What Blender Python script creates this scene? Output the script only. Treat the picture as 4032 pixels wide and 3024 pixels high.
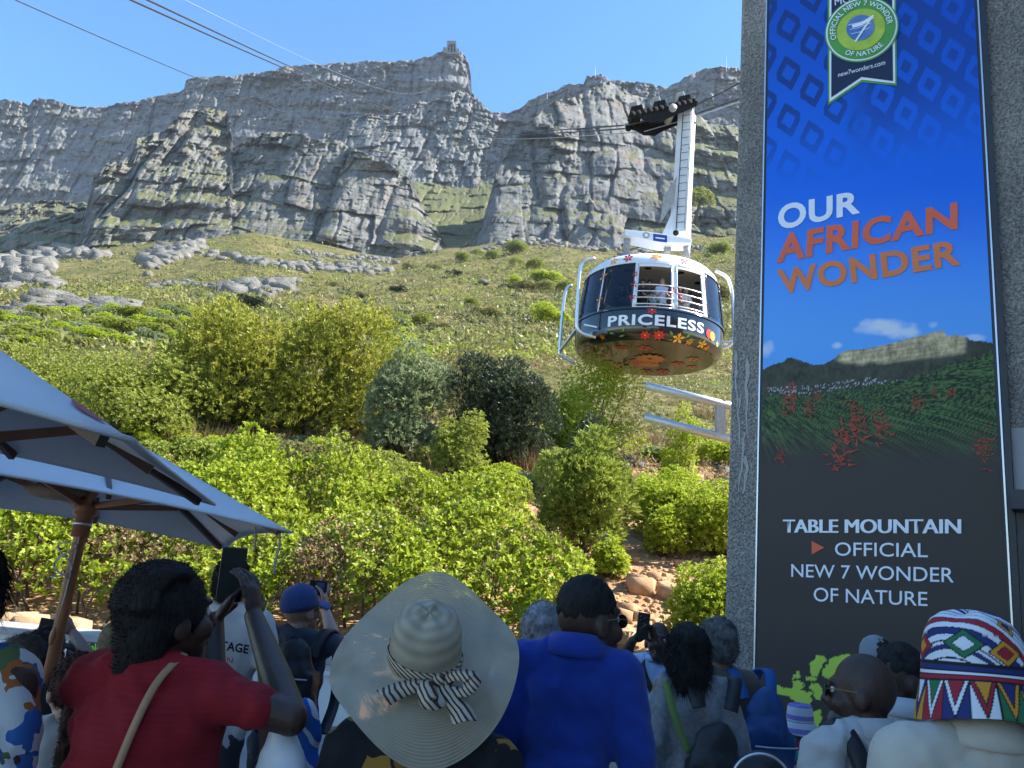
import bpy, bmesh, math, random
import numpy as np
from mathutils import Vector, Matrix
for o in list(bpy.data.objects): bpy.data.objects.remove(o, do_unlink=True)
scene = bpy.context.scene
COL = scene.collection
rad = math.radians
# ------------------------------------------------------------------ camera
CAM_H = 1.8
PITCH, ROLL = rad(13.2), rad(5.4)
FPX = 3028.0                      # focal length in pixels of the 4032 px photograph
QS = 4032/2212.0                  # "q" coordinates: the photograph scaled to 2212 x 1659
_f = np.array([0, math.cos(PITCH), math.sin(PITCH)])
_r0 = np.array([1.0, 0, 0]); _u0 = np.array([0, -math.sin(PITCH), math.cos(PITCH)])
_r = _r0*math.cos(ROLL) + _u0*math.sin(ROLL)
_u = _u0*math.cos(ROLL) - _r0*math.sin(ROLL)
CAM = np.array([0, 0, CAM_H])
cd = bpy.data.cameras.new('camera'); cam = bpy.data.objects.new('camera', cd); COL.objects.link(cam)
cd.sensor_width = 36; cd.lens = FPX/4032*36; cd.clip_start = 0.05; cd.clip_end = 6000
cam.matrix_world = Matrix(((_r[0], _u[0], -_f[0], 0), (_r[1], _u[1], -_f[1], 0), (_r[2], _u[2], -_f[2], CAM_H), (0, 0, 0, 1)))
scene.camera = cam
# ------------------------------------------------------------------ world, sun, exposure
SUN_EL, SUN_AZ = rad(46), rad(87)         # azimuth clockwise from +Y (the view direction)
SUN = np.array([math.sin(SUN_AZ)*math.cos(SUN_EL), math.cos(SUN_AZ)*math.cos(SUN_EL), math.sin(SUN_EL)])
w = bpy.data.worlds.new('World'); scene.world = w; w.use_nodes = True
nt = w.node_tree; bg = nt.nodes['Background']
sky = nt.nodes.new('ShaderNodeTexSky'); sky.sky_type = 'NISHITA'; sky.sun_disc = False
sky.sun_elevation = SUN_EL; sky.sun_rotation = SUN_AZ
sky.altitude = 300; sky.air_density = 1.0; sky.dust_density = 0.3; sky.ozone_density = 1.4
hs = nt.nodes.new('ShaderNodeHueSaturation'); hs.inputs['Saturation'].default_value = 1.28
nt.links.new(sky.outputs[0], hs.inputs['Color']); nt.links.new(hs.outputs[0], bg.inputs[0]); bg.inputs[1].default_value = 0.122
sd = bpy.data.lights.new('sun', 'SUN'); sd.energy = 5.0; sd.angle = rad(0.55); sd.color = (1, 0.95, 0.86)
so = bpy.data.objects.new('sun', sd); COL.objects.link(so)
so.rotation_euler = Vector(-SUN).to_track_quat('-Z', 'Y').to_euler(); so.location = (40, 0, 60)
vs = scene.view_settings; vs.view_transform = 'Standard'; vs.look = 'None'; vs.exposure = 1.5; vs.gamma = 1; vs.use_curve_mapping = False
scene.cycles.max_bounces = 4; scene.cycles.transparent_max_bounces = 12
# ------------------------------------------------------------------ pixel helpers
def ray(qx, qy):
    x = (np.asarray(qx, float)*QS - 2016)/FPX; y = (1512 - np.asarray(qy, float)*QS)/FPX
    d = _f + np.multiply.outer(x, _r) + np.multiply.outer(y, _u)
    return d/d[..., 1:2]            # unit depth along +Y
def P(qx, qy, y):
    return CAM + ray(qx, qy)*np.asarray(y, float)[..., None]
def V(a): return Vector(tuple(float(c) for c in a))
def proj(p):
    d = np.asarray(p, float)-CAM; z = d@_f
    return ((d@_r)/z*FPX+2016)/QS, (1512-(d@_u)/z*FPX)/QS
def te_of(qx, qy): return ray(qx, qy)[..., 2]
# ------------------------------------------------------------------ noise
def h3(ix, iy, iz=0):
    n = (ix.astype(np.int64)*374761393 + iy.astype(np.int64)*668265263 + np.int64(iz)*1274126177) & 0xffffffff
    n = ((n ^ (n >> 13))*1103515245 + 12345) & 0xffffffff
    n = ((n ^ (n >> 16))*668265263) & 0xffffffff
    return ((n ^ (n >> 15)) & 0xffffff)/float(0x1000000)
def vn(x, y, seed=0):
    x = np.asarray(x, float); y = np.asarray(y, float)
    ix = np.floor(x); iy = np.floor(y); fx = x-ix; fy = y-iy
    fx = fx*fx*(3-2*fx); fy = fy*fy*(3-2*fy)
    a = h3(ix, iy, seed); b = h3(ix+1, iy, seed); c = h3(ix, iy+1, seed); d = h3(ix+1, iy+1, seed)
    return (a*(1-fx)+b*fx)*(1-fy)+(c*(1-fx)+d*fx)*fy
def fbm(x, y, seed=0, o=4):
    s = 0; a = .5; t = 0
    for k in range(o):
        s = s+a*vn(x*2**k, y*2**k, seed+k*17); t += a; a *= .5
    return s/t
# ------------------------------------------------------------------ mesh helpers
def mesh_np(name, Vt, F, smooth=False):
    Vt = np.ascontiguousarray(Vt, dtype=np.float32).reshape(-1, 3); F = np.ascontiguousarray(F, dtype=np.int32); k = F.shape[1]
    me = bpy.data.meshes.new(name)
    me.vertices.add(len(Vt)); me.vertices.foreach_set('co', Vt.ravel())
    me.loops.add(F.size); me.loops.foreach_set('vertex_index', F.ravel())
    me.polygons.add(len(F)); me.polygons.foreach_set('loop_start', np.arange(len(F), dtype=np.int32)*k)
    if smooth: me.polygons.foreach_set('use_smooth', np.ones(len(F), dtype=bool))
    me.update(calc_edges=True)
    return me
ROOT = {}
def link(name, me, mat=None, parent=None, world=True):
    """link a mesh as one object; with a parent, vertices given in world space are moved into its frame"""
    o = bpy.data.objects.new(name, me); COL.objects.link(o)
    if mat is not None and len(me.materials) == 0: me.materials.append(mat)
    if parent is not None:
        o.parent = parent
        if world:
            L = ROOT.get(parent.name)
            if L is None and parent.parent is not None: L = ROOT.get(parent.parent.name)
            if L is not None: me.transform(Matrix.Translation(-V(L)))
    return o
def tag(o, label=None, cat=None, group=None, kind=None):
    if label: o['label'] = label
    if cat: o['category'] = cat
    if group: o['group'] = group
    if kind: o['kind'] = kind
    return o
def thing(name, label, cat, loc=(0, 0, 0), rz=0, group=None):
    o = bpy.data.objects.new(name, None); COL.objects.link(o); o.empty_display_size = .2
    o.location = V(loc); o.rotation_euler = (0, 0, rz)
    ROOT[o.name] = np.array(loc, float)
    return tag(o, label, cat, group)
def frame(d):
    d = np.asarray(d, float); d = d/np.linalg.norm(d)
    a = np.array([0, 0, 1.0]) if abs(d[2]) < .9 else np.array([1.0, 0, 0])
    t = np.cross(a, d); t /= np.linalg.norm(t); return d, t, np.cross(d, t)
class MB:
    """collects shapes; .obj() links them as ONE mesh object"""
    def __init__(s): s.v = []; s.f = []; s.n = 0
    def add(s, v, f):
        v = np.asarray(v, float).reshape(-1, 3); s.v.append(v); s.f += [tuple(int(i)+s.n for i in q) for q in f]; s.n += len(v); return s
    def box(s, c, size, ax=None):
        c = np.asarray(c, float); h = np.asarray(size, float)/2
        ax = np.eye(3) if ax is None else np.asarray(ax, float)
        v = [c+ax[0]*h[0]*i+ax[1]*h[1]*j+ax[2]*h[2]*k for i in (-1, 1) for j in (-1, 1) for k in (-1, 1)]
        return s.add(v, [(0, 1, 3, 2), (4, 6, 7, 5), (0, 4, 5, 1), (2, 3, 7, 6), (0, 2, 6, 4), (1, 5, 7, 3)])
    def beam(s, a, b, w, h, up=(0, 0, 1)):
        a = np.asarray(a, float); b = np.asarray(b, float); d = b-a; L = np.linalg.norm(d); d /= L
        t = np.cross(d, up); t /= np.linalg.norm(t); n = np.cross(t, d)
        return s.box((a+b)/2, (L, w, h), (d, t, n))
    def tube(s, pts, r, n=10, cap=True):
        pts = [np.asarray(p, float) for p in pts]; m = len(pts); rr = r if hasattr(r, '__len__') else [r]*m
        v = []; t0 = None
        for i, p in enumerate(pts):
            d = pts[min(i+1, m-1)]-pts[max(i-1, 0)]; d = d/max(np.linalg.norm(d), 1e-9)
            if t0 is None: _, t, b = frame(d)
            else:
                t = t0-d*(t0@d); t /= max(np.linalg.norm(t), 1e-9); b = np.cross(d, t)
            t0 = t
            for k in range(n):
                a = 2*math.pi*k/n; v.append(p+rr[i]*(t*math.cos(a)+b*math.sin(a)))
        f = [(i*n+k, i*n+(k+1) % n, (i+1)*n+(k+1) % n, (i+1)*n+k) for i in range(m-1) for k in range(n)]
        if cap: f += [tuple(range(n))[::-1], tuple((m-1)*n+k for k in range(n))]
        return s.add(v, f)
    def ell(s, c, r, ax=None, n=14, m=9):
        c = np.asarray(c, float); ax = np.eye(3) if ax is None else np.asarray(ax, float); v = [c+ax[2]*r[2]]
        for i in range(1, m):
            th = math.pi*i/m
            for k in range(n):
                ph = 2*math.pi*k/n
                v.append(c+ax[0]*r[0]*math.sin(th)*math.cos(ph)+ax[1]*r[1]*math.sin(th)*math.sin(ph)+ax[2]*r[2]*math.cos(th))
        v.append(c-ax[2]*r[2]); L = len(v)-1
        f = [(0, 1+k, 1+(k+1) % n) for k in range(n)]
        f += [(1+i*n+k, 1+(i+1)*n+k, 1+(i+1)*n+(k+1) % n, 1+i*n+(k+1) % n) for i in range(m-2) for k in range(n)]
        f += [(L, 1+(m-2)*n+(k+1) % n, 1+(m-2)*n+k) for k in range(n)]
        return s.add(v, f)
    def lathe(s, prof, c=(0, 0, 0), a0=0, a1=2*math.pi, n=48, cap=False):
        c = np.asarray(c, float); full = abs(a1-a0-2*math.pi) < 1e-6; m = n if full else n+1; v = []
        for (r, z) in prof:
            for k in range(m):
                a = a0+(a1-a0)*k/n; v.append(c+np.array([r*math.sin(a), -r*math.cos(a), z]))
        f = []
        for i in range(len(prof)-1):
            for k in range(n if full else n):
                k2 = (k+1) % m if full else k+1
                f.append((i*m+k, i*m+k2, (i+1)*m+k2, (i+1)*m+k))
        return s.add(v, f)
    def prism(s, poly, nrm, th):
        """extrude a planar polygon (list of 3-D points) by th along nrm"""
        p = np.asarray(poly, float); q = p+np.asarray(nrm, float)*th; n = len(p)
        return s.add(np.vstack([p, q]), [tuple(range(n))[::-1], tuple(range(n, 2*n))]+[(i, (i+1) % n, n+(i+1) % n, n+i) for i in range(n)])
    def mesh(s, name='m', smooth=False):
        me = bpy.data.meshes.new(name); me.from_pydata(np.vstack(s.v).tolist(), [], s.f)
        if smooth: me.polygons.foreach_set('use_smooth', np.ones(len(me.polygons), dtype=bool))
        me.update(); return me
    def obj(s, name, mat, parent=None, smooth=False, world=True, fix=True):
        me = s.mesh(name, smooth)
        if fix:
            bm = bmesh.new(); bm.from_mesh(me); bmesh.ops.recalc_face_normals(bm, faces=bm.faces); bm.to_mesh(me); bm.free()
        return link(name, me, mat, parent, world)
def bevel(o, wdt=.01, seg=2):
    m = o.modifiers.new('bevel', 'BEVEL'); m.width = wdt; m.segments = seg; m.limit_method = 'ANGLE'; return o
# ------------------------------------------------------------------ materials
MATS = {}
def mat(name, c, rough=.7, var=.12, scale=6, bump=0, bscale=40, metal=0, c2=None, spec=.5, obj=True, detail=4, coat=0, sheen=0, dist=.01):
    if name in MATS: return MATS[name]
    m = bpy.data.materials.new(name); MATS[name] = m; m.use_nodes = True; n = m.node_tree.nodes; l = m.node_tree.links
    b = n['Principled BSDF']; b.inputs['Roughness'].default_value = rough; b.inputs['Metallic'].default_value = metal
    b.inputs['Specular IOR Level'].default_value = spec; b.inputs['Coat Weight'].default_value = coat
    b.inputs['Sheen Weight'].default_value = sheen
    tc = n.new('ShaderNodeTexCoord'); no = n.new('ShaderNodeTexNoise'); no.inputs['Scale'].default_value = scale; no.inputs['Detail'].default_value = detail
    l.new(tc.outputs['Object' if obj else 'Generated'], no.inputs['Vector'])
    rp = n.new('ShaderNodeValToRGB'); rp.color_ramp.elements[0].position = .3; rp.color_ramp.elements[1].position = .7
    c = np.array(c); k = c2 if c2 is not None else np.clip(c*(1+var), 0, 1); k0 = c if c2 is not None else c*(1-var)
    rp.color_ramp.elements[0].color = (*k0, 1); rp.color_ramp.elements[1].color = (*k, 1)
    l.new(no.outputs[0], rp.inputs[0]); l.new(rp.outputs[0], b.inputs['Base Color'])
    if bump:
        n2 = n.new('ShaderNodeTexNoise'); n2.inputs['Scale'].default_value = bscale; n2.inputs['Detail'].default_value = 5
        l.new(tc.outputs['Object'], n2.inputs['Vector'])
        bp = n.new('ShaderNodeBump'); bp.inputs['Strength'].default_value = bump; bp.inputs['Distance'].default_value = dist
        l.new(n2.outputs[0], bp.inputs['Height']); l.new(bp.outputs[0], b.inputs['Normal'])
    return m
def leafmat(name, ca, cb, cc=None, trans=.35, rough=.45):
    """leaf colours vary from leaf to leaf (random per island) and over the crown; light passes through"""
    if name in MATS: return MATS[name]
    m = bpy.data.materials.new(name); MATS[name] = m; m.use_nodes = True; n = m.node_tree.nodes; l = m.node_tree.links
    b = n['Principled BSDF']; b.inputs['Roughness'].default_value = rough; b.inputs['Specular IOR Level'].default_value = .25
    g = n.new('ShaderNodeNewGeometry'); tc = n.new('ShaderNodeTexCoord'); no = n.new('ShaderNodeTexNoise'); no.inputs['Scale'].default_value = .8
    l.new(tc.outputs['Object'], no.inputs['Vector'])
    ad = n.new('ShaderNodeMath'); ad.operation = 'MULTIPLY_ADD'; ad.inputs[1].default_value = .55
    l.new(g.outputs['Random Per Island'], ad.inputs[0])
    mu = n.new('ShaderNodeMath'); mu.operation = 'MULTIPLY'; mu.inputs[1].default_value = .5; l.new(no.outputs[0], mu.inputs[0]); l.new(mu.outputs[0], ad.inputs[2])
    rp = n.new('ShaderNodeValToRGB'); e = rp.color_ramp.elements
    e[0].position = .15; e[0].color = (*ca, 1); e[1].position = .6; e[1].color = (*cb, 1)
    if cc is not None: q = e.new(.85); q.color = (*cc, 1)
    l.new(ad.outputs[0], rp.inputs[0]); l.new(rp.outputs[0], b.inputs['Base Color'])
    t = n.new('ShaderNodeBsdfTranslucent'); l.new(rp.outputs[0], t.inputs[0])
    mx = n.new('ShaderNodeMixShader'); mx.inputs[0].default_value = trans
    l.new(b.outputs[0], mx.inputs[1]); l.new(t.outputs[0], mx.inputs[2]); l.new(mx.outputs[0], n['Material Output'].inputs[0])
    return m
# ================================================================== hillside and mountain
def pl(pts):
    a = np.array(pts, float); return lambda x: np.interp(x, a[:, 0], a[:, 1])
HY = np.array([-60, 9.0, 9.35, 12, 15, 18, 25, 35, 60, 100, 160, 220, 330, 450, 620.])
HZ = np.array([0, 0, .45, 1.1, 2.1, 3.0, 5.2, 8.2, 17, 31.5, 56, 81.5, 134, 194, 283.])
_bx = np.array([-300, 0, 230, 560, 850, 960, 1100, 1200, 1330, 1500, 1590, 1800.])
_by = np.array([590, 572, 536, 508, 552, 541, 530, 524, 534, 512, 502, 490.])       # where cliffs meet the slope in the photograph
_bt = ray(_bx, _by); _bk = _bt[:, 2]-(float(np.interp(470, HY, HZ))-CAM_H)/470.
def kap(t): return np.interp(t, _bt[:, 0], _bk)
def Gb(x, y):
    return np.interp(y, HY, HZ)+kap(x/np.maximum(y, 1))*y*np.clip((y-40)/330, 0, 1)
def Gz(x, y):
    x = np.asarray(x, float); y = np.asarray(y, float); z = Gb(x, y)
    k = np.clip((y-10)/40, 0, 1)
    z = z+k*(fbm(x/18+3, y/18, 5)-.5)*2.4*np.clip(y/60, .2, 1)+np.clip((y-60)/200, 0, 1)*(fbm(x/90+3, y/70, 9)-.5)*14
    return z
def hill_depth(qx, qy):
    """distance at which the sight line through a pixel meets the smooth hillside"""
    r = ray(qx, qy); t = r[..., 0]; te = r[..., 2]; lo = np.full(np.shape(te), 12.0); hi = np.full(np.shape(te), 640.0)
    for k in range(40):
        m = (lo+hi)/2; up = (Gb(t*m, m)-CAM_H)/m > te
        hi = np.where(up, m, hi); lo = np.where(up, lo, m)
    return lo
def on_hill(qx, qy):
    y = float(hill_depth(qx, qy)); p = P(qx, qy, np.array(y)); return np.array([p[0], y, float(Gz(p[0], y))])
def rockmat(name, dark, light, veg, vegamt, stain=.5, scale=1.0):
    m = bpy.data.materials.new(name); MATS[name] = m; m.use_nodes = True; n = m.node_tree.nodes; l = m.node_tree.links
    b = n['Principled BSDF']; b.inputs['Roughness'].default_value = .92; b.inputs['Specular IOR Level'].default_value = .2
    g = n.new('ShaderNodeNewGeometry'); tc = n.new('ShaderNodeTexCoord')
    def noise(s, sc=(1, 1, 1), det=3):
        mp = n.new('ShaderNodeMapping'); mp.inputs['Scale'].default_value = sc; l.new(tc.outputs['Object'], mp.inputs['Vector'])
        q = n.new('ShaderNodeTexNoise'); q.inputs['Scale'].default_value = s*scale; q.inputs['Detail'].default_value = det; q.inputs['Roughness'].default_value = .65
        l.new(mp.outputs[0], q.inputs['Vector']); return q.outputs[0]
    def ramp(src, p0, c0, p1, c1):
        r = n.new('ShaderNodeValToRGB'); e = r.color_ramp.elements; e[0].position = p0; e[0].color = (*c0, 1); e[1].position = p1; e[1].color = (*c1, 1); l.new(src, r.inputs[0]); return r.outputs[0]
    def mix(f, a, c):
        x = n.new('ShaderNodeMixRGB'); l.new(f, x.inputs[0]) if not isinstance(f, float) else setattr(x.inputs[0], 'default_value', f)
        l.new(a, x.inputs[1]); l.new(c, x.inputs[2]); return x.outputs[0]
    base = ramp(noise(.12), .3, dark, .72, light)
    streak = ramp(noise(.25, (1, 1, .12)), .42, (0.0,)*3, .7, (1,)*3)
    dk = n.new('ShaderNodeRGB'); dk.outputs[0].default_value = (*[c*.55 for c in dark], 1)
    base = mix(streak, base, dk.outputs[0]) if False else base
    red = n.new('ShaderNodeRGB'); red.outputs[0].default_value = (.20, .125, .085, 1)
    rm = ramp(noise(.035, (1, 1, 2.2)), .55, (0,)*3, .75, (stain,)*3)
    base = mix(rm, base, red.outputs[0])
    lay = ramp(noise(.5, (.15, .15, 3)), .36, (.62,)*3, .55, (1,)*3)
    mu = n.new('ShaderNodeMixRGB'); mu.blend_type = 'MULTIPLY'; mu.inputs[0].default_value = .8; l.new(base, mu.inputs[1]); l.new(lay, mu.inputs[2]); base = mu.outputs[0]
    sep = n.new('ShaderNodeSeparateXYZ'); l.new(g.outputs['True Normal'], sep.inputs[0])
    ad = n.new('ShaderNodeMath'); ad.operation = 'MULTIPLY_ADD'; ad.inputs[1].default_value = .55; l.new(noise(.1), ad.inputs[0]); l.new(sep.outputs[2], ad.inputs[2])
    vm = ramp(ad.outputs[0], 1.02-vegamt, (0,)*3, 1.10-vegamt, (1,)*3)
    vc = ramp(noise(.3), .3, veg[0], .7, veg[1])
    base = mix(vm, base, vc); l.new(base, b.inputs['Base Color'])
    bp = n.new('ShaderNodeBump'); bp.inputs['Strength'].default_value = .6; bp.inputs['Distance'].default_value = 1.2
    l.new(noise(.9, (1, 1, 1.6), 3), bp.inputs['Height']); l.new(bp.outputs[0], b.inputs['Normal'])
    return m
VEG = ((.075, .085, .03), (.135, .135, .05))
M_CLIFF = rockmat('cliff_rock', (.105, .110, .118), (.255, .258, .262), VEG, .10, .5)
M_CLIFF2 = rockmat('buttress_rock', (.095, .097, .096), (.245, .242, .232), VEG, .13, .7)
def blocks(s, z, wd, ht, seed):
    """jointed rock: rows of blocks of uneven width, each with its own set-back, turn and lean"""
    s = s+wd*.8*(fbm(s/wd*.6, z/ht*.6, seed+3, 3)-.5); z = z+ht*1.2*(fbm(s/wd*.35, z/ht*.35, seed+5, 3)-.5)
    c0 = np.floor(s/(wd*2.3)); z = z+ht*h3(c0, c0*0, seed+9)          # courses do not run on across joints
    r = np.floor(z/ht); off = h3(r, r*0, seed)*3.7
    u = s/wd+off+.35*np.sin((s/wd+off)*1.9+r*2.1); c = np.floor(u); fx = u-c; fz = z/ht-r
    a = h3(c, r, seed+1); t = h3(c, r, seed+2)-.55; q = h3(c, r, seed+4)
    ex = np.minimum(np.minimum(fx, 1-fx)*6, 1); ez = np.minimum(np.minimum(fz, 1-fz)*7, 1)
    return .9*(a-.5)+t*1.7*(fx-.5)-.40*(1-np.minimum(ex*1.6, 1))-.14*(1-ez)-q*.2*fz
def steps(z, h, fr=.58):
    """cliff bands with sloping ledges between them"""
    q = z/h; f = q-np.floor(q); return f-np.clip((f-fr)/(1-fr), 0, 1)
def sheet(name, x0, x1, top, bot, dtop, dbot, material, amp=1.0, du=2.1, dv=2.0, seed=0, jag=5, terr=None, gran=(60, 24, 10, 5), amps=(11, 7, 5, 3.2), back=70, ramp_top=.5, label=None):
    """a cliff face as a real surface: columns across, rows from crest to foot, joint blocks standing proud and set back"""
    xs = np.arange(x0, x1+du, du); nb = 7
    T = top(xs)+(fbm(xs/26, xs*0, seed+40, 3)-.5)*jag*2.2+(np.floor(vn(xs/9, xs*0, seed+41)*4)/4-.5)*jag
    Bt = np.maximum(bot(xs), T+4)
    nv = int(max((Bt-T).max()/dv, 8)); t = np.linspace(0, 1, nv)
    X, Tt = np.meshgrid(xs, t); Y = T[None]+Tt*(Bt-T)[None]
    D0 = dtop(xs)[None]; D1 = dbot(xs)[None]
    D = D1+(D0-D1)*(1-Tt)**1.0
    R = ray(X, Y); S = R[..., 0]*D; Z = R[..., 2]*D
    n = 0
    wall = np.clip(2.6*fbm(S/75+seed, Z/60, seed+80, 3)-.75+.9*np.clip(1-Tt*4, 0, 1), .38, 1.15)   # smooth walls against broken crests
    for g, a, k in zip(gran, amps, range(9)):
        n = n+a*(wall if k > 1 else 1)*blocks(S, Z, g, g*(1.5, 1.25, 1.0, .8)[k], seed*31+k*7)
    n = n+wall*(5.0*np.abs(fbm(S/9, Z/13, seed+61, 3)-.5)*2+3.0*(vn(S/3.5, Z/4.5, seed+62)-.5))
    n = n+14*(fbm(S/110, Z/200, seed+60, 3)-.5)
    if terr is not None: n = n+terr(S, Z)
    D = D-n*amp
    Pt = CAM+R*D[..., None]
    rows = []
    dirh = R[0].copy(); dirh[:, 2] = 0; dirh /= np.linalg.norm(dirh, axis=1)[:, None]
    for k in range(nb, 0, -1):
        d = back*(k/nb)**1.5; q = Pt[0]+dirh*d; q[:, 2] += -d*.1+(fbm(S[0]/6, S[0]*0+k*.7, seed+70, 3)-.6)*3.0*min(1, k/3); rows.append(q)
    Pt = np.concatenate([np.array(rows), Pt], 0); m, c = Pt.shape[:2]
    i = np.arange(m*c).reshape(m, c)
    F = np.stack([i[:-1, :-1], i[1:, :-1], i[1:, 1:], i[:-1, 1:]], -1).reshape(-1, 4)
    o = link(name, mesh_np(name, Pt, F), material); tag(o, kind='structure')
    return o
const = lambda v: (lambda x: np.full(np.shape(x), float(v)))
hd = lambda fy: (lambda x: hill_depth(x, fy(x)))
# far back wall of the table, with the pinnacle that carries the upper station
skyA = pl([(-260, 235), (0, 216), (25, 213), (45, 222), (62, 228), (72, 214), (88, 211), (108, 216), (160, 229), (220, 230), (250, 224), (300, 217), (340, 205), (385, 197), (398, 193), (402, 174), (430, 166), (470, 164), (520, 161), (560, 157), (590, 152), (620, 144), (700, 139), (760, 134), (800, 131), (860, 130), (900, 127), (935, 121), (952, 113), (962, 106), (990, 108), (1003, 119), (1013, 134), (1017, 160), (1014, 190), (1024, 205), (1040, 221), (1060, 240), (1090, 243), (1110, 243), (1140, 250), (1200, 262)])
def ledA(S, Z):
    z2 = Z+16*(fbm(S/60, Z/60, 58, 3)-.5); return 14*steps(z2, 34)*np.clip(3*fbm(S/60, Z/35, 59, 2)-1.0, .05, 1)
sheet('mountain_wall', -260, 1200, skyA, pl([(-260, 470), (0, 470), (200, 470), (400, 400), (900, 360), (1200, 330)]), pl([(-260, 1020), (300, 990), (800, 955), (970, 935), (1200, 975)]), pl([(-260, 940), (300, 930), (800, 915), (970, 905), (1200, 930)]), M_CLIFF, seed=1, jag=3.2, terr=ledA, amps=(11, 7, 5, 3.2))
# right-hand ridge
skyE = pl([(1060, 262), (1090, 246), (1120, 233), (1150, 216), (1180, 205), (1210, 192), (1230, 182), (1260, 181), (1268, 164), (1300, 160), (1320, 172), (1360, 173), (1400, 181), (1440, 189), (1460, 179), (1490, 162), (1530, 150), (1560, 144), (1590, 151), (1680, 165), (1800, 175)])
sheet('mountain_ridge', 1060, 1800, skyE, const(400), pl([(1060, 930), (1300, 840), (1800, 760)]), pl([(1060, 900), (1300, 780), (1800, 690)]), M_CLIFF, seed=2, jag=4.5, amps=(10, 7, 5, 3.2))
# broken rocks below the pinnacle
topB = pl([(640, 330), (700, 292), (760, 262), (800, 244), (840, 250), (880, 236), (930, 215), (960, 205), (1000, 200), (1030, 214), (1060, 243), (1085, 255), (1120, 262), (1160, 268)])
sheet('mountain_foot', 640, 1160, topB, pl([(640, 400), (850, 385), (900, 420), (1000, 440), (1080, 420), (1160, 420)]), const(890), const(800), M_CLIFF, seed=3, jag=6, gran=(40, 18, 8, 4), amps=(14, 10, 6, 3))
# the green ravine
topF = pl([(830, 372), (870, 372), (920, 385), (960, 388), (1000, 392), (1075, 380), (1130, 380)])
botF = pl([(830, 548), (940, 548), (1000, 560), (1130, 560)])
sheet('ravine', 830, 1130, topF, botF, const(830), const(480), rockmat('ravine_grass', (.19, .185, .17), (.34, .32, .28), VEG, .50, .3), seed=4, jag=2, gran=(40, 16, 7, 4), amps=(16, 9, 5, 2.5))
# left-hand broken terraces
topG = pl([(-260, 452), (0, 446), (60, 436), (120, 432), (180, 440), (230, 452)])
botG = pl([(-260, 640), (0, 632), (120, 612), (230, 600)])
def terrG(S, Z):
    z2 = Z+18*(fbm(S/40, Z/60, 44, 3)-.5)+S*.05; return 22*steps(z2, 24, .5)
sheet('mountain_terraces', -260, 230, topG, botG, const(620), const(420), rockmat('terrace_rock', (.105, .103, .093), (.27, .255, .225), VEG, .03, .4), seed=5, jag=5, terr=terrG, gran=(46, 20, 9, 4), amps=(9, 7, 5, 3))
# front left buttress
topC = pl([(160, 560), (168, 530), (176, 498), (190, 440), (203, 378), (223, 358), (262, 344), (282, 336), (297, 304), (330, 292), (357, 284), (378, 256), (392, 242), (430, 234), (470, 236), (488, 240), (498, 262), (503, 318), (520, 314), (550, 293), (593, 285), (645, 286), (688, 305), (731, 302), (777, 327), (816, 344), (850, 361), (885, 388), (902, 421), (919, 456), (945, 496), (962, 528), (980, 556)])
botC = pl([(160, 575), (230, 560), (290, 560), (400, 540), (460, 528), (560, 524), (700, 540), (850, 568), (980, 572)])
def cave(S, Z):
    z2 = Z+14*(fbm(S/50, Z/60, 48, 3)-.5); led = 17*steps(z2, 26)*np.clip(3*fbm(S/55, Z/35, 49, 2)-.9, .1, 1)
    return led-16*np.exp(-((S+318)/34)**2-((Z-218)/13)**2)
sheet('mountain_buttress', 160, 980, topC, botC, pl([(160, 495), (380, 540), (490, 560), (503, 540), (980, 500)]), pl([(160, 460), (380, 460), (600, 462), (980, 468)]), M_CLIFF2, seed=6, jag=4.5, terr=cave, amps=(13, 7, 5, 3))
# right buttress and its terraces
topD = pl([(985, 556), (1000, 534), (1040, 490), (1057, 432), (1070, 380), (1087, 346), (1100, 320), (1126, 283), (1143, 264), (1177, 236), (1203, 218), (1240, 210), (1263, 196), (1290, 186), (1315, 176), (1360, 200), (1420, 225), (1480, 245), (1560, 270), (1800, 300)])
botD = pl([(985, 562), (1040, 548), (1100, 540), (1200, 540), (1330, 552), (1500, 530), (1600, 522), (1800, 520)])
def terrD(S, Z):
    k = np.clip((S-75)/60, .25, 1); return k*26*steps(Z-8+16*(fbm(S/45, Z/50, 46, 3)-.5)+.12*S, 40, .6)
sheet('mountain_right_buttress', 985, 1800, topD, botD, pl([(985, 480), (1040, 500), (1130, 545), (1315, 580), (1480, 590), (1800, 590)]), pl([(985, 466), (1100, 462), (1300, 455), (1800, 450)]), M_CLIFF2, seed=7, jag=4, terr=terrD, amps=(15, 9, 4.6, 2.2))
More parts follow.
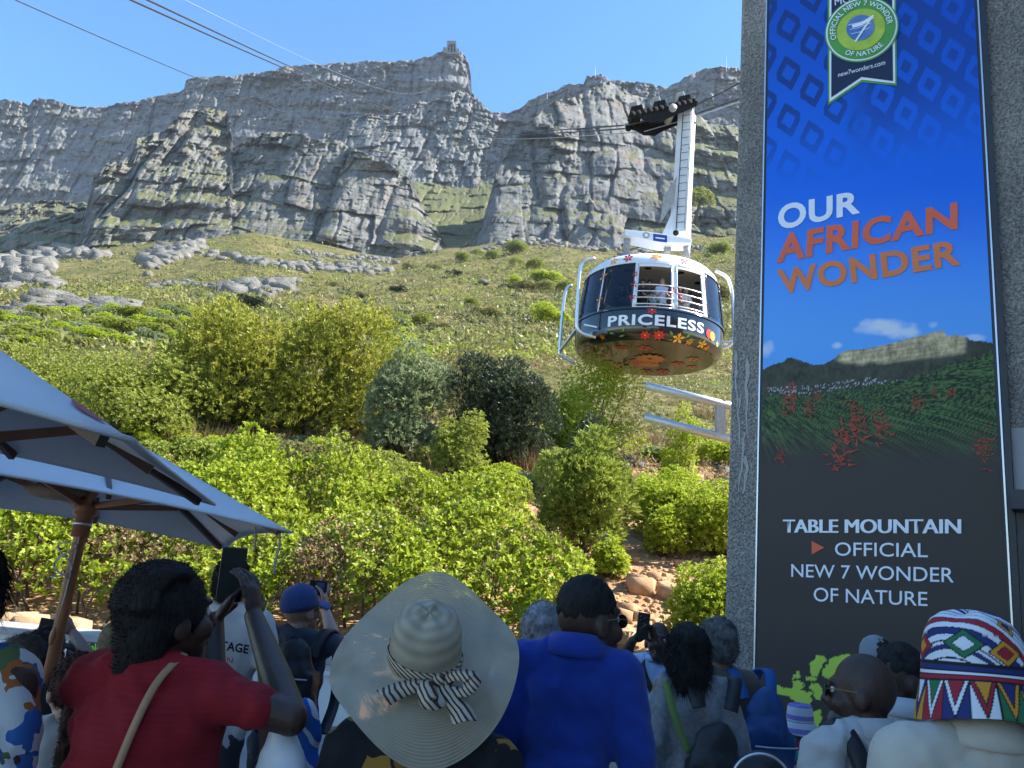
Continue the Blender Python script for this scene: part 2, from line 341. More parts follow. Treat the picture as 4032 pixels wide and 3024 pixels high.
# hillside sheet (a fan around the camera, finer close by)
def hillmat():
    m = bpy.data.materials.new('hillside_ground'); m.use_nodes = True; n = m.node_tree.nodes; l = m.node_tree.links
    b = n['Principled BSDF']; b.inputs['Roughness'].default_value = .95; b.inputs['Specular IOR Level'].default_value = .15
    g = n.new('ShaderNodeNewGeometry')
    def noise(s, det=4):
        q = n.new('ShaderNodeTexNoise'); q.inputs['Scale'].default_value = s; q.inputs['Detail'].default_value = det; l.new(g.outputs['Position'], q.inputs['Vector']); return q.outputs[0]
    def ramp(src, els):
        r = n.new('ShaderNodeValToRGB'); e = r.color_ramp.elements; e[0].position, e[0].color = els[0][0], (*els[0][1], 1); e[1].position, e[1].color = els[-1][0], (*els[-1][1], 1)
        for p, c in els[1:-1]: k = e.new(p); k.color = (*c, 1)
        l.new(src, r.inputs[0]); return r.outputs[0]
    far = ramp(noise(.09), [(.3, (.085, .10, .03)), (.5, (.16, .145, .05)), (.72, (.225, .175, .075))])
    fine = ramp(noise(.8, 5), [(.35, (.45,)*3), (.62, (1.15,)*3)])
    mu = n.new('ShaderNodeMixRGB'); mu.blend_type = 'MULTIPLY'; mu.inputs[0].default_value = .85; l.new(far, mu.inputs[1]); l.new(fine, mu.inputs[2])
    near = ramp(noise(1.4), [(.3, (.30, .165, .085)), (.55, (.42, .26, .14)), (.75, (.36, .26, .17))])
    sep = n.new('ShaderNodeSeparateXYZ'); l.new(g.outputs['Position'], sep.inputs[0])
    mr = n.new('ShaderNodeMapRange'); mr.inputs[1].default_value = 22; mr.inputs[2].default_value = 38; l.new(sep.outputs[1], mr.inputs[0])
    mx = n.new('ShaderNodeMixRGB'); l.new(mr.outputs[0], mx.inputs[0]); l.new(near, mx.inputs[1]); l.new(mu.outputs[0], mx.inputs[2]); l.new(mx.outputs[0], b.inputs['Base Color'])
    bp = n.new('ShaderNodeBump'); bp.inputs['Strength'].default_value = .8; bp.inputs['Distance'].default_value = .3; l.new(noise(3, 4), bp.inputs['Height']); l.new(bp.outputs[0], b.inputs['Normal'])
    return m
M_HILL = hillmat()
th = np.tan(np.radians(np.linspace(-48, 48, 320))); yy = np.concatenate([[9.02, 9.1, 9.2, 9.35], np.geomspace(9.6, 640, 260)])
Xg = th[None]*yy[:, None]; Yg = np.repeat(yy[:, None], len(th), 1); Zg = Gz(Xg, Yg)
ii = np.arange(Xg.size).reshape(Xg.shape)
o = link('hillside', mesh_np('hillside', np.stack([Xg, Yg, Zg], -1), np.stack([ii[:-1, :-1], ii[:-1, 1:], ii[1:, 1:], ii[1:, :-1]], -1).reshape(-1, 4), True), M_HILL); tag(o, kind='structure')
# plaza paving and the wide ground sheet underneath
M_PAVE = mat('plaza_paving', (.22, .21, .20), .85, .2, 3, .3, 60)
b_ = MB(); b_.add([(-45, -40, 0), (45, -40, 0), (45, 9.05, 0), (-45, 9.05, 0)], [(0, 1, 2, 3)]); tag(b_.obj('plaza', M_PAVE), kind='structure')
b_ = MB(); b_.add([(-1280, -85, -.3), (1280, -85, -.3), (1280, 1240, -.3), (-1280, 1240, -.3)], [(0, 1, 2, 3)]); tag(b_.obj('ground', mat('wide_ground', (.12, .13, .06), .95, .2, .05)), kind='structure')
# ================================================================== vegetation and rocks of the hillside
RNG = np.random.default_rng(7)
def unit(a): return a/np.maximum(np.linalg.norm(a, axis=-1, keepdims=True), 1e-9)
def leaf_mesh(name, C, A, k=8, L=.06, W=.025, th=(.5, 1.25), rng=RNG, fold=.15, tri=False):
    """k leaves round each twig end C, twig direction A"""
    n = len(C); A = unit(A); ref = np.where(np.abs(A[:, 2:3]) < .9, [[0, 0, 1.]], [[1., 0, 0]])
    T = unit(np.cross(ref, A)); Bn = np.cross(A, T)
    j = np.arange(k); ph = (j*2.399)[None]+rng.random((n, 1))*6.28; t = th[0]+(th[1]-th[0])*((j+.5)/k)[None]+rng.normal(0, .15, (n, k))
    D = A[:, None]*np.cos(t)[..., None]+(T[:, None]*np.cos(ph)[..., None]+Bn[:, None]*np.sin(ph)[..., None])*np.sin(t)[..., None]
    Sd = unit(np.cross(D, A[:, None]+.001)); N = np.cross(Sd, D)
    l = L*(.75+.5*rng.random((n, k, 1))); w = W*(.8+.4*rng.random((n, k, 1)))
    c = C[:, None]+A[:, None]*(j*L*.09)[None, :, None]
    if tri:
        V3 = np.stack([c+Sd*w*.25, c+D*l*.62+Sd*w*.62+N*l*fold, c+D*l-Sd*w*.35], 2).reshape(-1, 3); return mesh_np(name, V3, np.arange(len(V3)).reshape(-1, 3))
    V4 = np.stack([c, c+D*l*.55+Sd*w*.5+N*l*fold, c+D*l, c+D*l*.55-Sd*w*.5+N*l*fold], 2).reshape(-1, 3)
    return mesh_np(name, V4, np.arange(len(V4)).reshape(-1, 4))
def crown_points(n, lumps, rng, shell=.5):
    """points and outward directions through a crown made of uneven lumps (cx,cy,cz,rx,ry,rz)"""
    lp = np.array(lumps); vol = (lp[:, 3]*lp[:, 4]+lp[:, 4]*lp[:, 5]); i = rng.choice(len(lp), n, p=vol/vol.sum())
    d = unit(rng.normal(size=(n, 3))); d[:, 2] = np.where(d[:, 2] < -.5, -d[:, 2], d[:, 2])
    r = 1-shell*rng.random(n)**1.6; r *= .8+.4*fbm(d[:, 0]*3+i*5, d[:, 1]*3+d[:, 2]*2, 3, 2)
    p = lp[i, :3]+d*lp[i, 3:]*r[:, None]
    return p, unit(d/lp[i, 3:]+np.array([0, 0, .25])/lp[i, 3:].mean(1)[:, None])
def branches(base, tips, r0, rng):
    b = MB()
    for t in tips:
        t = np.asarray(t, float); m = base+(t-base)*.5+np.array([rng.normal(0, .12), rng.normal(0, .12), -.05])*np.linalg.norm(t-base)*.6
        b.tube([base+rng.normal(0, .05, 3)*[1, 1, 0], base+(m-base)*.5, m, t], [r0, r0*.75, r0*.55, r0*.25], 5)
    return b
M_BARK = mat('shrub_bark', (.09, .065, .045), .9, .3, 12, .5, 60)
M_LIME = leafmat('lime_leaf', (.22, .30, .02), (.40, .48, .035), (.54, .58, .12), .5)
M_YEL = leafmat('protea_leaf', (.17, .20, .03), (.36, .37, .05), (.56, .51, .11), .42)
M_GRN = leafmat('green_leaf', (.17, .21, .03), (.31, .35, .055), (.44, .46, .13), .45)
M_SIL = leafmat('silver_leaf', (.17, .22, .11), (.28, .33, .16), (.38, .42, .25), .35)
M_DRK = leafmat('dark_leaf', (.035, .055, .03), (.07, .095, .05), (.12, .14, .08), .25)
M_OLV = leafmat('olive_leaf', (.14, .15, .05), (.24, .23, .075), (.33, .30, .12), .4)
M_FEA = leafmat('feather_leaf', (.18, .24, .035), (.32, .38, .06), (.43, .46, .14), .45)
M_DRY = leafmat('dry_grass_blade', (.16, .11, .05), (.28, .2, .09), (.38, .28, .14), .3)
KIND = dict(yellow=(M_YEL, 11, .15, .034, (.15, .95)), green=(M_GRN, 9, .09, .035, (.4, 1.2)), silver=(M_SIL, 11, .12, .03, (.2, 1.0)), dark=(M_DRK, 11, .13, .03, (.2, 1.0)),
            olive=(M_OLV, 9, .09, .03, (.3, 1.1)), feather=(M_FEA, 11, .13, .018, (.15, .8)), lime=(M_LIME, 9, .075, .034, (.4, 1.2)), limey=(M_LIME, 9, .07, .03, (.3, 1.1)))
PROTO = {}
def shrub(label, qx, qtop, qw, depth, kind, n=1800, seed=0, group=None, tall=1.0, name='shrub'):
    n = int(n*1.55)
    rng = np.random.default_rng(abs(seed*999+int(qx))); mt, k, L, W, tht = KIND[kind]
    p = P(qx, qtop, np.array(float(depth))); g = float(Gz(p[0], depth)); H = max(p[2]-g, .5); Wd = qw*QS/FPX*depth
    t = thing(name, label, 'shrub', (p[0], depth, g-.05), 0, group); base = np.array([p[0], depth, g-.05])
    lumps = []; nl = 11
    for i in range(nl):
        a = 6.28*i/nl+rng.random()*.8; rr = Wd*.5*(.35+.45*rng.random()); zz = H*(.12+.58*rng.random())
        s = Wd*(.18+.12*rng.random()); lumps.append((base[0]+rr*math.cos(a), base[1]+rr*.8*math.sin(a), g+zz, s, s, min(H*.3, s*1.3)))
    lumps.append((base[0]+rng.normal(0, .08)*Wd, base[1], g+H*.68, Wd*.24, Wd*.24, H*.32)); lumps.append((base[0]-.1*Wd, base[1]-.1*Wd, g+H*.4, Wd*.36, Wd*.32, H*.36))
    for i in range(5):
        a = 6.28*i/5+.6; lumps.append((base[0]+Wd*.27*math.cos(a), base[1]+Wd*.22*math.sin(a), g+H*.16, Wd*.24, Wd*.22, H*.18))
    C, A = crown_points(n, lumps, rng); C[:, 2] = np.maximum(C[:, 2], g+.04*H)
    A = unit(A+np.array([0, 0, .5]))
    sc = (depth/24.)**.35
    link('foliage', leaf_mesh('foliage', C, A, k, L*sc*1.05, W*sc*1.15, tht, rng, tri=True), mt, t)
    branches(base, [np.array(l[:3]) for l in lumps], .045*sc, rng).obj('stems', M_BARK, t, True)
    return t
def proto(kind, seed, n=1300, R=1.0):
    rng = np.random.default_rng(seed); mt, k, L, W, tht = KIND[kind]
    lumps = [(rng.normal(0, .35), rng.normal(0, .35), .3+.25*rng.random(), .45, .45, .32) for _ in range(6)]
    C, A = crown_points(n, lumps, rng); C[:, 2] = np.maximum(C[:, 2], .02)
    me = leaf_mesh('far_'+kind, C, unit(A+[0, 0, .4]), 8, .082, .042, (.3, 1.2), rng, tri=True); me.materials.append(mt); return me
def far_shrub(label, qx, qy, qw, kind, group, seed=0, hs=1.0):
    key = (kind, seed % 3)
    if key not in PROTO: PROTO[key] = proto(kind, 11+seed)
    g = on_hill(qx, qy); o = bpy.data.objects.new('shrub', PROTO[key]); COL.objects.link(o)
    s = qw*QS/FPX*g[1]/1.6; o.location = V(g-[0, 0, .1]); o.scale = (s, s, s*hs); o.rotation_euler = (0, 0, seed*2.1)
    return tag(o, label, 'shrub', group)
# ---- large shrubs one can tell apart
shrub('tall yellow-green bush with strap leaves, bare trunks below its left half', 530, 655, 300, 24, 'yellow', 3000, 1, name='protea_bush')
shrub('yellow-green strap-leaved bush crowding up beside the tallest yellow bush', 745, 672, 290, 25, 'yellow', 2800, 2, name='protea_bush')
shrub('pale silvery green bush leaning out of the yellow bushes', 895, 740, 170, 23, 'silver', 1900, 3)
shrub('dark blue-green bush standing in shade under the cable car', 1110, 776, 225, 23.5, 'dark', 2600, 4)
shrub('dull olive bush just behind the dark blue-green bush', 1030, 702, 210, 30, 'olive', 1800, 5)
shrub('upright feathery bright green bush beside the bare orange soil', 1268, 928, 190, 15, 'feather', 2800, 6)
shrub('rounded lime bush between feathery bush and the concrete pylon', 1440, 1008, 200, 17, 'lime', 2200, 7)
shrub('lime bush half hidden by the concrete pylon edge', 1560, 1040, 190, 16, 'lime', 1900, 8)
shrub('small yellowish bush at the top edge of the orange soil', 1440, 1092, 90, 15.5, 'limey', 800, 9)
shrub('small grey-blue bush on stony ground behind the feathery bush', 1272, 898, 80, 20, 'dark', 700, 10)
shrub('bright green bush directly below the cable car floor', 1300, 760, 190, 27, 'lime', 1700, 11)
shrub('low lime bush beneath the cable car, left of the stony slope', 1225, 800, 110, 25, 'lime', 900, 12)
shrub('small round yellow-green bush behind the galvanised guide bars', 1478, 868, 85, 21, 'limey', 800, 13)
shrub('low yellow-green bush at the foot of the concrete pylon', 1540, 1205, 190, 10.6, 'limey', 2200, 14)
shrub('broad olive-green bush in front of the yellow bushes, behind the parasols', 330, 762, 300, 22, 'green', 2900, 15)
shrub('green bush rising behind the parasol slope beside broad olive bush', 120, 740, 260, 24, 'green', 2300, 16)
shrub('grey-green bush at the left end of the thicket', -20, 745, 240, 24, 'olive', 1700, 17)
shrub('low lime bush spreading at the foot of the feathery bush', 1322, 1160, 70, 14, 'lime', 500, 18)
shrub('small lime bush tucked beside the dark blue-green bush', 1005, 885, 130, 21, 'green', 900, 19)
shrub('green bush peeping from behind the right yellow bush', 900, 690, 130, 34, 'lime', 900, 20)
shrub('low olive bush on the bank below the yellow bushes', 640, 950, 260, 17, 'olive', 1900, 21)
shrub('low grey-green bush on the bank beside dry grass', 830, 975, 200, 17, 'green', 1500, 22)
# ---- shrubs farther up
GS = 'small shrubs dotted over the upper slope'
for i, (x, y, w, k) in enumerate([(740, 678, 50, 'dark'), (665, 668, 45, 'dark'), (540, 678, 60, 'dark'), (905, 700, 70, 'green'), (850, 700, 60, 'silver'), (985, 606, 26, 'dark'), (1150, 590, 60, 'green'),
     (1120, 630, 50, 'lime'), (1180, 625, 70, 'lime'), (1215, 640, 60, 'green'), (1150, 640, 60, 'olive'), (780, 640, 30, 'olive'), (720, 622, 26, 'olive'), (860, 640, 34, 'dark'), (1020, 660, 40, 'green'), (1060, 690, 60, 'olive'), (1190, 700, 90, 'lime'),
     (1000, 570, 40, 'green'), (1060, 560, 46, 'green'), (1120, 552, 60, 'green'), (880, 585, 34, 'olive'), (940, 590, 30, 'olive'), (620, 655, 40, 'green'), (700, 700, 50, 'green'), (460, 690, 60, 'green'), (1560, 560, 60, 'green'), (1540, 640, 80, 'olive'), (960, 720, 50, 'olive')]):
    far_shrub({'dark': 'small dark blue-green shrub', 'green': 'small mid green shrub', 'silver': 'small silvery shrub', 'lime': 'small bright lime shrub', 'olive': 'small dull olive shrub'}[k]+' standing alone on the grassy upper slope', x, y, w, k, GS, i, .8)
GL = 'bright shrubs of the thicket below the rock bands'
for i in range(46):
    x = -30+(i % 16)*31+RNG.normal(0, 8); y = 708+(i//16)*22+RNG.normal(0, 5)-x*.02
    kk = ('lime', 'green', 'lime', 'silver', 'green')[i % 5]; far_shrub({'lime': 'bright lime', 'green': 'mid green', 'silver': 'silvery grey-green'}[kk]+' shrub in the thicket under the left rock bands', x, y, 62+RNG.random()*26, kk, GL, i, .75)
GF = 'shrubs filling the bank behind the hedge'; rb = np.random.default_rng(71); kinds = ('green', 'lime', 'olive', 'lime', 'feather', 'silver')
for i in range(64):
    qx = -20+(i*197.3) % 1600; qy = 815+rb.random()*170; y = float(np.interp(qy, [800, 1000], [31, 18])+rb.normal(0, 1)); kk = kinds[int(rb.integers(0, 6))]
    if 1300 < qx < 1560 and qy > 880: continue
    key = (kk, i % 3)
    if key not in PROTO: PROTO[key] = proto(kk, 61+i)
    x = float(ray(qx, qy)[0]*y); s_ = .55+.5*rb.random(); o = bpy.data.objects.new('shrub', PROTO[key]); COL.objects.link(o); o.location = (x, y, float(Gz(x, y))-.1); o.scale = (s_, s_, s_*(.8+.4*rb.random())); o.rotation_euler = (0, 0, i*1.7)
    tag(o, {'green': 'low mid green', 'lime': 'low bright lime', 'olive': 'low dull olive', 'feather': 'low fresh green', 'silver': 'low silvery'}[kk]+' shrub filling the bank behind the hedge', 'shrub', GF)
for i in range(70):
    qx = -30+(i*151.7) % 1150; qy = 880+rb.random()*130; y = float(np.interp(qy, [880, 1010], [21, 15.6])+rb.normal(0, .4)); kk = ('lime', 'green', 'feather', 'lime', 'olive')[int(rb.integers(0, 5))]; key = (kk, i % 3)
    if key not in PROTO: PROTO[key] = proto(kk, 91+i)
    x = float(ray(qx, qy)[0]*y); s_ = .45+.4*rb.random(); o = bpy.data.objects.new('shrub', PROTO[key]); COL.objects.link(o); o.location = (x, y, float(Gz(x, y))-.1); o.scale = (s_, s_, s_*(.9+.5*rb.random())); o.rotation_euler = (0, 0, i*2.3)
    tag(o, {'green': 'knee-high mid green', 'lime': 'knee-high bright lime', 'olive': 'knee-high dull olive', 'feather': 'knee-high fresh green'}[kk]+' shrub just above the lime hedge', 'shrub', 'shrubs just above the hedge')
# ---- the lime hedge in front: one mass
hw = 31000; hx = RNG.uniform(-12, 1.6, hw); hy = RNG.uniform(9.5, 15.0, hw)
keep = hx < np.interp(hy, [9.4, 10.5, 12, 13.5, 15], [1.25, 1.1, .75, -.2, -1.8])+.5*(fbm(hx*2, hy*2, 77, 2)-.5)
hx, hy = hx[keep], hy[keep]
def hedge_h(x, y): return (np.interp(y, [9.3, 10, 11, 13, 15.2], [.8, 1.45, 1.65, 1.62, .95])+2.2*(fbm(x*.7, y*.7, 21, 3)-.5)-np.clip(-(x+1.0)*.05, 0, .3))*np.interp(x, [-.2, 1.3], [1, .7])
u = RNG.random(len(hx)); hh = hedge_h(hx, hy); hz = Gz(hx, hy)+hh*(1-np.interp(hy, [9.9, 10.8], [.55, .92])*u**2.0)
A = unit(np.stack([RNG.normal(0, .5, len(hx)), -.75+RNG.normal(0, .5, len(hx)), .8+RNG.normal(0, .3, len(hx))], -1))
hp_ = np.stack([hx, hy, hz], -1); sel = fbm(hx*1.3, hy*1.3, 88, 3)+.22*(RNG.random(len(hx))-.5)-.10*u
for nm, lb, mt_, lo, hi, LL in (('hedge_foliage', 'dense lime green hedge of rounded leaves behind the crowd', M_LIME, .42, 9, .08), ('hedge_old_foliage', 'older darker leaves through the lime hedge', M_GRN, .29, .42, .07), ('hedge_dry_twigs', 'dry brown twigs and leaves inside the lime hedge', M_DRY, .0, .29, .06)):
    q = (sel >= lo) & (sel < hi); tag(link(nm, leaf_mesh(nm, hp_[q], A[q], 9, LL, LL*.44, (.45, 1.2)), mt_), lb, 'hedge', kind='stuff')
b = MB()
for i in range(170):
    x = RNG.uniform(-10, 1.0); y = RNG.uniform(9.6, 13.5); g = float(Gz(x, y)); h = float(hedge_h(np.array(x), np.array(y)))
    p0 = np.array([x, y, g-.05]); p1 = p0+[RNG.normal(0, .18), RNG.normal(-.1, .15), h*.5]; p2 = p1+[RNG.normal(0, .2), RNG.normal(-.05, .15), h*.35]
    b.tube([p0, p1, p2], [.022, .014, .006], 4, False)
tag(b.obj('hedge_stems', M_BARK, None, False, fix=False), 'bare brown stems under the lime hedge', 'stems', kind='stuff')
# ---- scrub and dry grass: masses nobody could count
def scrub(name, label, mt, n, box, size, k=11, seed=0, low=.5, flt=None):
    rng = np.random.default_rng(seed); qx = rng.uniform(box[0], box[1], n); qy = rng.uniform(box[2], box[3], n)
    y = hill_depth(qx, qy); r = ray(qx, qy); x = r[:, 0]*y; keep = (y < 455) & (y > 15)
    if flt is not None: keep &= flt(x, y)
    x, y = x[keep], y[keep]; z = Gz(x, y); s = rng.uniform(size[0], size[1], len(x))*(y/120)**.35
    c = np.repeat(np.stack([x, y, z], -1), k, 0); S = np.repeat(s, k)[:, None]
    d = unit(rng.normal(size=c.shape)); d[:, 2] = np.abs(d[:, 2]); q = c+d*S*[.6, .6, low]*rng.random((len(c), 1))**.4
    t = unit(rng.normal(size=c.shape)); bb = unit(np.cross(t, d)); l = S*.42
    V3 = np.stack([q-t*l*.5, q+bb*l*.42, q+t*l*.5+d*l*.3], 1).reshape(-1, 3)
    o = link(name, mesh_np(name, V3, np.arange(len(V3)).reshape(-1, 3)), mt); tag(o, label, 'scrub', kind='stuff'); return o
mask = lambda s, f, lo: (lambda x, y: fbm(x/f+s, y/f, 31+s, 3) > lo)
scrub('olive_scrub', 'low olive scrub covering the upper slope', M_OLV, 15000, (-40, 1620, 500, 760), (.7, 2.2), seed=1, k=9)
scrub('dark_scrub', 'dark bushes scattered through the slope scrub', M_DRK, 2600, (-40, 1620, 500, 760), (.8, 2.2), seed=12, k=11, flt=mask(9, 30, .48))
scrub('green_scrub', 'patches of greener low scrub on the slope', M_GRN, 8000, (-40, 1620, 500, 780), (.6, 2.0), seed=2, flt=mask(4, 40, .5))
scrub('dry_scrub', 'straw coloured dry grass and heath on the slope', M_DRY, 7000, (300, 1620, 530, 800), (.4, 1.0), seed=3, low=.7)
scrub('bank_scrub', 'low mixed scrub and heath on the bank behind the hedge', M_OLV, 9000, (-40, 1640, 740, 1000), (.35, .8), seed=6, k=14)
scrub('bank_dry_grass', 'dry straw grass between the bushes on the bank', M_DRY, 4500, (500, 1640, 760, 1060), (.3, .6), seed=7, low=.9, k=14, flt=mask(6, 5, .5))
scrub('bank_green_scrub', 'bright low greenery on the bank behind the hedge', M_FEA, 5000, (-40, 1640, 700, 1010), (.35, .8), seed=8, k=14, flt=mask(8, 6, .52))
def tussock(label, qx, qy, qw, H, n=260, seed=0):
    rng = np.random.default_rng(seed); g = on_hill(qx, qy); R = qw*QS/FPX*g[1]/2; t = thing('dry_grass_tussock', label, 'grass', g, 0)
    a = rng.random(n)*6.28; r = R*.8*np.sqrt(rng.random(n)); c = np.stack([g[0]+r*np.cos(a), g[1]+r*np.sin(a), np.zeros(n)], -1); c[:, 2] = Gz(c[:, 0], c[:, 1])-.02
    d = np.stack([np.cos(a)*.35+rng.normal(0, .2, n), np.sin(a)*.35+rng.normal(0, .2, n), np.ones(n)], -1); h = H*(.5+.5*rng.random((n, 1))); s = unit(np.cross(d, rng.normal(size=(n, 3))))*.016
    V4 = np.stack([c-s, c+s, c+d*h*.6+s*.6, c+d*h], 1).reshape(-1, 3)
    link('blades', mesh_np('blades', V4, np.arange(len(V4)).reshape(-1, 4)), M_DRY, t); return t
for i, (x, y, w_, h, lb) in enumerate([(965, 850, 90, 1.5, 'tall rust coloured grass tussock between silvery bush and dark bush'), (940, 1005, 130, .8, 'straw coloured grass clump at the back edge of the lime hedge'), (1060, 990, 110, .9, 'brown grass clump at the foot of the dark bush'), (1150, 1010, 130, .9, 'reddish dry grass clump beside the feathery bush'),
      (720, 965, 120, .8, 'pale dry grass clump below the yellow bushes'), (420, 960, 200, .9, 'tangle of grey dry stalks below the broad olive bush'), (1400, 950, 120, .6, 'reddish dry grass on the stony slope under guide bars'), (1230, 880, 90, .7, 'brown dry stalks beside the small grey-blue bush'), (1530, 900, 90, .7, 'dry grass clump beside the concrete pylon on the stones'), (560, 955, 180, .7, 'grey dry grass in the shade under yellow bush trunks')]):
    tussock(lb, x, y, w_, h, 420, i)
# ---- rocks
M_STONE = rockmat('slope_rock', (.13, .127, .12), (.33, .315, .28), VEG, .16, .35, 5)
M_ORANGE = mat('orange_stone', (.36, .20, .10), .9, .2, 5, .6, 20, c2=(.50, .34, .20))
def rock_verts(rng):
    g = np.array([(i, j, k) for i in (-1, 0, 1) for j in (-1, 0, 1) for k in (-1, 0, 1) if (i, j, k) != (0, 0, 0)], float)
    cn = {c: np.array(c)*(1+rng.normal(0, .16, 3)) for c in ((i, j, k) for i in (-1, 1) for j in (-1, 1) for k in (-1, 1))}; v = np.zeros((26, 3))
    for q, p in enumerate(g):                      # a split block: straight edges between eight uneven corners
        near = [cn[c] for c in cn if all(p[d] == 0 or p[d] == c[d] for d in range(3))]; v[q] = np.mean(near, 0)*(1+(.05 if len(near) == 4 else 0))+rng.normal(0, .02, 3)
    return v
_g = [(i, j, k) for i in (-1, 0, 1) for j in (-1, 0, 1) for k in (-1, 0, 1) if (i, j, k) != (0, 0, 0)]; _ix = {p: i for i, p in enumerate(_g)}
RF = []
for ax in range(3):
    for sg in (-1, 1):
        for a in (-1, 0):
            for b2 in (-1, 0):
                q = []
                for da, db in ((0, 0), (1, 0), (1, 1), (0, 1)):
                    p = [0, 0, 0]; p[ax] = sg; p[(ax+1) % 3] = a+da; p[(ax+2) % 3] = b2+db; q.append(_ix[tuple(p)])
                RF.append(tuple(q) if sg > 0 else tuple(q[::-1]))
RF = np.array(RF)
def rocks_joined(pos, size, rng):
    Vs, Fs = [], []
    for i, (p, s) in enumerate(zip(pos, size)):
        a = rng.random()*6.28; c, sn = math.cos(a), math.sin(a); v = rock_verts(rng)*s
        v = v@np.array([[c, sn, 0], [-sn, c, 0], [0, 0, 1]])+p; Vs.append(v); Fs.append(RF+26*i)
    return np.vstack(Vs), np.vstack(Fs)
ROCKS = []
for i in range(9):
    me = mesh_np('rock', rock_verts(np.random.default_rng(300+i)), RF); me.materials.append(M_STONE); ROCKS.append(me)
BANDS = [([(-20, 690), (40, 682), (86, 662), (172, 672), (292, 678)], 24, 120, 'lowest broken rock band above the thicket'), ([(-20, 622), (56, 602), (116, 610)], 24, 60, 'stout rock ledge at the left, above the lowest band'),
         ([(323, 606), (413, 604), (473, 620)], 12, 60, 'thin line of pale rocks on the middle slope'), ([(480, 624), (559, 618), (632, 619)], 21, 60, 'chunky grey rock ledge ending above the yellow bushes'),
         ([(301, 580), (365, 560), (430, 545)], 19, 60, 'slanting rock rib climbing toward the buttress cave'), ([(447, 556), (516, 563), (602, 572), (688, 580), (768, 584), (840, 592)], 14, 130, 'long low rock band below the front buttress'),
         ([(-20, 586), (65, 566), (129, 552), (215, 568)], 18, 90, 'rock band on the far left terraces'), ([(200, 640), (300, 636), (380, 640), (460, 650)], 10, 70, 'scattered line of small pale rocks above the thicket'),
         ([(1000, 552), (1100, 532), (1200, 530), (1330, 543)], 10, 80, 'low rock line at the foot of the right buttress'), ([(640, 545), (760, 556), (860, 566)], 9, 60, 'pale rubble line close under the front buttress'), ([(1330, 560), (1420, 545), (1590, 540)], 10, 70, 'rubble line under the right hand cliff terraces')]
for bi, (pts, hq, n, lb) in enumerate(BANDS):
    rng = np.random.default_rng(100+bi); a = np.array(pts, float); n = int(min(n*2.2, 290)); hq = hq*(1.2 if bi in (0, 1, 3, 4, 6) else 1.0)
    x = rng.uniform(a[0, 0], a[-1, 0], n); y = np.interp(x, a[:, 0], a[:, 1])+rng.normal(0, hq*.22, n)
    t = thing('rock_band', lb, 'rocks', on_hill(a[len(a)//2, 0], a[len(a)//2, 1]), 0, 'rock bands across the slope')
    for i, (qx, qy) in enumerate(zip(x, y)):
        g = on_hill(qx, qy); s = hq*QS/FPX*g[1]*.50*(.25+.9*rng.random()**1.8)
        o = bpy.data.objects.new('rock', ROCKS[i % len(ROCKS)]); COL.objects.link(o); o.parent = t; o.location = V(g+[0, 0, s*.12]-ROOT[t.name])
        o.scale = (s*(1.0+1.3*rng.random()), s*(.8+.5*rng.random()), s*(.8+.7*rng.random())); o.rotation_euler = (rng.normal(0, .12), rng.normal(0, .12), rng.normal(0, .3))
GB = 'pale boulders lying on the slope'
for i in range(60):
    qx = RNG.uniform(640, 1600); qy = RNG.uniform(560, 760); g = on_hill(qx, qy); s = RNG.uniform(2.5, 7)*QS/FPX*g[1]*.5
    Vt, Ft = rocks_joined([g+[0, 0, s*.2]], [s*np.array([1.3, 1, .6])], RNG); tag(link('boulder', mesh_np('boulder', Vt, Ft), M_STONE), 'small pale boulder lying on the grassy slope', 'boulder', GB)
g = on_hill(1040, 628); Vt, Ft = rocks_joined([g+[0, 0, .4]], [np.array([2.1, 1.3, .5])], RNG); tag(link('boulder', mesh_np('boulder', Vt, Ft), M_STONE), 'largest flat white boulder on the open grassy slope', 'boulder')
GO = 'orange stones on the bare soil'
for i in range(90):
    qx = RNG.uniform(1300, 1560); qy = RNG.uniform(1170, 1400)
    if qx > 1330+ (qy-1170)*-.15+170: continue
    y = float(np.clip(9.6+(1385-qy)/215*5.5, 9.5, 15)); x = float(ray(qx, qy)[0]*y); s = .025+.10*RNG.random()**2.5*(1.8 if i % 7 == 0 else 1)
    Vt, Ft = rocks_joined([np.array([x, y, float(Gz(x, y))+s*.35])], [s*np.array([1.3, 1, .8])], RNG); tag(link('stone', mesh_np('stone', Vt, Ft), M_ORANGE), 'orange stone lying on the bare soil beside the pylon', 'stone', GO)
for i in range(60):
    qx = RNG.uniform(1330, 1590); qy = RNG.uniform(790, 1010); y = float(np.interp(qy, [790, 1010], [27, 17.5])); x = float(ray(qx, qy)[0]*y); s = RNG.uniform(.06, .22)
    Vt, Ft = rocks_joined([np.array([x, y, float(Gz(x, y))+s*.3])], [s*np.array([1.3, 1, .8])], RNG); tag(link('stone', mesh_np('stone', Vt, Ft), (M_STONE, M_ORANGE)[i % 2]), 'stone on the rubbly slope behind the guide bars', 'stone', 'stones on the rubbly slope')
rng = np.random.default_rng(55); n = 1500; x = rng.uniform(.6, 4.5, n); y = rng.uniform(9.5, 16, n); s = rng.uniform(.008, .035, n)
pos = np.stack([x, y, Gz(x, y)+s*.4], -1); Vt, Ft = rocks_joined(pos, s[:, None]*np.array([1.3, 1, .8]), rng)
tag(link('gravel', mesh_np('gravel', Vt, Ft), M_ORANGE), 'fine orange rubble strewn over the bare soil', 'gravel', kind='stuff')
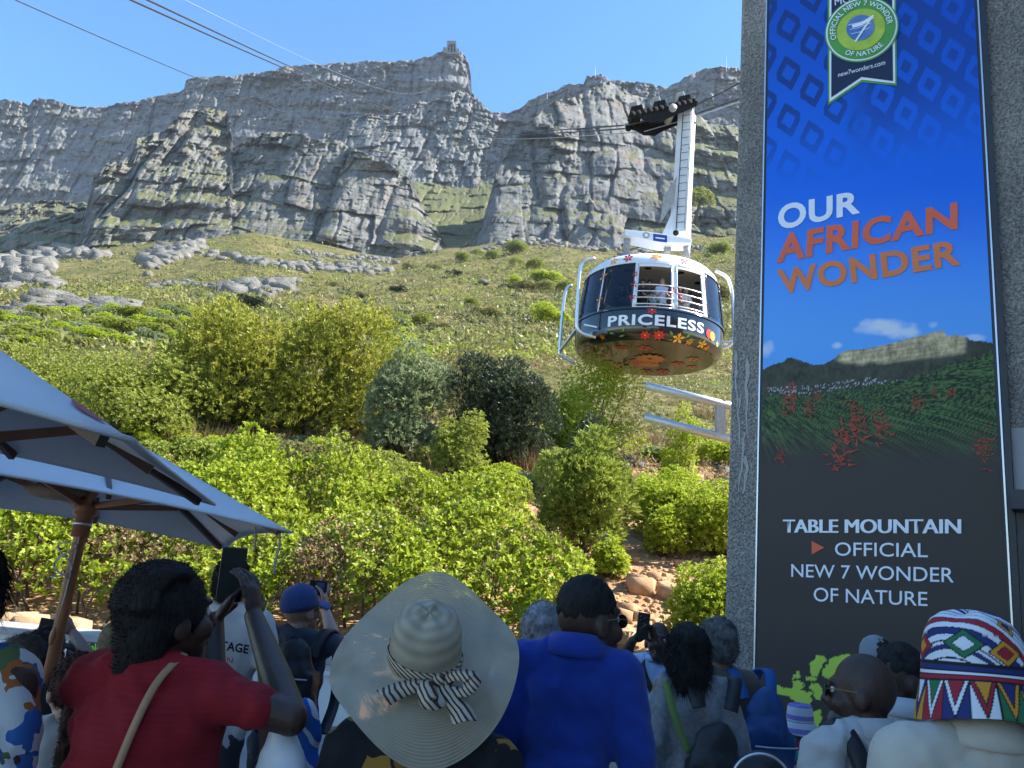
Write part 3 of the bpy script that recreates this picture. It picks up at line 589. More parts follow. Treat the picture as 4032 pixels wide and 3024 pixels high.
# ---- the lone pine on the cliff terrace
def pine():
    b0 = P(1500, 470, np.array(440.)); t = thing('pine_tree', 'lone umbrella-shaped pine on the cliff beside the hanger arm', 'tree', b0)
    tip = P(1512, 425, np.array(438.)); MB().tube([b0-[0, 0, 4], (b0+tip)/2+[1, 0, 0], tip], [1.3, .9, .5], 7).obj('trunk', M_BARK, t, True)
    rng = np.random.default_rng(3); L = [tuple(P(1512+dx, 425+dy, np.array(438.+dd)))+(4.5, 4.5, 3.2) for dx, dy, dd in ((-12, 2, 0), (0, -6, 2), (10, 0, -2), (14, 10, 0), (2, 6, -4), (-6, 10, 2))]
    C, A = crown_points(900, L, rng); link('crown', leaf_mesh('crown', C, A, 8, 1.3, .45, (.2, 1.1), rng), M_GRN, t)
pine()
# ================================================================== lower station: rough-cast pylon wall with the banner
A_ = np.array([0, 0, 0.]); TL = P(2900/QS, 1300/QS, np.array(7.05)); 
WA = np.array([2.22, 7.05, 0]); WD = np.array([.82, -.572, 0]); WN = np.array([-.572, -.82, 0]); WD /= np.linalg.norm(WD); WN /= np.linalg.norm(WN); UP = np.array([0, 0, 1.])
def wall_uv(qx, qy):
    """metres along and up the banner wall where a sight line meets it"""
    r = ray(qx, qy); d = ((WA-CAM)@WN)/(r@WN); p = CAM+r*d[..., None]; return (p-WA)@WD, p[..., 2]
WAu, _ = wall_uv(np.array([1583., 1567.]), np.array([600., 1300.]))
WA = WA+WD*float(WAu.mean())
def wp(u, z, out=0): return WA+WD*u+UP*z+WN*out
def roughcast():
    m = bpy.data.materials.new('roughcast'); m.use_nodes = True; n = m.node_tree.nodes; l = m.node_tree.links; b = n['Principled BSDF']; b.inputs['Roughness'].default_value = .95
    tc = n.new('ShaderNodeTexCoord')
    def noise(s, d=3):
        q = n.new('ShaderNodeTexNoise'); q.inputs['Scale'].default_value = s; q.inputs['Detail'].default_value = d; l.new(tc.outputs['Object'], q.inputs['Vector']); return q.outputs[0]
    vo = n.new('ShaderNodeTexVoronoi'); vo.inputs['Scale'].default_value = 70; l.new(tc.outputs['Object'], vo.inputs['Vector'])
    r = n.new('ShaderNodeValToRGB'); e = r.color_ramp.elements; e[0].position = .35; e[0].color = (.21, .195, .175, 1); e[1].position = .68; e[1].color = (.52, .485, .435, 1); l.new(noise(45, 4), r.inputs[0])
    r2 = n.new('ShaderNodeValToRGB'); e = r2.color_ramp.elements; e[0].position = .3; e[0].color = (.7, .7, .7, 1); e[1].position = .7; e[1].color = (1.15, 1.12, 1.08, 1); l.new(noise(1.1), r2.inputs[0])
    mu = n.new('ShaderNodeMixRGB'); mu.blend_type = 'MULTIPLY'; mu.inputs[0].default_value = 1; l.new(r.outputs[0], mu.inputs[1]); l.new(r2.outputs[0], mu.inputs[2]); l.new(mu.outputs[0], b.inputs['Base Color'])
    ad = n.new('ShaderNodeMath'); ad.operation = 'ADD'; l.new(vo.outputs[0], ad.inputs[0]); l.new(noise(45, 4), ad.inputs[1])
    bp = n.new('ShaderNodeBump'); bp.inputs['Strength'].default_value = 1; bp.inputs['Distance'].default_value = .02; l.new(ad.outputs[0], bp.inputs['Height']); l.new(bp.outputs[0], b.inputs['Normal'])
    return m
M_ROUGH = roughcast()
M_DFRAME = mat('dark_frame', (.03, .034, .038), .5, .2, 4); M_GREYP = mat('grey_render', (.33, .33, .33), .85, .15, 3, .3, 30); M_CONC = mat('concrete', (.36, .35, .33), .85, .15, 4, .3, 40)
bld = thing('station_building', 'rough-cast grey station pylon carrying the tall banner', 'building', WA)
BK = -WN                                  # into the building
WH = 8.6
def slab(u0, u1, z0, z1, d0, d1, mb=None):
    mb = mb or MB(); c = WA+WD*(u0+u1)/2+UP*(z0+z1)/2+BK*(d0+d1)/2; return mb.box(c, (u1-u0, d1-d0, z1-z0), (WD, BK, UP))
# the corner pylon itself, uneven arris on the left
mb = MB(); zs = np.linspace(0, WH, 60); rng = np.random.default_rng(4)
for k in range(1): slab(0, 7.5, 0, WH, 0, 2.6, mb)
bevel(mb.obj('pylon_wall', M_ROUGH, bld), .035, 3)
slab(-.04, 7.5, WH, WH+.22, -.06, 2.66).obj('coping', M_CONC, bld)
MB().box((14, -3, 7.7), (12, 22.4, 15.4)).obj('unseen_hall', M_GREYP, bld)  # unseen block of the station, height and reach set to shade the crowd
MB().box((14, -3, 15.65), (12.6, 22.6, .5)).obj('roof', M_CONC, bld)
slab(7.6, 18, 0, 9.5, -14, 2.9).obj('wing', M_GREYP, bld)
# pale drip stains on the corner
M_LIMEST = mat('limescale', (.42, .40, .36), .9, .1, 20)
def stain(qx, qy, w_, h_, seed):
    rng = np.random.default_rng(seed); u0, z0 = wall_uv(np.array(float(qx)), np.array(float(qy))); m = 9
    zz = np.linspace(0, -h_, m); c = np.cumsum(rng.normal(0, w_*.22, m)); wd = w_*(.25+.75*rng.random(m))*np.linspace(1, .35, m); wd[0] *= .3
    L = [wp(float(u0)+c[i]-wd[i]/2, float(z0)+zz[i], .004) for i in range(m)]; R_ = [wp(float(u0)+c[i]+wd[i]/2, float(z0)+zz[i], .004) for i in range(m)]
    b = MB(); b.add(L+R_, [(i, i+1, m+i+1, m+i) for i in range(m-1)]); return b.obj('stain', M_LIMEST, bld)
for i, a in enumerate([(1590, 760, .05, .55), (1612, 770, .06, .75), (1600, 850, .035, .5), (1607, 935, .04, .55), (1612, 985, .05, .35), (1585, 800, .03, .25), (1607, 640, .03, .22), (1596, 1070, .02, .05)]): stain(*a, i)
# ---- the banner
(u0t, zt0), (u0b, zb0) = [tuple(float(v) for v in wall_uv(np.array(x), np.array(y))) for x, y in ((3038/QS, 20/QS), (2983/QS, 2500/QS))]
(u1t, _), (u1b, _) = [tuple(float(v) for v in wall_uv(np.array(x), np.array(y))) for x, y in ((3846/QS, 20/QS), (3961/QS, 2500/QS))]
BU0 = (u0t+u0b)/2; BU1 = (u1t+u1b)/2; BZ0 = .35; BZ1 = 8.1
def buv(qx, qy):                      # pixel -> banner plane
    u, z = wall_uv(np.asarray(qx, float), np.asarray(qy, float)); return u, z
ban = thing('banner', 'tall printed banner, blue above and charcoal below, on the pylon wall', 'banner', wp(BU0, BZ0, .03))
slab(BU0-.03, BU1+.03, BZ0-.03, BZ1+.03, -.028, 0).obj('backing_panel', M_DFRAME, ban)
nu, nz = 215, 740
uu = np.linspace(BU0, BU1, nu); zz = np.linspace(BZ0, BZ1, nz); Uq, Zq = np.meshgrid(uu, zz)
f = np.linspace(0, 1, 5)
def zq(qx, qy): return float(wall_uv(np.array(float(qx)), np.array(float(qy)))[1])
def uq(qx, qy): return float(wall_uv(np.array(float(qx)), np.array(float(qy)))[0])
def lerp(a, b, t): return a+(b-a)*t[..., None]
def smooth(x, a, b): t = np.clip((x-a)/(b-a), 0, 1); return t*t*(3-2*t)
W_ = BU1-BU0; un = (Uq-BU0)/W_
zc = {k: zq(1880, k) for k in (0, 420, 760)}
# pixel of every print point in the two close-ups the print was read from
qX, qY = proj(WA+WD*Uq[..., None]+UP*Zq[..., None]+WN*.034); X = (qX*QS-2850)*1.2758; Y4 = qY*QS*1.2758; Y = Y4-1200*1.2758
BC = lambda c: np.broadcast_to(np.array(c, float), Uq.shape+(3,))
# printed sky
T = smooth(Y4, 950, 0); img = lerp(BC((.008, .135, .68)), BC((.005, .075, .45)), T)
img = lerp(img, BC((.11, .36, .88)), smooth(Y4, 850, 1750))
# geometric pattern of nested diamonds, fading downwards
lx, ly = X-325, Y4-130; i1 = np.round(lx/118); jy = (ly-i1*88); i2 = np.round(jy/236); dx = lx-i1*118; dy = jy-i2*236
du = dx*.98-dy*.18; dv = dy*.96+dx*.34; mt_ = np.abs(du)/78+np.abs(dv)/92
pat = ((mt_ < .98) & (mt_ > .48)).astype(float); fade = 1-smooth(Y4+.18*X, 520, 1060)
rightside = smooth(X, 560, 800); pat = pat*(1-rightside)+((mt_ > .98) | (mt_ < .42))*rightside
img = lerp(img, BC((.008, .035, .16)), pat*fade*(.88-.35*smooth(X, 500, 1300)))
# clouds in the print
cl = np.zeros_like(Uq)
for (cx_, cy_, rx_, ry_, a) in ((800, 112, 150, 45, 1), (735, 98, 70, 30, .9), (900, 140, 80, 40, .9), (215, 220, 45, 45, .8), (566, 203, 28, 16, .8), (1260, 165, 55, 18, .7), (1048, 100, 26, 18, .5)):
    dd = ((X-cx_)/rx_)**2+((Y-cy_)/ry_)**2; cl = np.maximum(cl, a*np.clip(1.3-dd-1.8*(fbm(X/60, Y/45, 3, 4)-.42), 0, 1))
img = lerp(img, BC((.66, .69, .73)), cl*.9)
# printed mountain
mtop = np.interp(X, [150, 250, 305, 320, 345, 400, 450, 500, 555, 590, 620, 700, 800, 900, 1000, 1095, 1110, 1116, 1160, 1215, 1240, 1300, 1345, 1450], [345, 300, 285, 268, 266, 285, 303, 298, 272, 240, 232, 222, 205, 178, 152, 128, 134, 156, 152, 160, 178, 182, 192, 205])+4*(fbm(X/14, X*0, 4, 2)-.5)
lbot = np.interp(X, [540, 580, 700, 735, 800, 900, 1000, 1100, 1215], [275, 292, 305, 288, 300, 285, 272, 262, 246])
fbot = np.interp(X, [150, 450, 620, 850, 1000, 1100, 1200, 1345, 1450], [456, 446, 420, 390, 350, 310, 280, 236, 205])
rocky = fbm(X/26, Y/40, 8, 4)*.55+fbm(X/9, Y/14, 9, 3)*.45; strat = .6+.8*fbm(X/160, Y/7+.02*X, 12, 2)
lit = smooth(X, 545, 600)*(1-smooth(X, 1200, 1228))*(1-smooth(Y, lbot-18, lbot+10))
cm = np.array([.40, .31, .17])*(rocky*strat*2.1)[..., None]; cd_ = np.array([.055, .055, .034])*(rocky*2.0)[..., None]
img = np.where((Y > mtop)[..., None], lerp(cd_, cm, np.clip(lit, 0, 1)), img)
town = (Y > fbot-34*(1-smooth(X, 700, 860))-6) & (h3(np.floor(X/4.5), np.floor(Y/3.5), 6) > .80) & (X > 215) & (X < 870) & (Y > mtop+40)
img = np.where(town[..., None], np.array([.42, .43, .45]), img)
# printed field of blades
isF = Y > fbot+10*(fbm(X/30, X*0, 2, 2)-.5); dpt = np.clip((Y-fbot)/(860-fbot), 0, 1); bl = np.zeros_like(Uq)
for k in range(7):
    sc = 3+9*dpt; lean = (k-3)*.16; v = vn((X+lean*(Y-fbot))/sc+k*7.7, Y/(16+42*dpt)+k*3.3, 60+k); bl = np.maximum(bl, smooth(v, .70, .93)*(.55+.45*h3(np.floor((X+lean*(Y-fbot))/sc+k*7.7), np.floor(Y/(16+42*dpt)), k)))
gcol = lerp(BC((.012, .022, .010)), BC((.11, .19, .055)), bl); img = np.where(isF[..., None], gcol, img)
img = lerp(img, BC((.050, .040, .034)), smooth(Y+60*(fbm(X/80, Y/120, 14, 3)-.5), 560, 830))
# lime map on the charcoal foot
X6 = (qX*QS-2850)*1.8714; Y6 = (qY*QS-2200)*1.8714; wx = X6+46*(fbm(X6/34, Y6/34, 71, 3)-.5); wy = Y6+46*(fbm(X6/34, Y6/34, 72, 3)-.5)
def inside(poly):
    r = np.zeros(Uq.shape, bool); n_ = len(poly)
    for k in range(n_):
        (xa, ya), (xb, yb) = poly[k], poly[(k+1) % n_]; r ^= ((ya > wy) != (yb > wy)) & (wx < (xb-xa)*(wy-ya)/(yb-ya+1e-9)+xa)
    return r
land = np.zeros(Uq.shape, bool)
for pg in ([(325, 955), (370, 922), (440, 945), (520, 955), (650, 985), (655, 1040), (620, 1085), (540, 1050), (430, 1000), (330, 985)], [(500, 1030), (630, 1060), (640, 1130), (705, 1110), (725, 1185), (690, 1265), (660, 1295), (640, 1240), (605, 1190), (590, 1100)],
           [(715, 830), (790, 740), (870, 697), (925, 697), (1000, 760), (960, 900), (860, 960), (780, 900), (725, 875)], [(630, 770), (680, 708), (745, 703), (760, 740), (712, 795), (690, 875), (645, 865)], [(630, 930), (690, 915), (740, 1000), (755, 1060), (700, 1045), (655, 990)], [(500, 900), (560, 890), (600, 950), (540, 970), (505, 935)], [(600, 860), (680, 880), (670, 905), (610, 900)], [(500, 850), (550, 830), (560, 870), (510, 880)],
           [(570, 1300), (650, 1320), (690, 1385), (640, 1370), (590, 1330)], [(1225, 1040), (1260, 1110), (1340, 1170), (1420, 1215), (1350, 1260), (1260, 1200), (1225, 1120)], [(900, 1000), (1100, 960), (1150, 1100), (1050, 1250), (930, 1200)]): land |= inside(pg)
img = np.where(land[..., None], np.array([.45, .58, .07]), img); img = np.clip(img*1.22, 0, .95)
i = np.arange(nu*nz).reshape(nz, nu); Pb = WA+WD*Uq[..., None]+UP*Zq[..., None]+WN*.034
me = mesh_np('print', Pb, np.stack([i[:-1, :-1], i[:-1, 1:], i[1:, 1:], i[1:, :-1]], -1).reshape(-1, 4))
ca = me.color_attributes.new('print', 'FLOAT_COLOR', 'POINT'); ca.data.foreach_set('color', np.concatenate([img, np.ones(img.shape[:2]+(1,))], -1).astype(np.float32).ravel())
M_PRINT = bpy.data.materials.new('banner_print'); M_PRINT.use_nodes = True; n = M_PRINT.node_tree.nodes; at = n.new('ShaderNodeVertexColor'); at.layer_name = 'print'
M_PRINT.node_tree.links.new(at.outputs[0], n['Principled BSDF'].inputs['Base Color']); n['Principled BSDF'].inputs['Roughness'].default_value = .55; n['Principled BSDF'].inputs['Specular IOR Level'].default_value = .3
link('print', me, M_PRINT, ban)
# red printed flowers
M_RED = mat('print_red', (.42, .06, .03), .6, .3, 30); M_WHT = mat('print_white', (.90, .93, .97), .6, .03); M_ORG = mat('print_orange', (.86, .15, .065), .6, .05); M_ORG2 = mat('print_orange_deep', (.82, .22, .07), .6, .05)
rng = np.random.default_rng(12)
for (qx, qy, s) in ((1710, 870, .24), (1752, 885, .16), (1845, 895, .20), (1905, 925, .26), (1830, 955, .34), (1980, 875, .14), (2055, 850, .10), (2125, 970, .20), (1690, 985, .14), (1805, 990, .22), (2020, 850, .08), (1770, 860, .10), (1860, 920, .2)):
    u, z = uq(qx, qy), zq(qx, qy); b = MB()
    for k in range(34):
        a = rng.normal(1.57, 1.1); L = s*(.10+.22*rng.random()); c = np.array([u+rng.normal(0, s*.16), z+rng.normal(0, s*.30)]); d = np.array([math.cos(a), math.sin(a)]); q = np.array([-d[1], d[0]])*s*.035
        pts = [c-q, c+q, c+d*L+np.array([0, -L*.2])]; b.add([wp(p[0], p[1], .036+k*.0004) for p in pts], [(0, 1, 2)])
    b.obj('printed_flower', M_RED, ban, fix=False)['kind'] = 'stuff'
# ---- lettering
def text_mesh(body, size=1.0, bold=0.0, space=1.0, align='LEFT'):
    c = bpy.data.curves.new('text', 'FONT'); c.body = body; c.size = size; c.offset = bold; c.space_character = space; c.align_x = align; c.resolution_u = 4
    o = bpy.data.objects.new('text', c); COL.objects.link(o); dg = bpy.context.evaluated_depsgraph_get(); dg.update()
    me = bpy.data.meshes.new_from_object(o.evaluated_get(dg)); bpy.data.objects.remove(o, do_unlink=True); bpy.data.curves.remove(c)
    bm = bmesh.new(); bm.from_mesh(me); bmesh.ops.remove_doubles(bm, verts=bm.verts, dist=1e-5); bmesh.ops.triangulate(bm, faces=bm.faces); bm.to_mesh(me); bm.free()
    v = np.zeros(len(me.vertices)*3, np.float32); me.vertices.foreach_get('co', v); return me, v.reshape(-1, 3)
def put_text(name, body, place, material, parent, bold=.0, space=1.0, fit=True):
    """place maps normalised (s,t) in the text box to world points"""
    me, v = text_mesh(body, 1.0, bold, space); lo = v.min(0); hi = v.max(0)
    s = (v[:, 0]-lo[0])/(hi[0]-lo[0]); t = (v[:, 1]-lo[1])/(hi[1]-lo[1]); co = place(s, t)
    tri = np.array([tuple(p.vertices) for p in me.polygons]); tx = v[tri, 0]; o = np.argsort(tx.min(1)); end = np.maximum.accumulate(tx.max(1)[o]); gap = np.where(tx.min(1)[o][1:]-end[:-1] > .19*space)[0]+1; out = None
    for g_ in np.split(o, gap):                    # one object for each word
        T_ = tri[g_]; u_, inv = np.unique(T_, return_inverse=True); out = link(name, mesh_np(name, co[u_], inv.reshape(-1, 3)), material, parent)
    return out
def quad_place(bl, br, tl, tr, out=.040):
    """text box from four pixels on the banner plane"""
    q = [np.array([uq(*p), zq(*p)]) for p in (bl, br, tl, tr)]
    def f(s, t):
        a = q[0]+(q[1]-q[0])*s[:, None]; b = q[2]+(q[3]-q[2])*s[:, None]; c = a+(b-a)*t[:, None]; return WA+WD*c[:, :1]+UP*c[:, 1:]+WN*out
    return f
def zz5(x, y): return ((2850+x/1.2758)/QS, (1200+y/1.2758)/QS)      # pixel of the second banner close-up
def zz4(x, y): return ((2850+x/1.2758)/QS, (0+y/1.2758)/QS)
for k_ in range(3): put_text('lettering', 'TABLE MOUNTAIN', quad_place(zz5(303+k_*4, 1147), zz5(1187+k_*4, 1152), zz5(303+k_*4, 1081), zz5(1187+k_*4, 1079), .040+.0012*k_), M_WHT, ban, 0, 1.0)
put_text('lettering', 'OFFICIAL', quad_place(zz5(563, 1262), zz5(1028, 1271), zz5(563, 1195), zz5(1028, 1199)), M_WHT, ban, .004)
put_text('lettering', 'NEW 7 WONDER', quad_place(zz5(345, 1368), zz5(1158, 1397), zz5(345, 1303), zz5(1158, 1322)), M_WHT, ban, .004)
put_text('lettering', 'OF NATURE', quad_place(zz5(457, 1490), zz5(1026, 1515), zz5(457, 1420), zz5(1026, 1443)), M_WHT, ban, .004)
put_text('lettering', 'OUR', quad_place(zz4(278, 1168), zz4(690, 1080), zz4(278, 1040), zz4(690, 962)), M_WHT, ban, .034, 1.07)
put_text('lettering', 'AFRICAN', quad_place(zz4(268, 1332), zz4(1178, 1160), zz4(276, 1188), zz4(1176, 1024)), M_ORG, ban, .034, 1.07)
put_text('lettering', 'WONDER', quad_place(zz4(290, 1490), zz4(1195, 1340), zz4(270, 1365), zz4(1185, 1208)), M_ORG2, ban, .034, 1.07)
def flat_poly(name, pix, material, parent, out, fn=zz4):
    pts = [wp(uq(*fn(*p)), zq(*fn(*p)), out) for p in pix]; b = MB(); b.add(pts, [tuple(range(len(pts)))]); return b.obj(name, material, parent, fix=False)
flat_poly('arrow', [(447, 1188), (447, 1256), (510, 1222)], M_ORG, ban, .040, zz5)
# badge: ribbon, seal, globe
M_NAVY = mat('print_navy', (.008, .018, .06), .6, .1); M_PGRN = mat('print_green', (.10, .36, .06), .6, .1); M_LGRN = mat('print_lime', (.45, .60, .06), .6, .15, 8); M_GLOBE = mat('print_globe', (.03, .13, .42), .6, .1, c2=(.16, .28, .55))
flat_poly('ribbon_border', [(526, -160), (866, -230), (873, 442), (698, 424), (528, 540)], M_PGRN, ban, .040)
flat_poly('ribbon_edge', [(535, -156), (858, -222), (865, 432), (698, 413), (536, 524)], M_WHT, ban, .044)
flat_poly('ribbon', [(546, -150), (846, -214), (854, 421), (696, 400), (545, 502)], M_NAVY, ban, .048)
def ring(c, rx, ry, tilt, material, out, name, n=48, inner=0):
    pts = []
    for k in range(n):
        a = 6.283*k/n; x = rx*math.cos(a); y = ry*math.sin(a); pts.append((c[0]+x*math.cos(tilt)-y*math.sin(tilt), c[1]+x*math.sin(tilt)+y*math.cos(tilt)))
    return flat_poly(name, pts, material, ban, out)
cS = (698, 165); tl_ = rad(-24)
ring(cS, 190, 158, tl_, M_PGRN, .052, 'seal_border'); ring(cS, 183, 152, tl_, M_WHT, .056, 'seal_edge'); ring(cS, 175, 145, tl_, M_PGRN, .060, 'seal'); ring((695, 168), 125, 100, tl_, M_LGRN, .064, 'seal_glow'); ring((693, 160), 72, 62, tl_, M_GLOBE, .068, 'globe')
def poly_line(p, w_, name, material, out):
    p = [np.array(q, float) for q in p]; L, R_ = [], []
    for i in range(len(p)):
        d = p[min(i+1, len(p)-1)]-p[max(i-1, 0)]; d /= np.linalg.norm(d); nn = np.array([-d[1], d[0]])*w_/2; L.append(p[i]+nn); R_.append(p[i]-nn)
    m = len(p); b = MB(); b.add([wp(uq(*zz4(*q)), zq(*zz4(*q)), out) for q in L+R_], [(i, i+1, m+i+1, m+i) for i in range(m-1)]); return b.obj(name, material, ban, fix=False)
poly_line([(652, 155), (700, 142), (758, 106)], 16, 'numeral_stroke', M_WHT, .072); poly_line([(758, 100), (715, 160), (668, 232)], 9, 'numeral_stroke', M_WHT, .0745)
for k in (-1, 0, 1): poly_line([(640+k*8, 170+k*22), (690, 158+k*24), (745-k*6, 138+k*22)], 2.5, 'globe_line', M_WHT, .0705)
def arc_text(body, c, rx, ry, a0, a1, h, flip=False, size=1.0):
    me, v = text_mesh(body, 1.0, .01, 1.05); lo = v.min(0); hi = v.max(0); s = (v[:, 0]-lo[0])/(hi[0]-lo[0]); t = (v[:, 1]-lo[1])/(hi[1]-lo[1])-.5
    a = a0+(a1-a0)*s; r = 1+(-t if flip else t)*h
    x = rx*r*np.cos(a); y = ry*r*np.sin(a); X = c[0]+x*math.cos(tl_)-y*math.sin(tl_); Y = c[1]+x*math.sin(tl_)+y*math.cos(tl_)
    q = zz4(X, Y); u, z = wall_uv(q[0], q[1]); co = WA+WD*u[:, None]+UP*z[:, None]+WN*.072; me.vertices.foreach_set('co', np.ascontiguousarray(co, dtype=np.float32).ravel()); me.update(); me.materials.clear(); link('lettering', me, M_WHT, ban)
arc_text('OFFICIAL NEW 7 WONDER', cS, 147, 122, rad(182), rad(378), .20); arc_text('OF NATURE', cS, 150, 122, rad(142), rad(66), .20, True)
put_text('lettering', 'new7wonders.com', quad_place(zz4(580, 402), zz4(815, 340), zz4(580, 380), zz4(815, 316), .052), M_WHT, ban, .0)
put_text('lettering', 'MOUNTAIN', quad_place(zz4(564, 44), zz4(850, -15), zz4(562, 10), zz4(848, -50), .052), M_WHT, ban, 0)
# thin bright edges, dark trim to the right
M_EDGE = mat('aluminium_edge', (.7, .72, .75), .35, .05, metal=.8)
slab(BU0-.034, BU0-.022, BZ0, BZ1, -.040, 0).obj('edge_strip', M_EDGE, ban); slab(BU1+.022, BU1+.034, BZ0, BZ1, -.040, 0).obj('edge_strip', M_EDGE, ban)
slab(BU1+.04, BU1+.085, 0, WH-.1, -.05, 0).obj('downpipe', M_DFRAME, bld)
# grey rendered patch and doorway at the right edge of the frame
zp = zq(2200, 955)
slab(BU1+.09, 7.4, 0, zq(2190, 925), -.012, 0).obj('rendered_panel', M_GREYP, bld)
zl = zq(2190, 1085)
slab(BU1+.07, BU1+2.4, zl-.08, zl+.06, -.30, -.055).obj('door_canopy', M_DFRAME, bld)
dr = thing('doorway', 'dark framed glazed doorway beside the banner', 'door', wp(BU1+.3, 0, .05))
slab(BU1+.10, BU1+.17, 0, zl-.085, -.06, -.014).obj('frame_post', M_DFRAME, dr); slab(BU1+1.3, BU1+1.38, 0, zl-.085, -.06, -.014).obj('frame_post', M_DFRAME, dr); slab(BU1+.172, BU1+1.298, zl-.17, zl-.085, -.06, -.014).obj('frame_head', M_DFRAME, dr)
slab(BU1+.172, BU1+.19, 0, zl-.172, -.05, -.02).obj('leaf_edge', M_EDGE, dr)
slab(BU1+.192, BU1+1.298, 0, zl-.172, -.034, -.02).obj('pane', mat('door_glass', (.10, .12, .13), .08, .2, 2), dr)
# ---- galvanised guide bars for the docking cabin
M_GALV = mat('galvanised_steel', (.50, .53, .55), .45, .12, 14, metal=.55)
gb = thing('guide_bars', 'galvanised docking guide bars jutting out behind the concrete pylon', 'guide rail', P(1600, 950, np.array(15.)))
def gp(qx, qy, y=15.): return P(float(qx), float(qy), np.array(float(y)))
for a, b2 in (((1396, 833), (1640, 893)), ((1392, 901), (1640, 966))):
    MB().tube([gp(*a), gp(*b2)], .085, 14).obj('rail', M_GALV, gb, True)
MB().beam(gp(1556, 866), gp(1556, 948), .18, .14, (0, 1, 0)).obj('upright', M_GALV, gb)
MB().beam(gp(1625, 860), np.array([gp(1625, 860)[0], 15, float(Gz(gp(1625, 860)[0], 15))-.2]), .25, .25, (0, 1, 0)).obj('support_post', M_GALV, gb)
# ================================================================== cable car, ropes, upper station
CC = P(1397, 776, np.array(27.)); A0 = rad(-10.2)
M_BLK = mat('black_lacquer', (.012, .014, .018), .12, .3, 3, coat=.6); M_WHITE = mat('white_lacquer', (.78, .79, .80), .25, .03, 3, coat=.3); M_FLOOR = mat('brown_printed_floor', (.025, .017, .012), .14, .4, 2.2, c2=(.075, .052, .038))
M_SILV = mat('silver_tube', (.72, .74, .76), .3, .05, metal=.6); M_CEIL = mat('beige_ceiling', (.80, .74, .64), .6, .05); M_DARKM = mat('dark_machinery', (.018, .018, .019), .85, .3, 10, .3, 30, spec=.15); M_GREYM = mat('grey_machinery', (.30, .30, .29), .6, .2, 8)
M_FRED = mat('flower_red', (.62, .03, .03), .5, .15, 20); M_FORG = mat('flower_orange', (.85, .28, .02), .5, .15, 20); M_FYEL = mat('flower_yellow', (.9, .5, .05), .5, .1); M_FGRN = mat('leaf_print', (.13, .36, .06), .5, .2, 20); M_LRED = mat('logo_red', (.8, .03, .02), .4, .02); M_LORG = mat('logo_amber', (.9, .32, .01), .4, .02); M_WLET = mat('white_letter', (.82, .86, .9), .5, .02)
def glassmat(name, tint, gl=.12):
    m = bpy.data.materials.new(name); m.use_nodes = True; n = m.node_tree.nodes; l = m.node_tree.links
    t = n.new('ShaderNodeBsdfTransparent'); t.inputs[0].default_value = (*tint, 1); g = n.new('ShaderNodeBsdfGlossy'); g.inputs['Roughness'].default_value = .03; g.inputs[0].default_value = (.85, .9, 1, 1)
    fr = n.new('ShaderNodeFresnel'); fr.inputs[0].default_value = 1.5; mx = n.new('ShaderNodeMixShader'); l.new(fr.outputs[0], mx.inputs[0]); l.new(t.outputs[0], mx.inputs[1]); l.new(g.outputs[0], mx.inputs[2]); l.new(mx.outputs[0], n['Material Output'].inputs[0]); return m
M_TINT = glassmat('tinted_glass', (.20, .22, .26))
car = thing('cable_car_cabin', 'round black cable car cabin with flower print and white lettering', 'cable car', CC)
def cyl(a_img, r, z): a = rad(a_img)+A0; return CC+np.array([r*math.sin(a), -r*math.cos(a), z])
BP = [(2.35, 0), (2.50, .05), (2.61, .14), (2.66, .26), (2.675, .45), (2.67, 1.06)]
def prof_r(z): return float(np.interp(z, [0, .05, .14, .26, .45, 1.06, 2.85, 3.0, 3.2, 3.36, 3.42], [2.35, 2.5, 2.61, 2.66, 2.675, 2.67, 2.44, 2.38, 2.2, 1.6, 0]))
MB().lathe(BP, CC, n=96).obj('lower_shell', M_BLK, car, True, fix=False)
MB().lathe([(2.6, 1.0), (2.62, 1.06), (2.71, 1.05), (2.71, .99)], CC, n=96).obj('sill_rail', M_BLK, car, True)
fl = MB().lathe([(.001, .012), (1.2, .012), (2.36, .0)], CC, n=96).obj('underside', M_FLOOR, car, True, fix=False)
MB().lathe([(2.6, .16), (.001, .16)], CC, n=64).obj('deck', M_GREYM, car, fix=False)
rf = MB().lathe([(2.46, 2.72), (2.44, 2.85), (2.38, 3.0), (2.2, 3.2), (1.6, 3.36), (.001, 3.42)], CC, n=96).obj('roof', M_WHITE, car, True, fix=False)
MB().lathe([(2.42, 2.74), (1.2, 2.92), (.001, 2.95)], CC, n=64).obj('ceiling', M_CEIL, car, True, fix=False)
for a in (-4, 36, 75, 150, 220, 300, 330): MB().ell(cyl(a, 1.75, 2.83), (.13, .13, .03)).obj('ceiling_lamp', M_DARKM, car, True)
SEG = [(-10, 16, 0), (20, 43, 0), (48, 78, 1), (-39.5, -13, 1), (-66, -42, 1), (82, 110, 1), (114, 142, 1), (146, 174, 1), (178, 206, 1), (210, 238, 1), (242, 270, 1), (272, 292, 1)]
def strip(a0, a1, z0, z1, off, n=10, rows=6):
    b = MB(); v = []
    for i in range(rows+1):
        z = z0+(z1-z0)*i/rows
        for k in range(n+1): v.append(cyl(a0+(a1-a0)*k/n, prof_r(z)+off, z))
    return b.add(v, [(i*(n+1)+k, i*(n+1)+k+1, (i+1)*(n+1)+k+1, (i+1)*(n+1)+k) for i in range(rows) for k in range(n)])
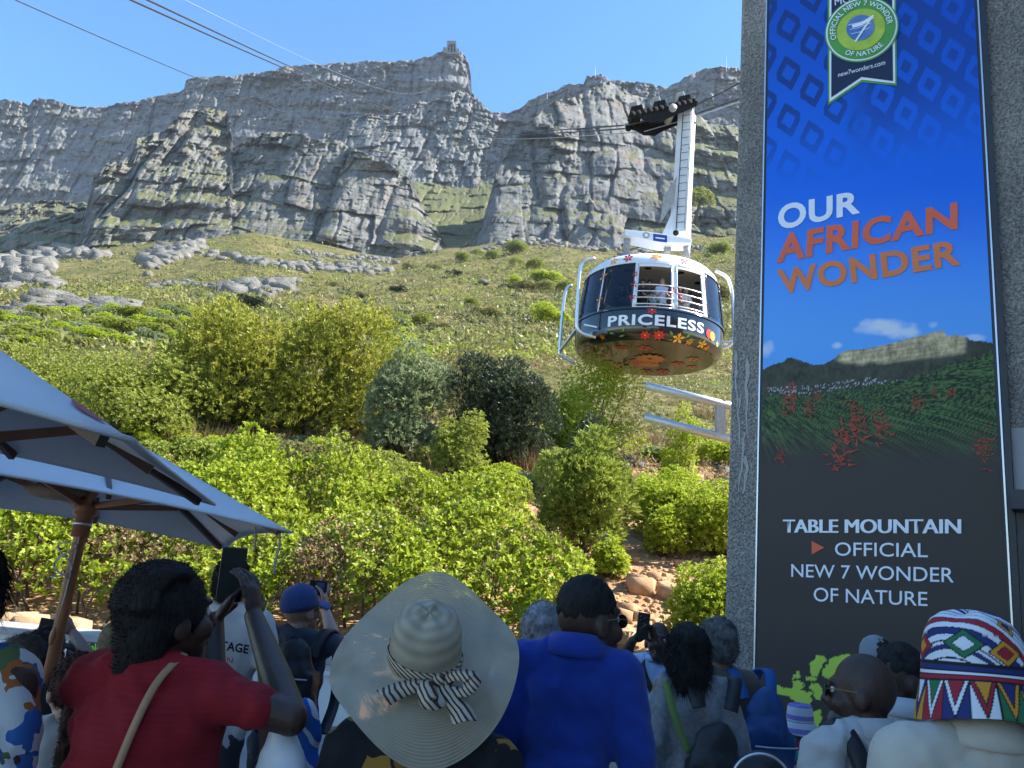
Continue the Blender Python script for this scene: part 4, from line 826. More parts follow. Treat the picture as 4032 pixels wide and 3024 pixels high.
for a0, a1, gl in SEG:
    wn = bpy.data.objects.new('window', None); COL.objects.link(wn); wn.parent = car; ROOT[wn.name] = CC
    if gl: strip(a0, a1, 1.06, 2.74, -.005).obj('pane', M_TINT, wn, True, fix=False)
    else:
        for k, z in enumerate((1.18, 1.42, 1.66, 1.90)): MB().tube([cyl(a, prof_r(z)+.02, z) for a in np.linspace(a0-1, a1+1, 9)], .022, 6).obj('rail', M_SILV, wn, True)
    for z in (1.07, 2.73): MB().tube([cyl(a, prof_r(z)+.005, z) for a in np.linspace(a0, a1, 10)], .03, 5).obj('frame', M_BLK if gl else M_SILV, wn, True)
    for a in (a0, a1): MB().tube([cyl(a, prof_r(z)+.005, z) for z in np.linspace(1.06, 2.74, 6)], .03, 5).obj('frame', M_BLK if gl else M_SILV, wn, True)
srt = sorted(SEG); 
for i, s_ in enumerate(srt):
    a0 = s_[1]; a1 = srt[(i+1) % len(srt)][0]+(360 if i == len(srt)-1 else 0); white = a0 in (-13, 16, 43, -42)
    strip(a0-.3, a1+.3, 1.05, 2.76, .012, 4).obj('mullion', M_WHITE if white else M_BLK, car, True, fix=False)
strip(-13, 50, 2.60, 2.80, .016, 24, 2).obj('roof_valance', M_WHITE, car, True, fix=False)
# lettering wrapped round the shell
def wrap_text(body, a0, a1, z0, z1, off, material, bold=.03):
    me, v = text_mesh(body, 1.0, bold, 1.12); bm = bmesh.new(); bm.from_mesh(me); bmesh.ops.subdivide_edges(bm, edges=bm.edges, cuts=2, use_grid_fill=True); bmesh.ops.triangulate(bm, faces=bm.faces); bm.to_mesh(me); bm.free()
    v = np.zeros(len(me.vertices)*3, np.float32); me.vertices.foreach_get('co', v); v = v.reshape(-1, 3); lo = v.min(0); hi = v.max(0); s = (v[:, 0]-lo[0])/(hi[0]-lo[0]); t = (v[:, 1]-lo[1])/(hi[1]-lo[1])
    a = np.radians(a0+(a1-a0)*s)+A0; z = z0+(z1-z0)*t; r = np.interp(z, [.26, .45, 1.06], [2.66, 2.675, 2.67])+off
    co = CC+np.stack([r*np.sin(a), -r*np.cos(a), z], -1); me.vertices.foreach_set('co', np.ascontiguousarray(co, dtype=np.float32).ravel()); me.update(); me.materials.clear(); return link('lettering', me, material, car)
wrap_text('PRICELESS', -30.5, 43.5, .42, .80, .014, M_WLET)
def decal(a, z, shape, material, off, rot=0):
    """a flat print lying on the shell; shape = list of (right, up) metres"""
    r = prof_r(z)+off; c = cyl(a, r, z); th_ = rad(a)+A0; rt = np.array([math.cos(th_), math.sin(th_), 0]); dz = .02; dr = (prof_r(z+dz)-prof_r(z-dz)); upv = np.array([math.sin(th_)*dr, -math.cos(th_)*dr, 2*dz]); upv /= np.linalg.norm(upv); c0, s0 = math.cos(rot), math.sin(rot)
    pts = [c+rt*(x*c0-y*s0)+upv*(x*s0+y*c0) for x, y in shape]; return MB().add(pts, [tuple(range(len(pts)))])
def circ(r, n=20, cx=0, cy=0): return [(cx+r*math.cos(6.283*k/n), cy+r*math.sin(6.283*k/n)) for k in range(n)]
decal(49.5, .50, circ(.165), None, .020).obj('logo_disc', M_LRED, car, fix=False); decal(53.5, .47, circ(.165), None, .026).obj('logo_disc', M_LORG, car, fix=False)
def petal(L, w_, k, n): 
    a = 6.283*k/n; c, s = math.cos(a), math.sin(a); p = [(.1*L, 0), (.55*L, w_), (L, 0), (.55*L, -w_)]; return [(x*c-y*s, x*s+y*c) for x, y in p]
def flower(a, z, R, material, n=6, off=.016, parent=None, heart=M_FYEL):
    b = MB()
    for k in range(n):
        d = decal(a, z, petal(R, R*.24, k+.3, n), None, off+.001*(k % 2)); b.add(d.v[0], [(0, 1, 2, 3)])
    o = b.obj('printed_flower', material, car, fix=False); decal(a, z, circ(R*.16, 8), None, off+.006).obj('flower_heart', heart, o, fix=False); return o
def leafp(a, z, L, rot, off=.014): decal(a, z, [(0, 0), (L*.5, L*.2), (L, 0), (L*.5, -L*.2)], None, off, rot).obj('printed_leaf', M_FGRN, car, fix=False)
for a, z, R, m_, n in ((2, .97, .20, M_FRED, 7), (-2, .10, .20, M_FRED, 7), (8, .12, .22, M_FRED, 8), (23, .10, .24, M_FYEL, 5), (33, .06, .15, M_FORG, 5), (45, .10, .2, M_FYEL, 5), (52, .05, .14, M_FORG, 5), (-20, 2.98, .20, M_FRED, 6), (-33, 2.95, .18, M_FORG, 5), (28, 3.0, .18, M_FRED, 5), (4, 3.02, .22, M_FORG, 6), (17.5, 1.75, .15, M_FRED, 5), (45, 1.5, .16, M_FRED, 4), (45, 2.2, .16, M_FRED, 4), (-12, 2.3, .13, M_FRED, 6), (-12, 1.9, .16, M_FRED, 5), (-13, 1.45, .13, M_FRED, 5), (-41, 2.4, .2, M_FORG, 4), (-41, 1.5, .17, M_FORG, 5), (-36, .12, .12, M_FORG, 5), (-60, .5, .14, M_FORG, 5), (62, .3, .12, M_FYEL, 5)): flower(a, z, R, m_, n)
for a, z, L, r in ((18, .14, .22, 2.2), (20, .05, .2, 3.4), (28, .14, .26, .9), (30, .09, .3, .35), (31, .05, .24, -.1), (40, .1, .18, 1.2), (-25, .18, .22, 3.0), (-22, .08, .22, .2), (-19, .2, .2, 1.0), (18, 2.45, .2, .6), (18, 1.3, .22, 2.0), (45, 2.5, .16, 1.2)): leafp(a, z, L, r)
MB().lathe([(.001, -.012), (.075, -.012), (.08, 0)], cyl(-2.5, 2.69, .36), n=12).obj('tow_cap', M_BLK, car)
# prints on the underside
def under(px, py, R, material, n=6, z=-.012, asp=1.0):
    b = MB(); 
    if n: 
        for k in range(n): b.add([CC+np.array([px+x, py+y, z-.0008*k]) for x, y in petal(R, R*.26, k, n)], [(0, 1, 2, 3)])
    else: b.add([CC+np.array([px+x, py+y*asp, z]) for x, y in circ(R, 24)], [tuple(range(24))])
    return b.obj('printed_flower' if n else 'printed_disc', material, car, fix=False)
M_UF = mat('faded_orange_print', (.42, .16, .06), .5, .3, 8); M_UR = mat('faded_red_print', (.42, .06, .04), .5, .2, 8); M_UB = mat('underside_ring', (.2, .15, .11), .4, .2, 5)
under(.1, -.15, .62, M_UF, 14); under(-.05, .55, .62, M_UB, 0, -.008, .8); under(-.22, .62, .38, M_UR, 0, -.018, .8); under(.22, .66, .38, M_UF, 0, -.024, .8)
for (x, y, R, m_) in ((-1.1, -1.2, .3, M_UR), (-.35, -1.4, .34, M_UR), (1.55, -.6, .3, M_UF), (1.2, .2, .3, M_UR), (-1.3, .9, .3, M_UF), (-.9, 1.1, .26, M_UF), (.9, 1.45, .32, M_UR), (.3, 1.7, .3, M_UR), (-.6, 1.75, .42, M_UF), (-1.7, .2, .26, M_UF), (1.75, .5, .25, M_UF)): under(x, y, R, m_)
MB().tube([CC+[-.55, 1.2, 0], CC+[-.55, 1.2, -.28]], [.16, .12], 14).obj('drain_fitting', M_GREYM, car, True)
# bumper bars
def pp(qx, qy, y): return P(float(qx), float(qy), np.array(float(y)))
def bend(pts, m=4):
    out = []
    p = [np.asarray(q, float) for q in pts]
    for i in range(len(p)-1):
        for k in range(m):
            t = k/m; a = p[max(i-1, 0)]; b = p[i]; c = p[i+1]; d = p[min(i+2, len(p)-1)]
            out.append(.5*((2*b)+(-a+c)*t+(2*a-5*b+4*c-d)*t*t+(-a+3*b-3*c+d)*t**3))
    return out+[p[-1]]
for pts, y in (([(1285, 558), (1262, 565), (1252, 590), (1246, 690), (1249, 712), (1262, 722), (1287, 728)], 25.2), ([(1236, 616), (1224, 624), (1217, 660), (1209, 755), (1214, 768), (1243, 786)], 28.2), ([(1545, 585), (1566, 596), (1577, 614), (1583, 650), (1584, 720), (1578, 745), (1545, 757)], 26.5)):
    MB().tube(bend([pp(x, q, y) for x, q in pts]), .062, 10).obj('bumper_bar', M_SILV, car, True)
for a, b2, y0, y1 in (((1262, 702), (1290, 708), 25.3, 25.2), ((1210, 758), (1262, 690), 28, 26.6), ((1545, 742), (1585, 736), 26.3, 26.3)): MB().beam(pp(*a, y0), pp(*b2, y1), .12, .05).obj('bumper_bracket', M_SILV, car)
MB().beam(pp(1283, 722, 25.2), pp(1309, 716, 24.7), .16, .12).obj('hinge', M_BLK, car)
# ---- hanger: white cross beam, posts, arm with ladder, carriage
hg = thing('cable_car_hanger', 'white hanger arm with ladder and black roller carriage above the cabin', 'cable hanger', CC+np.array([0, 0, 3.42]))
def hp(qx, qy, d=27.): return P(float(qx), float(qy), np.array(float(d)))
yb = 25.6
poly = [hp(1350, 495, yb), hp(1420, 503, yb), hp(1495, 516, yb), hp(1494, 525, yb), hp(1428, 524, yb), hp(1385, 515, yb), hp(1350, 507, yb)]
bevel(MB().prism(poly, (0, 1, 0), .75).obj('cross_beam', M_WHITE, hg), .02)
for x, q0, q1 in ((1355, 509, 549), (1484, 526, 556)):
    for dy in (.35,):
        a = hp(x, q0, yb+dy); MB().tube([a, a-[0, 0, .72]], .13, 16).obj('post', M_GREYM, hg, True)
MB().beam(hp(1440, 522, 26.1), hp(1442, 545, 26.1), .22, .22, (0, 1, 0)).obj('pivot_block', M_GREYM, hg)
M_PLATE = mat('blue_plate', (.02, .05, .28), .4, .2, 30); fpl = hp(1428, 514, yb-.012)
def plate(q, name, m_, d): MB().add([hp(x, y, d) for x, y in q], [(0, 1, 2, 3)]).obj(name, m_, hg, fix=False)
plate([(1411, 505), (1441, 508.5), (1441, 524), (1411, 520)], 'maker_plate', M_PLATE, yb-.012); plate([(1416, 512), (1436, 514.5), (1436, 517), (1416, 514.5)], 'plate_lettering', M_WLET, yb-.020)
MB().add([hp(1396+8*math.cos(k*.628), 508+7*math.sin(k*.628), yb-.012) for k in range(10)], [tuple(range(10))]).obj('emblem', M_GREYM, hg, fix=False); MB().add([hp(1396+4.5*math.cos(k*.628), 508+4*math.sin(k*.628), yb-.02) for k in range(10)], [tuple(range(10))]).obj('emblem', M_WHITE, hg, fix=False)
at_ = hp(1484, 250, 26.6); ab = hp(1469, 505, 26.6); dv = ab-at_; dv /= np.linalg.norm(dv); yaw = rad(-26); fx = np.array([math.cos(yaw), math.sin(yaw), 0]); fx = fx-dv*(fx@dv); fx /= np.linalg.norm(fx); fn = np.cross(dv, fx)
if fn[1] > 0: fn = -fn
wA = .62; dA = .66
def arm(s_, t_, o_): return at_+(ab-at_)*s_+fx*t_+fn*o_
arm_v = [];
for s_, w_, d_ in ((-.02, .56, .6), (.25, .58, .62), (.75, .60, .64), (1.02, .66, .8)):
    for sx, sy in ((-1, 1), (1, 1), (1, -1), (-1, -1)): arm_v.append(arm(s_, sx*w_/2, (d_*.5 if sy > 0 else -d_*.5)))
fc = [(i*4+k, i*4+(k+1) % 4, (i+1)*4+(k+1) % 4, (i+1)*4+k) for i in range(3) for k in range(4)]+[(3, 2, 1, 0), (12, 13, 14, 15)]
M_ARM = mat('galvanised_arm', (.60, .63, .66), .45, .1, 3, c2=(.70, .73, .75)); bevel(MB().add(arm_v, fc).obj('arm', M_ARM, hg), .015)
lad = bpy.data.objects.new('ladder', None); COL.objects.link(lad); lad.parent = hg; ROOT[lad.name] = ROOT[hg.name]
for t_ in (-.05, .25): MB().tube([arm(s_, t_, .42) for s_ in (.02, .3, .6, 1.0)], .016, 6).obj('stile', M_DARKM if t_ < 0 else M_GREYM, lad, True)
for k in range(15): MB().tube([arm(.05+k*.064, -.05, .42), arm(.05+k*.064, .25, .42)], .011, 5).obj('rung', M_DARKM, lad)
for s_ in (.33, .5, .82):
    for t_ in (-.05, .25): MB().tube([arm(s_, t_, .42), arm(s_, t_, .3)], .014, 5).obj('stand_off', M_DARKM, lad)
MB().prism([hp(1463, 379, 26.1), hp(1456, 437, 26.1), hp(1426, 482, 26.1), hp(1433, 426, 26.1)], (0, 1, 0), .05).obj('wind_plate', M_GREYM, hg)
MB().prism([hp(1460, 440, 26.3), hp(1462, 470, 26.3), hp(1462, 514, 26.3), hp(1428, 512, 26.3)], (0, 1, 0), .3).obj('gusset', M_ARM, hg)
MB().ell(hp(1460, 503, 25.9), (.11, .11, .11)).obj('floodlight', M_DARKM, hg, True)
# carriage on the ropes
RA, RB = hp(1360, 270, 26.5), hp(1500, 240, 26.5); rd = (RB-RA)/np.linalg.norm(RB-RA); rs = np.cross(rd, (0, 0, 1)); rs /= np.linalg.norm(rs); ru = np.cross(rs, rd)
if ru[2] < 0: ru = -ru
def cp(s_, u_, o_=0): return RA+(RB-RA)*s_+ru*u_+rs*o_
for o_ in (-.45, .45):
    MB().prism([cp(*p, o_-.03) for p in ((.10, .02), (.22, -.30), (.38, -.42), (.52, -.30), (.98, -.06), (.98, .12), (.1, .12))], rs, .06).obj('side_plate', M_DARKM, hg)
    for k in range(12):
        c = cp(.03+k*.086, .14, o_); MB().tube([c-rs*.06, c+rs*.06], .13, 14).obj('roller', M_DARKM, hg, True)
MB().tube([cp(.62, .02, -.6), cp(.62, .02, .6)], .15, 16).obj('pivot_pin', M_GREYM, hg, True)
for s_ in (.13, .48, .86):
    MB().box(cp(s_, .36), (.42, .9, .26), (rd, rs, ru)).obj('rocker_box', M_DARKM, hg); MB().box(cp(s_-.05, .26, -.5), (.5, .12, .2), (rd, rs, ru)).obj('rocker_arm', M_ARM, hg)
    for o_ in (-.3,): bevel(MB().box(cp(s_+.05, .84, o_), (.30, .34, .36), (rd, rs, ru)).obj('lamp_box', mat('lamp_box_grey', (.34, .32, .29), .6, .2, 5), hg), .03)
    MB().box(cp(s_+.05, .55, -.3), (.12, .12, .28), (rd, rs, ru)).obj('lamp_bracket', M_DARKM, hg)
MB().beam(cp(.92, -.2), at_+[0, 0, -.2], .4, .5).obj('hanger_head', M_DARKM, hg); MB().tube([at_+[.25, 0, -.3], at_+[.25, 0, .85]], .02, 5).obj('aerial', M_GREYM, hg)
# ---- ropes
S0 = P(974, 122, np.array(930.))
def rope(label, N, sag, r, m_, extra=None, group='cableway ropes'):
    t = np.linspace(0, 1, 140)**2.2; pts = np.asarray(N)+(S0-np.asarray(N))*t[:, None]-np.array([0, 0, 1])*(4*sag*t*(1-t))[:, None]
    rr = r*np.ones(len(t)); pts = list(pts)
    if extra is not None: pts = list(extra)+pts[1:]; rr = np.concatenate([np.full(len(extra)-1, r), rr])
    return tag(MB().tube(pts, list(rr), 5, False).obj('cable', m_, None, True, fix=False), label, 'cable', group)
M_ROPE = mat('steel_rope', (.035, .037, .045), .5, .2, 5); M_ROPEL = mat('bright_rope', (.36, .40, .45), .4, .1, 5)
rope('single dark rope sagging lowest across the sky', (-30.36, 30, 26.67), 50, .040, M_ROPE); rope('dark rope, lower of the close pair across the sky', (-11.86, 15, 14.26), 32.4, .036, M_ROPE); rope('dark rope, upper of the close pair across the sky', (-11.50, 15, 14.36), 32, .036, M_ROPE); rope('pale thin rope crossing the sky above the dark ones', (-28.01, 40, 35.57), 29, .022, M_ROPEL)
rope('dark track rope running through the top of the roller carriage', hp(1358, 270, 26.5), 32, .034, M_ROPE, [hp(1760, 98, 26.5), hp(1597, 180, 26.5), hp(1480, 240, 26.5), hp(1358, 270, 26.5)]); rope('dark track rope running under the far rollers', hp(1360, 277, 27.2), 33, .034, M_ROPE, [hp(1760, 150, 27.2), hp(1597, 213, 27.2), hp(1500, 247, 27.2), hp(1360, 277, 27.2)])
rope('pale haul rope hanging below the two track ropes', hp(1392, 284, 26.9), 35, .022, M_ROPEL, [hp(1760, 160, 26.9), hp(1597, 220, 26.9), hp(1510, 250, 26.9), hp(1392, 284, 26.9)])
# ---- upper station on the pinnacle
M_USTONE = mat('station_stone', (.21, .20, .18), .9, .25, .3, .5, 2)
us = thing('upper_station', 'small stone upper cableway station with dark arch on the pinnacle', 'building', P(975, 118, np.array(928.)))
def up_(qx, qy, d=922.): return P(float(qx), float(qy), np.array(float(d)))
def ublk(x0, x1, y0, y1, d, dep, name, m_=None): MB().prism([up_(x0, y1, d), up_(x1, y1, d), up_(x1, y0, d), up_(x0, y0, d)], (0, 1, 0), dep).obj(name, m_ or M_USTONE, us)
arch = [(967.5, 113)]+[(975.5-8*math.cos(a), 100-5.5*math.sin(a)) for a in np.linspace(0, math.pi, 10)]+[(983.5, 113)]
outer = [(966, 88), (985, 88), (987, 113), (983.5, 113)]+arch[::-1][1:]+[(965.5, 113)]
MB().prism([up_(*p) for p in outer], (0, 1, 0), 8).obj('tower', M_USTONE, us)
MB().prism([up_(x, y, 929.) for x, y in ((966, 88), (985, 88), (987, 114), (965, 114))], (0, 1, 0), 3).obj('back_wall', M_DARKM, us)
ublk(957, 965.3, 102, 114, 922, 9, 'side_wing'); ublk(987.3, 992, 105, 115, 922, 9, 'side_wing'); ublk(971, 973, 100, 113, 924, 2, 'mullion', M_GREYM); ublk(978, 980, 99, 113, 924, 2, 'mullion', M_GREYM); ublk(964, 988, 112.5, 116, 918, 5, 'sill')
for lb, x, y0, y1, d in (('thin radio mast on the notched right hand summit', 1286, 143, 163, 800.), ('thin mast on the last summit before the pylon', 1569, 122, 150, 720.), ('short mast on the ridge shoulder left of the notched summit', 1182, 196, 210, 850.)):
    t_ = thing('radio_mast', lb, 'mast', P(x, y1, np.array(d))); MB().tube([P(x, y1+4., np.array(d)), P(x, float(y0), np.array(d))], [.35, .2], 5).obj('pole', M_GREYM, t_)
# ================================================================== parasols, low wall, welcome board
M_CANV = mat('canvas', (.66, .65, .65), .8, .05, 2.5, .25, 180); M_WOOD = mat('parasol_wood', (.30, .12, .05), .45, .25, 5, .2, 40); M_WOODD = mat('dark_wood', (.10, .055, .035), .5, .2, 6); M_CORD = mat('cord', (.45, .43, .40), .8, .1)
def canopy(name, apex, cor, parent, sag=.06, n=14, dip=.05):
    """four fabric panels hung between ridge ribs; hems and panels sag a little"""
    b = MB(); apex = np.asarray(apex, float)
    for i in range(4):
        a, c = np.asarray(cor[i], float), np.asarray(cor[(i+1) % 4], float); mid = (a+c)/2; v = []
        for r in range(n+1):
            t = r/n
            for k in range(n+1):
                s = k/n; h = a+(c-a)*s; h = h+(apex-mid)*(sag*4*s*(1-s)); p = apex+(h-apex)*t; p = p-np.array([0, 0, dip*4*s*(1-s)*4*t*(1-t)]); v.append(p)
        b.add(v, [(r*(n+1)+k, r*(n+1)+k+1, (r+1)*(n+1)+k+1, (r+1)*(n+1)+k) for r in range(n) for k in range(n)])
    me = b.mesh(name, True); bm = bmesh.new(); bm.from_mesh(me); bmesh.ops.remove_doubles(bm, verts=bm.verts, dist=1e-4); bmesh.ops.recalc_face_normals(bm, faces=bm.faces); bm.to_mesh(me); bm.free()
    o = link(name, me, M_CANV, parent); m = o.modifiers.new('solid', 'SOLIDIFY'); m.thickness = .006; return o
def parasol(label, apex, cor, foot, hub, extra=True):
    t = thing('parasol', label, 'parasol', (foot[0], foot[1], 0)); apex = np.asarray(apex, float); cor = [np.asarray(c, float) for c in cor]
    cn = canopy('canopy', apex, cor, t)
    hem = MB()
    for i in range(4):
        a, c = cor[i], cor[(i+1) % 4]; mid = (a+c)/2; hem.tube([a+(c-a)*s+(apex-mid)*(.06*4*s*(1-s)) for s in np.linspace(0, 1, 15)], .007, 5)
    hem.obj('hem', M_CANV, cn, True)
    MB().tube([np.array([foot[0], foot[1], 0]), np.asarray(hub), apex-[0, 0, .05]], .031, 16).obj('pole', M_WOOD, t, True)
    MB().tube([np.array([foot[0], foot[1], 0]), np.array([foot[0], foot[1], .12])], [.3, .26], 20).obj('base', M_DARKM, t)
    up = (apex-np.asarray(hub)); up /= np.linalg.norm(up); h = np.asarray(hub)
    MB().tube([h-up*.16, h-up*.05, h-up*.04, h+up*.03], [.043, .043, .06, .06], 18).obj('hub', M_WOOD, t, True); MB().tube([h-up*.10, h-up*.085], .047, 16).obj('hub_ring', M_EDGE, t, True)
    ends = []
    for i in range(4): ends += [cor[i], (cor[i]+cor[(i+1) % 4])/2+(apex-(cor[i]+cor[(i+1) % 4])/2)*.06]
    for e in ends:
        d = np.array([0, 0, -.035]); MB().beam(apex+(e-apex)*.03+d, apex+(e-apex)*.94+d, .022, .03).obj('rib', M_WOODD, t)
        q = apex+(e-apex)*.55+d*1.6; MB().beam(h, q, .02, .032).obj('strut', M_WOOD, t)
    return t, cn
# far parasol: its pole leans in the picture
c1 = P(630, 1150, np.array(3.88)); c2 = P(490, 1185, np.array(5.4)); mm = P(196, 1082, np.array(4.2)); ap = P(229, 918, np.array(4.24)); hub = P(187, 1095, np.array(4.2)); ft = P(150/1.0, 1265, np.array(4.2)); low = P(95, 1510, np.array(4.16)); dd_ = low-hub; ft = hub+dd_*(hub[2]/-dd_[2])
c4 = P(-260, 985, np.array(2.98)); pz2, cn2 = parasol('leaning parasol with wooden pole, its grey canopy pointing at the hedge', ap, [c1, c2, c4+c2-c1, c4], ft, hub)
for pts, y in (([(525, 1090), (540, 1115), (552, 1150), (549, 1190)], 4.2), ([(604, 1150), (603, 1180), (594, 1215), (592, 1240)], 3.95)): MB().tube(bend([P(float(a), float(b), np.array(y)) for a, b in pts]), .006, 5).obj('tie_cord', M_CORD, pz2, True)
coil = [hub-[.03, .05, .12]+np.array([.05*math.cos(k*.9), .02*math.sin(k*.9), -.16-.09*math.sin(k*.37)]) for k in range(40)]; MB().tube(coil, .004, 4).obj('cord_coil', M_CORD, pz2, True)
MB().tube([hub+[.02, -.04, -.1], hub+[.015, -.05, -.45], hub+[.0, -.05, -.62]], .005, 4).obj('pull_cord', M_CORD, pz2, True); MB().ell(hub+[.0, -.05, -.66], (.018, .018, .05)).obj('toggle', M_WOOD, pz2, True)
bg_ = MB(); bg_.ell(P(120, 1062, np.array(4.16)), (.16, .1, .045)); bg_.ell(P(100, 1060, np.array(4.16)), (.08, .07, .04)); bg_.ell(P(150, 1066, np.array(4.16)), (.09, .08, .035)); bg_.obj('folded_cover', mat('tan_cloth', (.35, .26, .16), .9, .15, 12, .5, 30), pz2, True)
# near parasol, mostly out of the frame to the left
ca, cb = P(284, 950, np.array(1.5)), P(464, 1090, np.array(3.5)); cb[2] = cb[2]; e_ = cb-ca; L_ = math.hypot(e_[0], e_[1]); pr = np.array([-e_[1], e_[0], 0])/L_*L_
cc_ = P(-430, 905, np.array(2.75)); cd2 = ca+cc_-cb; ctr = (ca+cb+cc_+cd2)/4; ap1 = P(-330, 531, np.array(ctr[1]))
pz1, cn1 = parasol('grey parasol with printed top, overlapping the leaning wooden-poled parasol', ap1, [ca, cb, cc_, cd2], ctr, ctr-[0, 0, .05])
def on_panel(a, c, s, t, up=.012):
    h = a+(c-a)*s; p = ap1+(h-ap1)*t; n_ = np.cross(c-ap1, a-ap1); n_ /= np.linalg.norm(n_); n_ = n_ if n_[2] > 0 else -n_; return p+n_*up
for (poly, m_) in (([(.004, .86), (.004, .95), (.012, .945), (.020, .92), (.020, .895), (.012, .865)], mat('canvas_red_print', (.45, .10, .10), .8, .1)),): MB().add([on_panel(cd2, ca, 1-s, t, .004) for s, t in poly], [tuple(range(len(poly)))]).obj('printed_patch', m_, cn1, fix=False)
for k, (s, t, l_) in enumerate(((.05, .42, .05), (.09, .40, .06), (.14, .42, .045), (.05, .50, .04))): MB().add([on_panel(cd2, ca, 1-a, b, .004) for a, b in ((s, t), (s+.012, t+.004), (s+.03, t+l_), (s+.018, t+l_))], [(0, 1, 2, 3)]).obj('printed_stroke', M_DARKM, cn1, fix=False)
# ---- low white wall with ledge
lw = thing('low_wall', 'low white wall with concrete ledge along the foot of the hedge', 'wall', (-5.5, 8.7, 0)); M_WPAINT = mat('white_wall_paint', (.74, .74, .72), .8, .06, 3, .2, 20)
MB().box((-5.6, 8.78, .30), (8.6, .22, .6)).obj('wall_body', M_WPAINT, lw); bevel(MB().box((-5.6, 8.80, .645), (8.7, .42, .085)).obj('ledge', M_CONC, lw), .01)
MB().box((-5.6, 8.64, .52), (8.6, .045, .05)).obj('rail', M_WPAINT, lw)
rk = np.random.default_rng(8)
for k in range(16):
    x = -8.5+k*.42+rk.normal(0, .1); Vt, Ft = rocks_joined([np.array([x, 9.32+rk.normal(0, .05), .62])], [np.array([.2, .14, .12])*(.6+.7*rk.random())], rk); tag(link('border_stone', mesh_np('border_stone', Vt, Ft), M_ORANGE), 'brown stone in the shade between ledge and hedge stems', 'stone', 'stones along the hedge foot')
bd = thing('welcome_board', 'dark welcome board with lime heading in front of the low wall', 'sign', P(230, 1480, np.array(7.6))*[1, 1, 0])
def bq(qx, qy, y=7.6): return P(float(qx), float(qy), np.array(float(y)))
MB().prism([bq(148, 1500), bq(330, 1512), bq(330, 1398), bq(148, 1384)], (0, 1, 0), .03).obj('panel', mat('slate_panel', (.025, .032, .05), .6, .1), bd)
for x in (152, 326): a = bq(x, 1400, 7.64); MB().beam(a, np.array([a[0], 7.64, 0]), .04, .04, (0, 1, 0)).obj('leg', M_DARKM, bd)
def board_text(body, x0, x1, y0, y1, m_, bold=0, slope=.07):
    def f(s, t): return bq(0, 0)*0+np.array([bq(x0+(x1-x0)*a, y1+(y0-y1)*b+slope*(x1-x0)*a, 7.59) for a, b in zip(s, t)])
    put_text('lettering', body, f, m_, bd, bold)
M_LIMEP = mat('lime_paint', (.35, .75, .06), .6, .05)
board_text('Welcome', 172, 255, 1388, 1404, M_LIMEP, .02); board_text('Y I', 160, 178, 1414, 1422, M_WHT, .02); board_text('SANDW', 203, 258, 1417, 1425, M_WHT, .02); board_text('w', 163, 170, 1425, 1431, M_WHT, 0); board_text('ion', 205, 226, 1428, 1436, M_WHT, 0); board_text('N', 205, 212, 1438, 1447, M_WHT, .02)
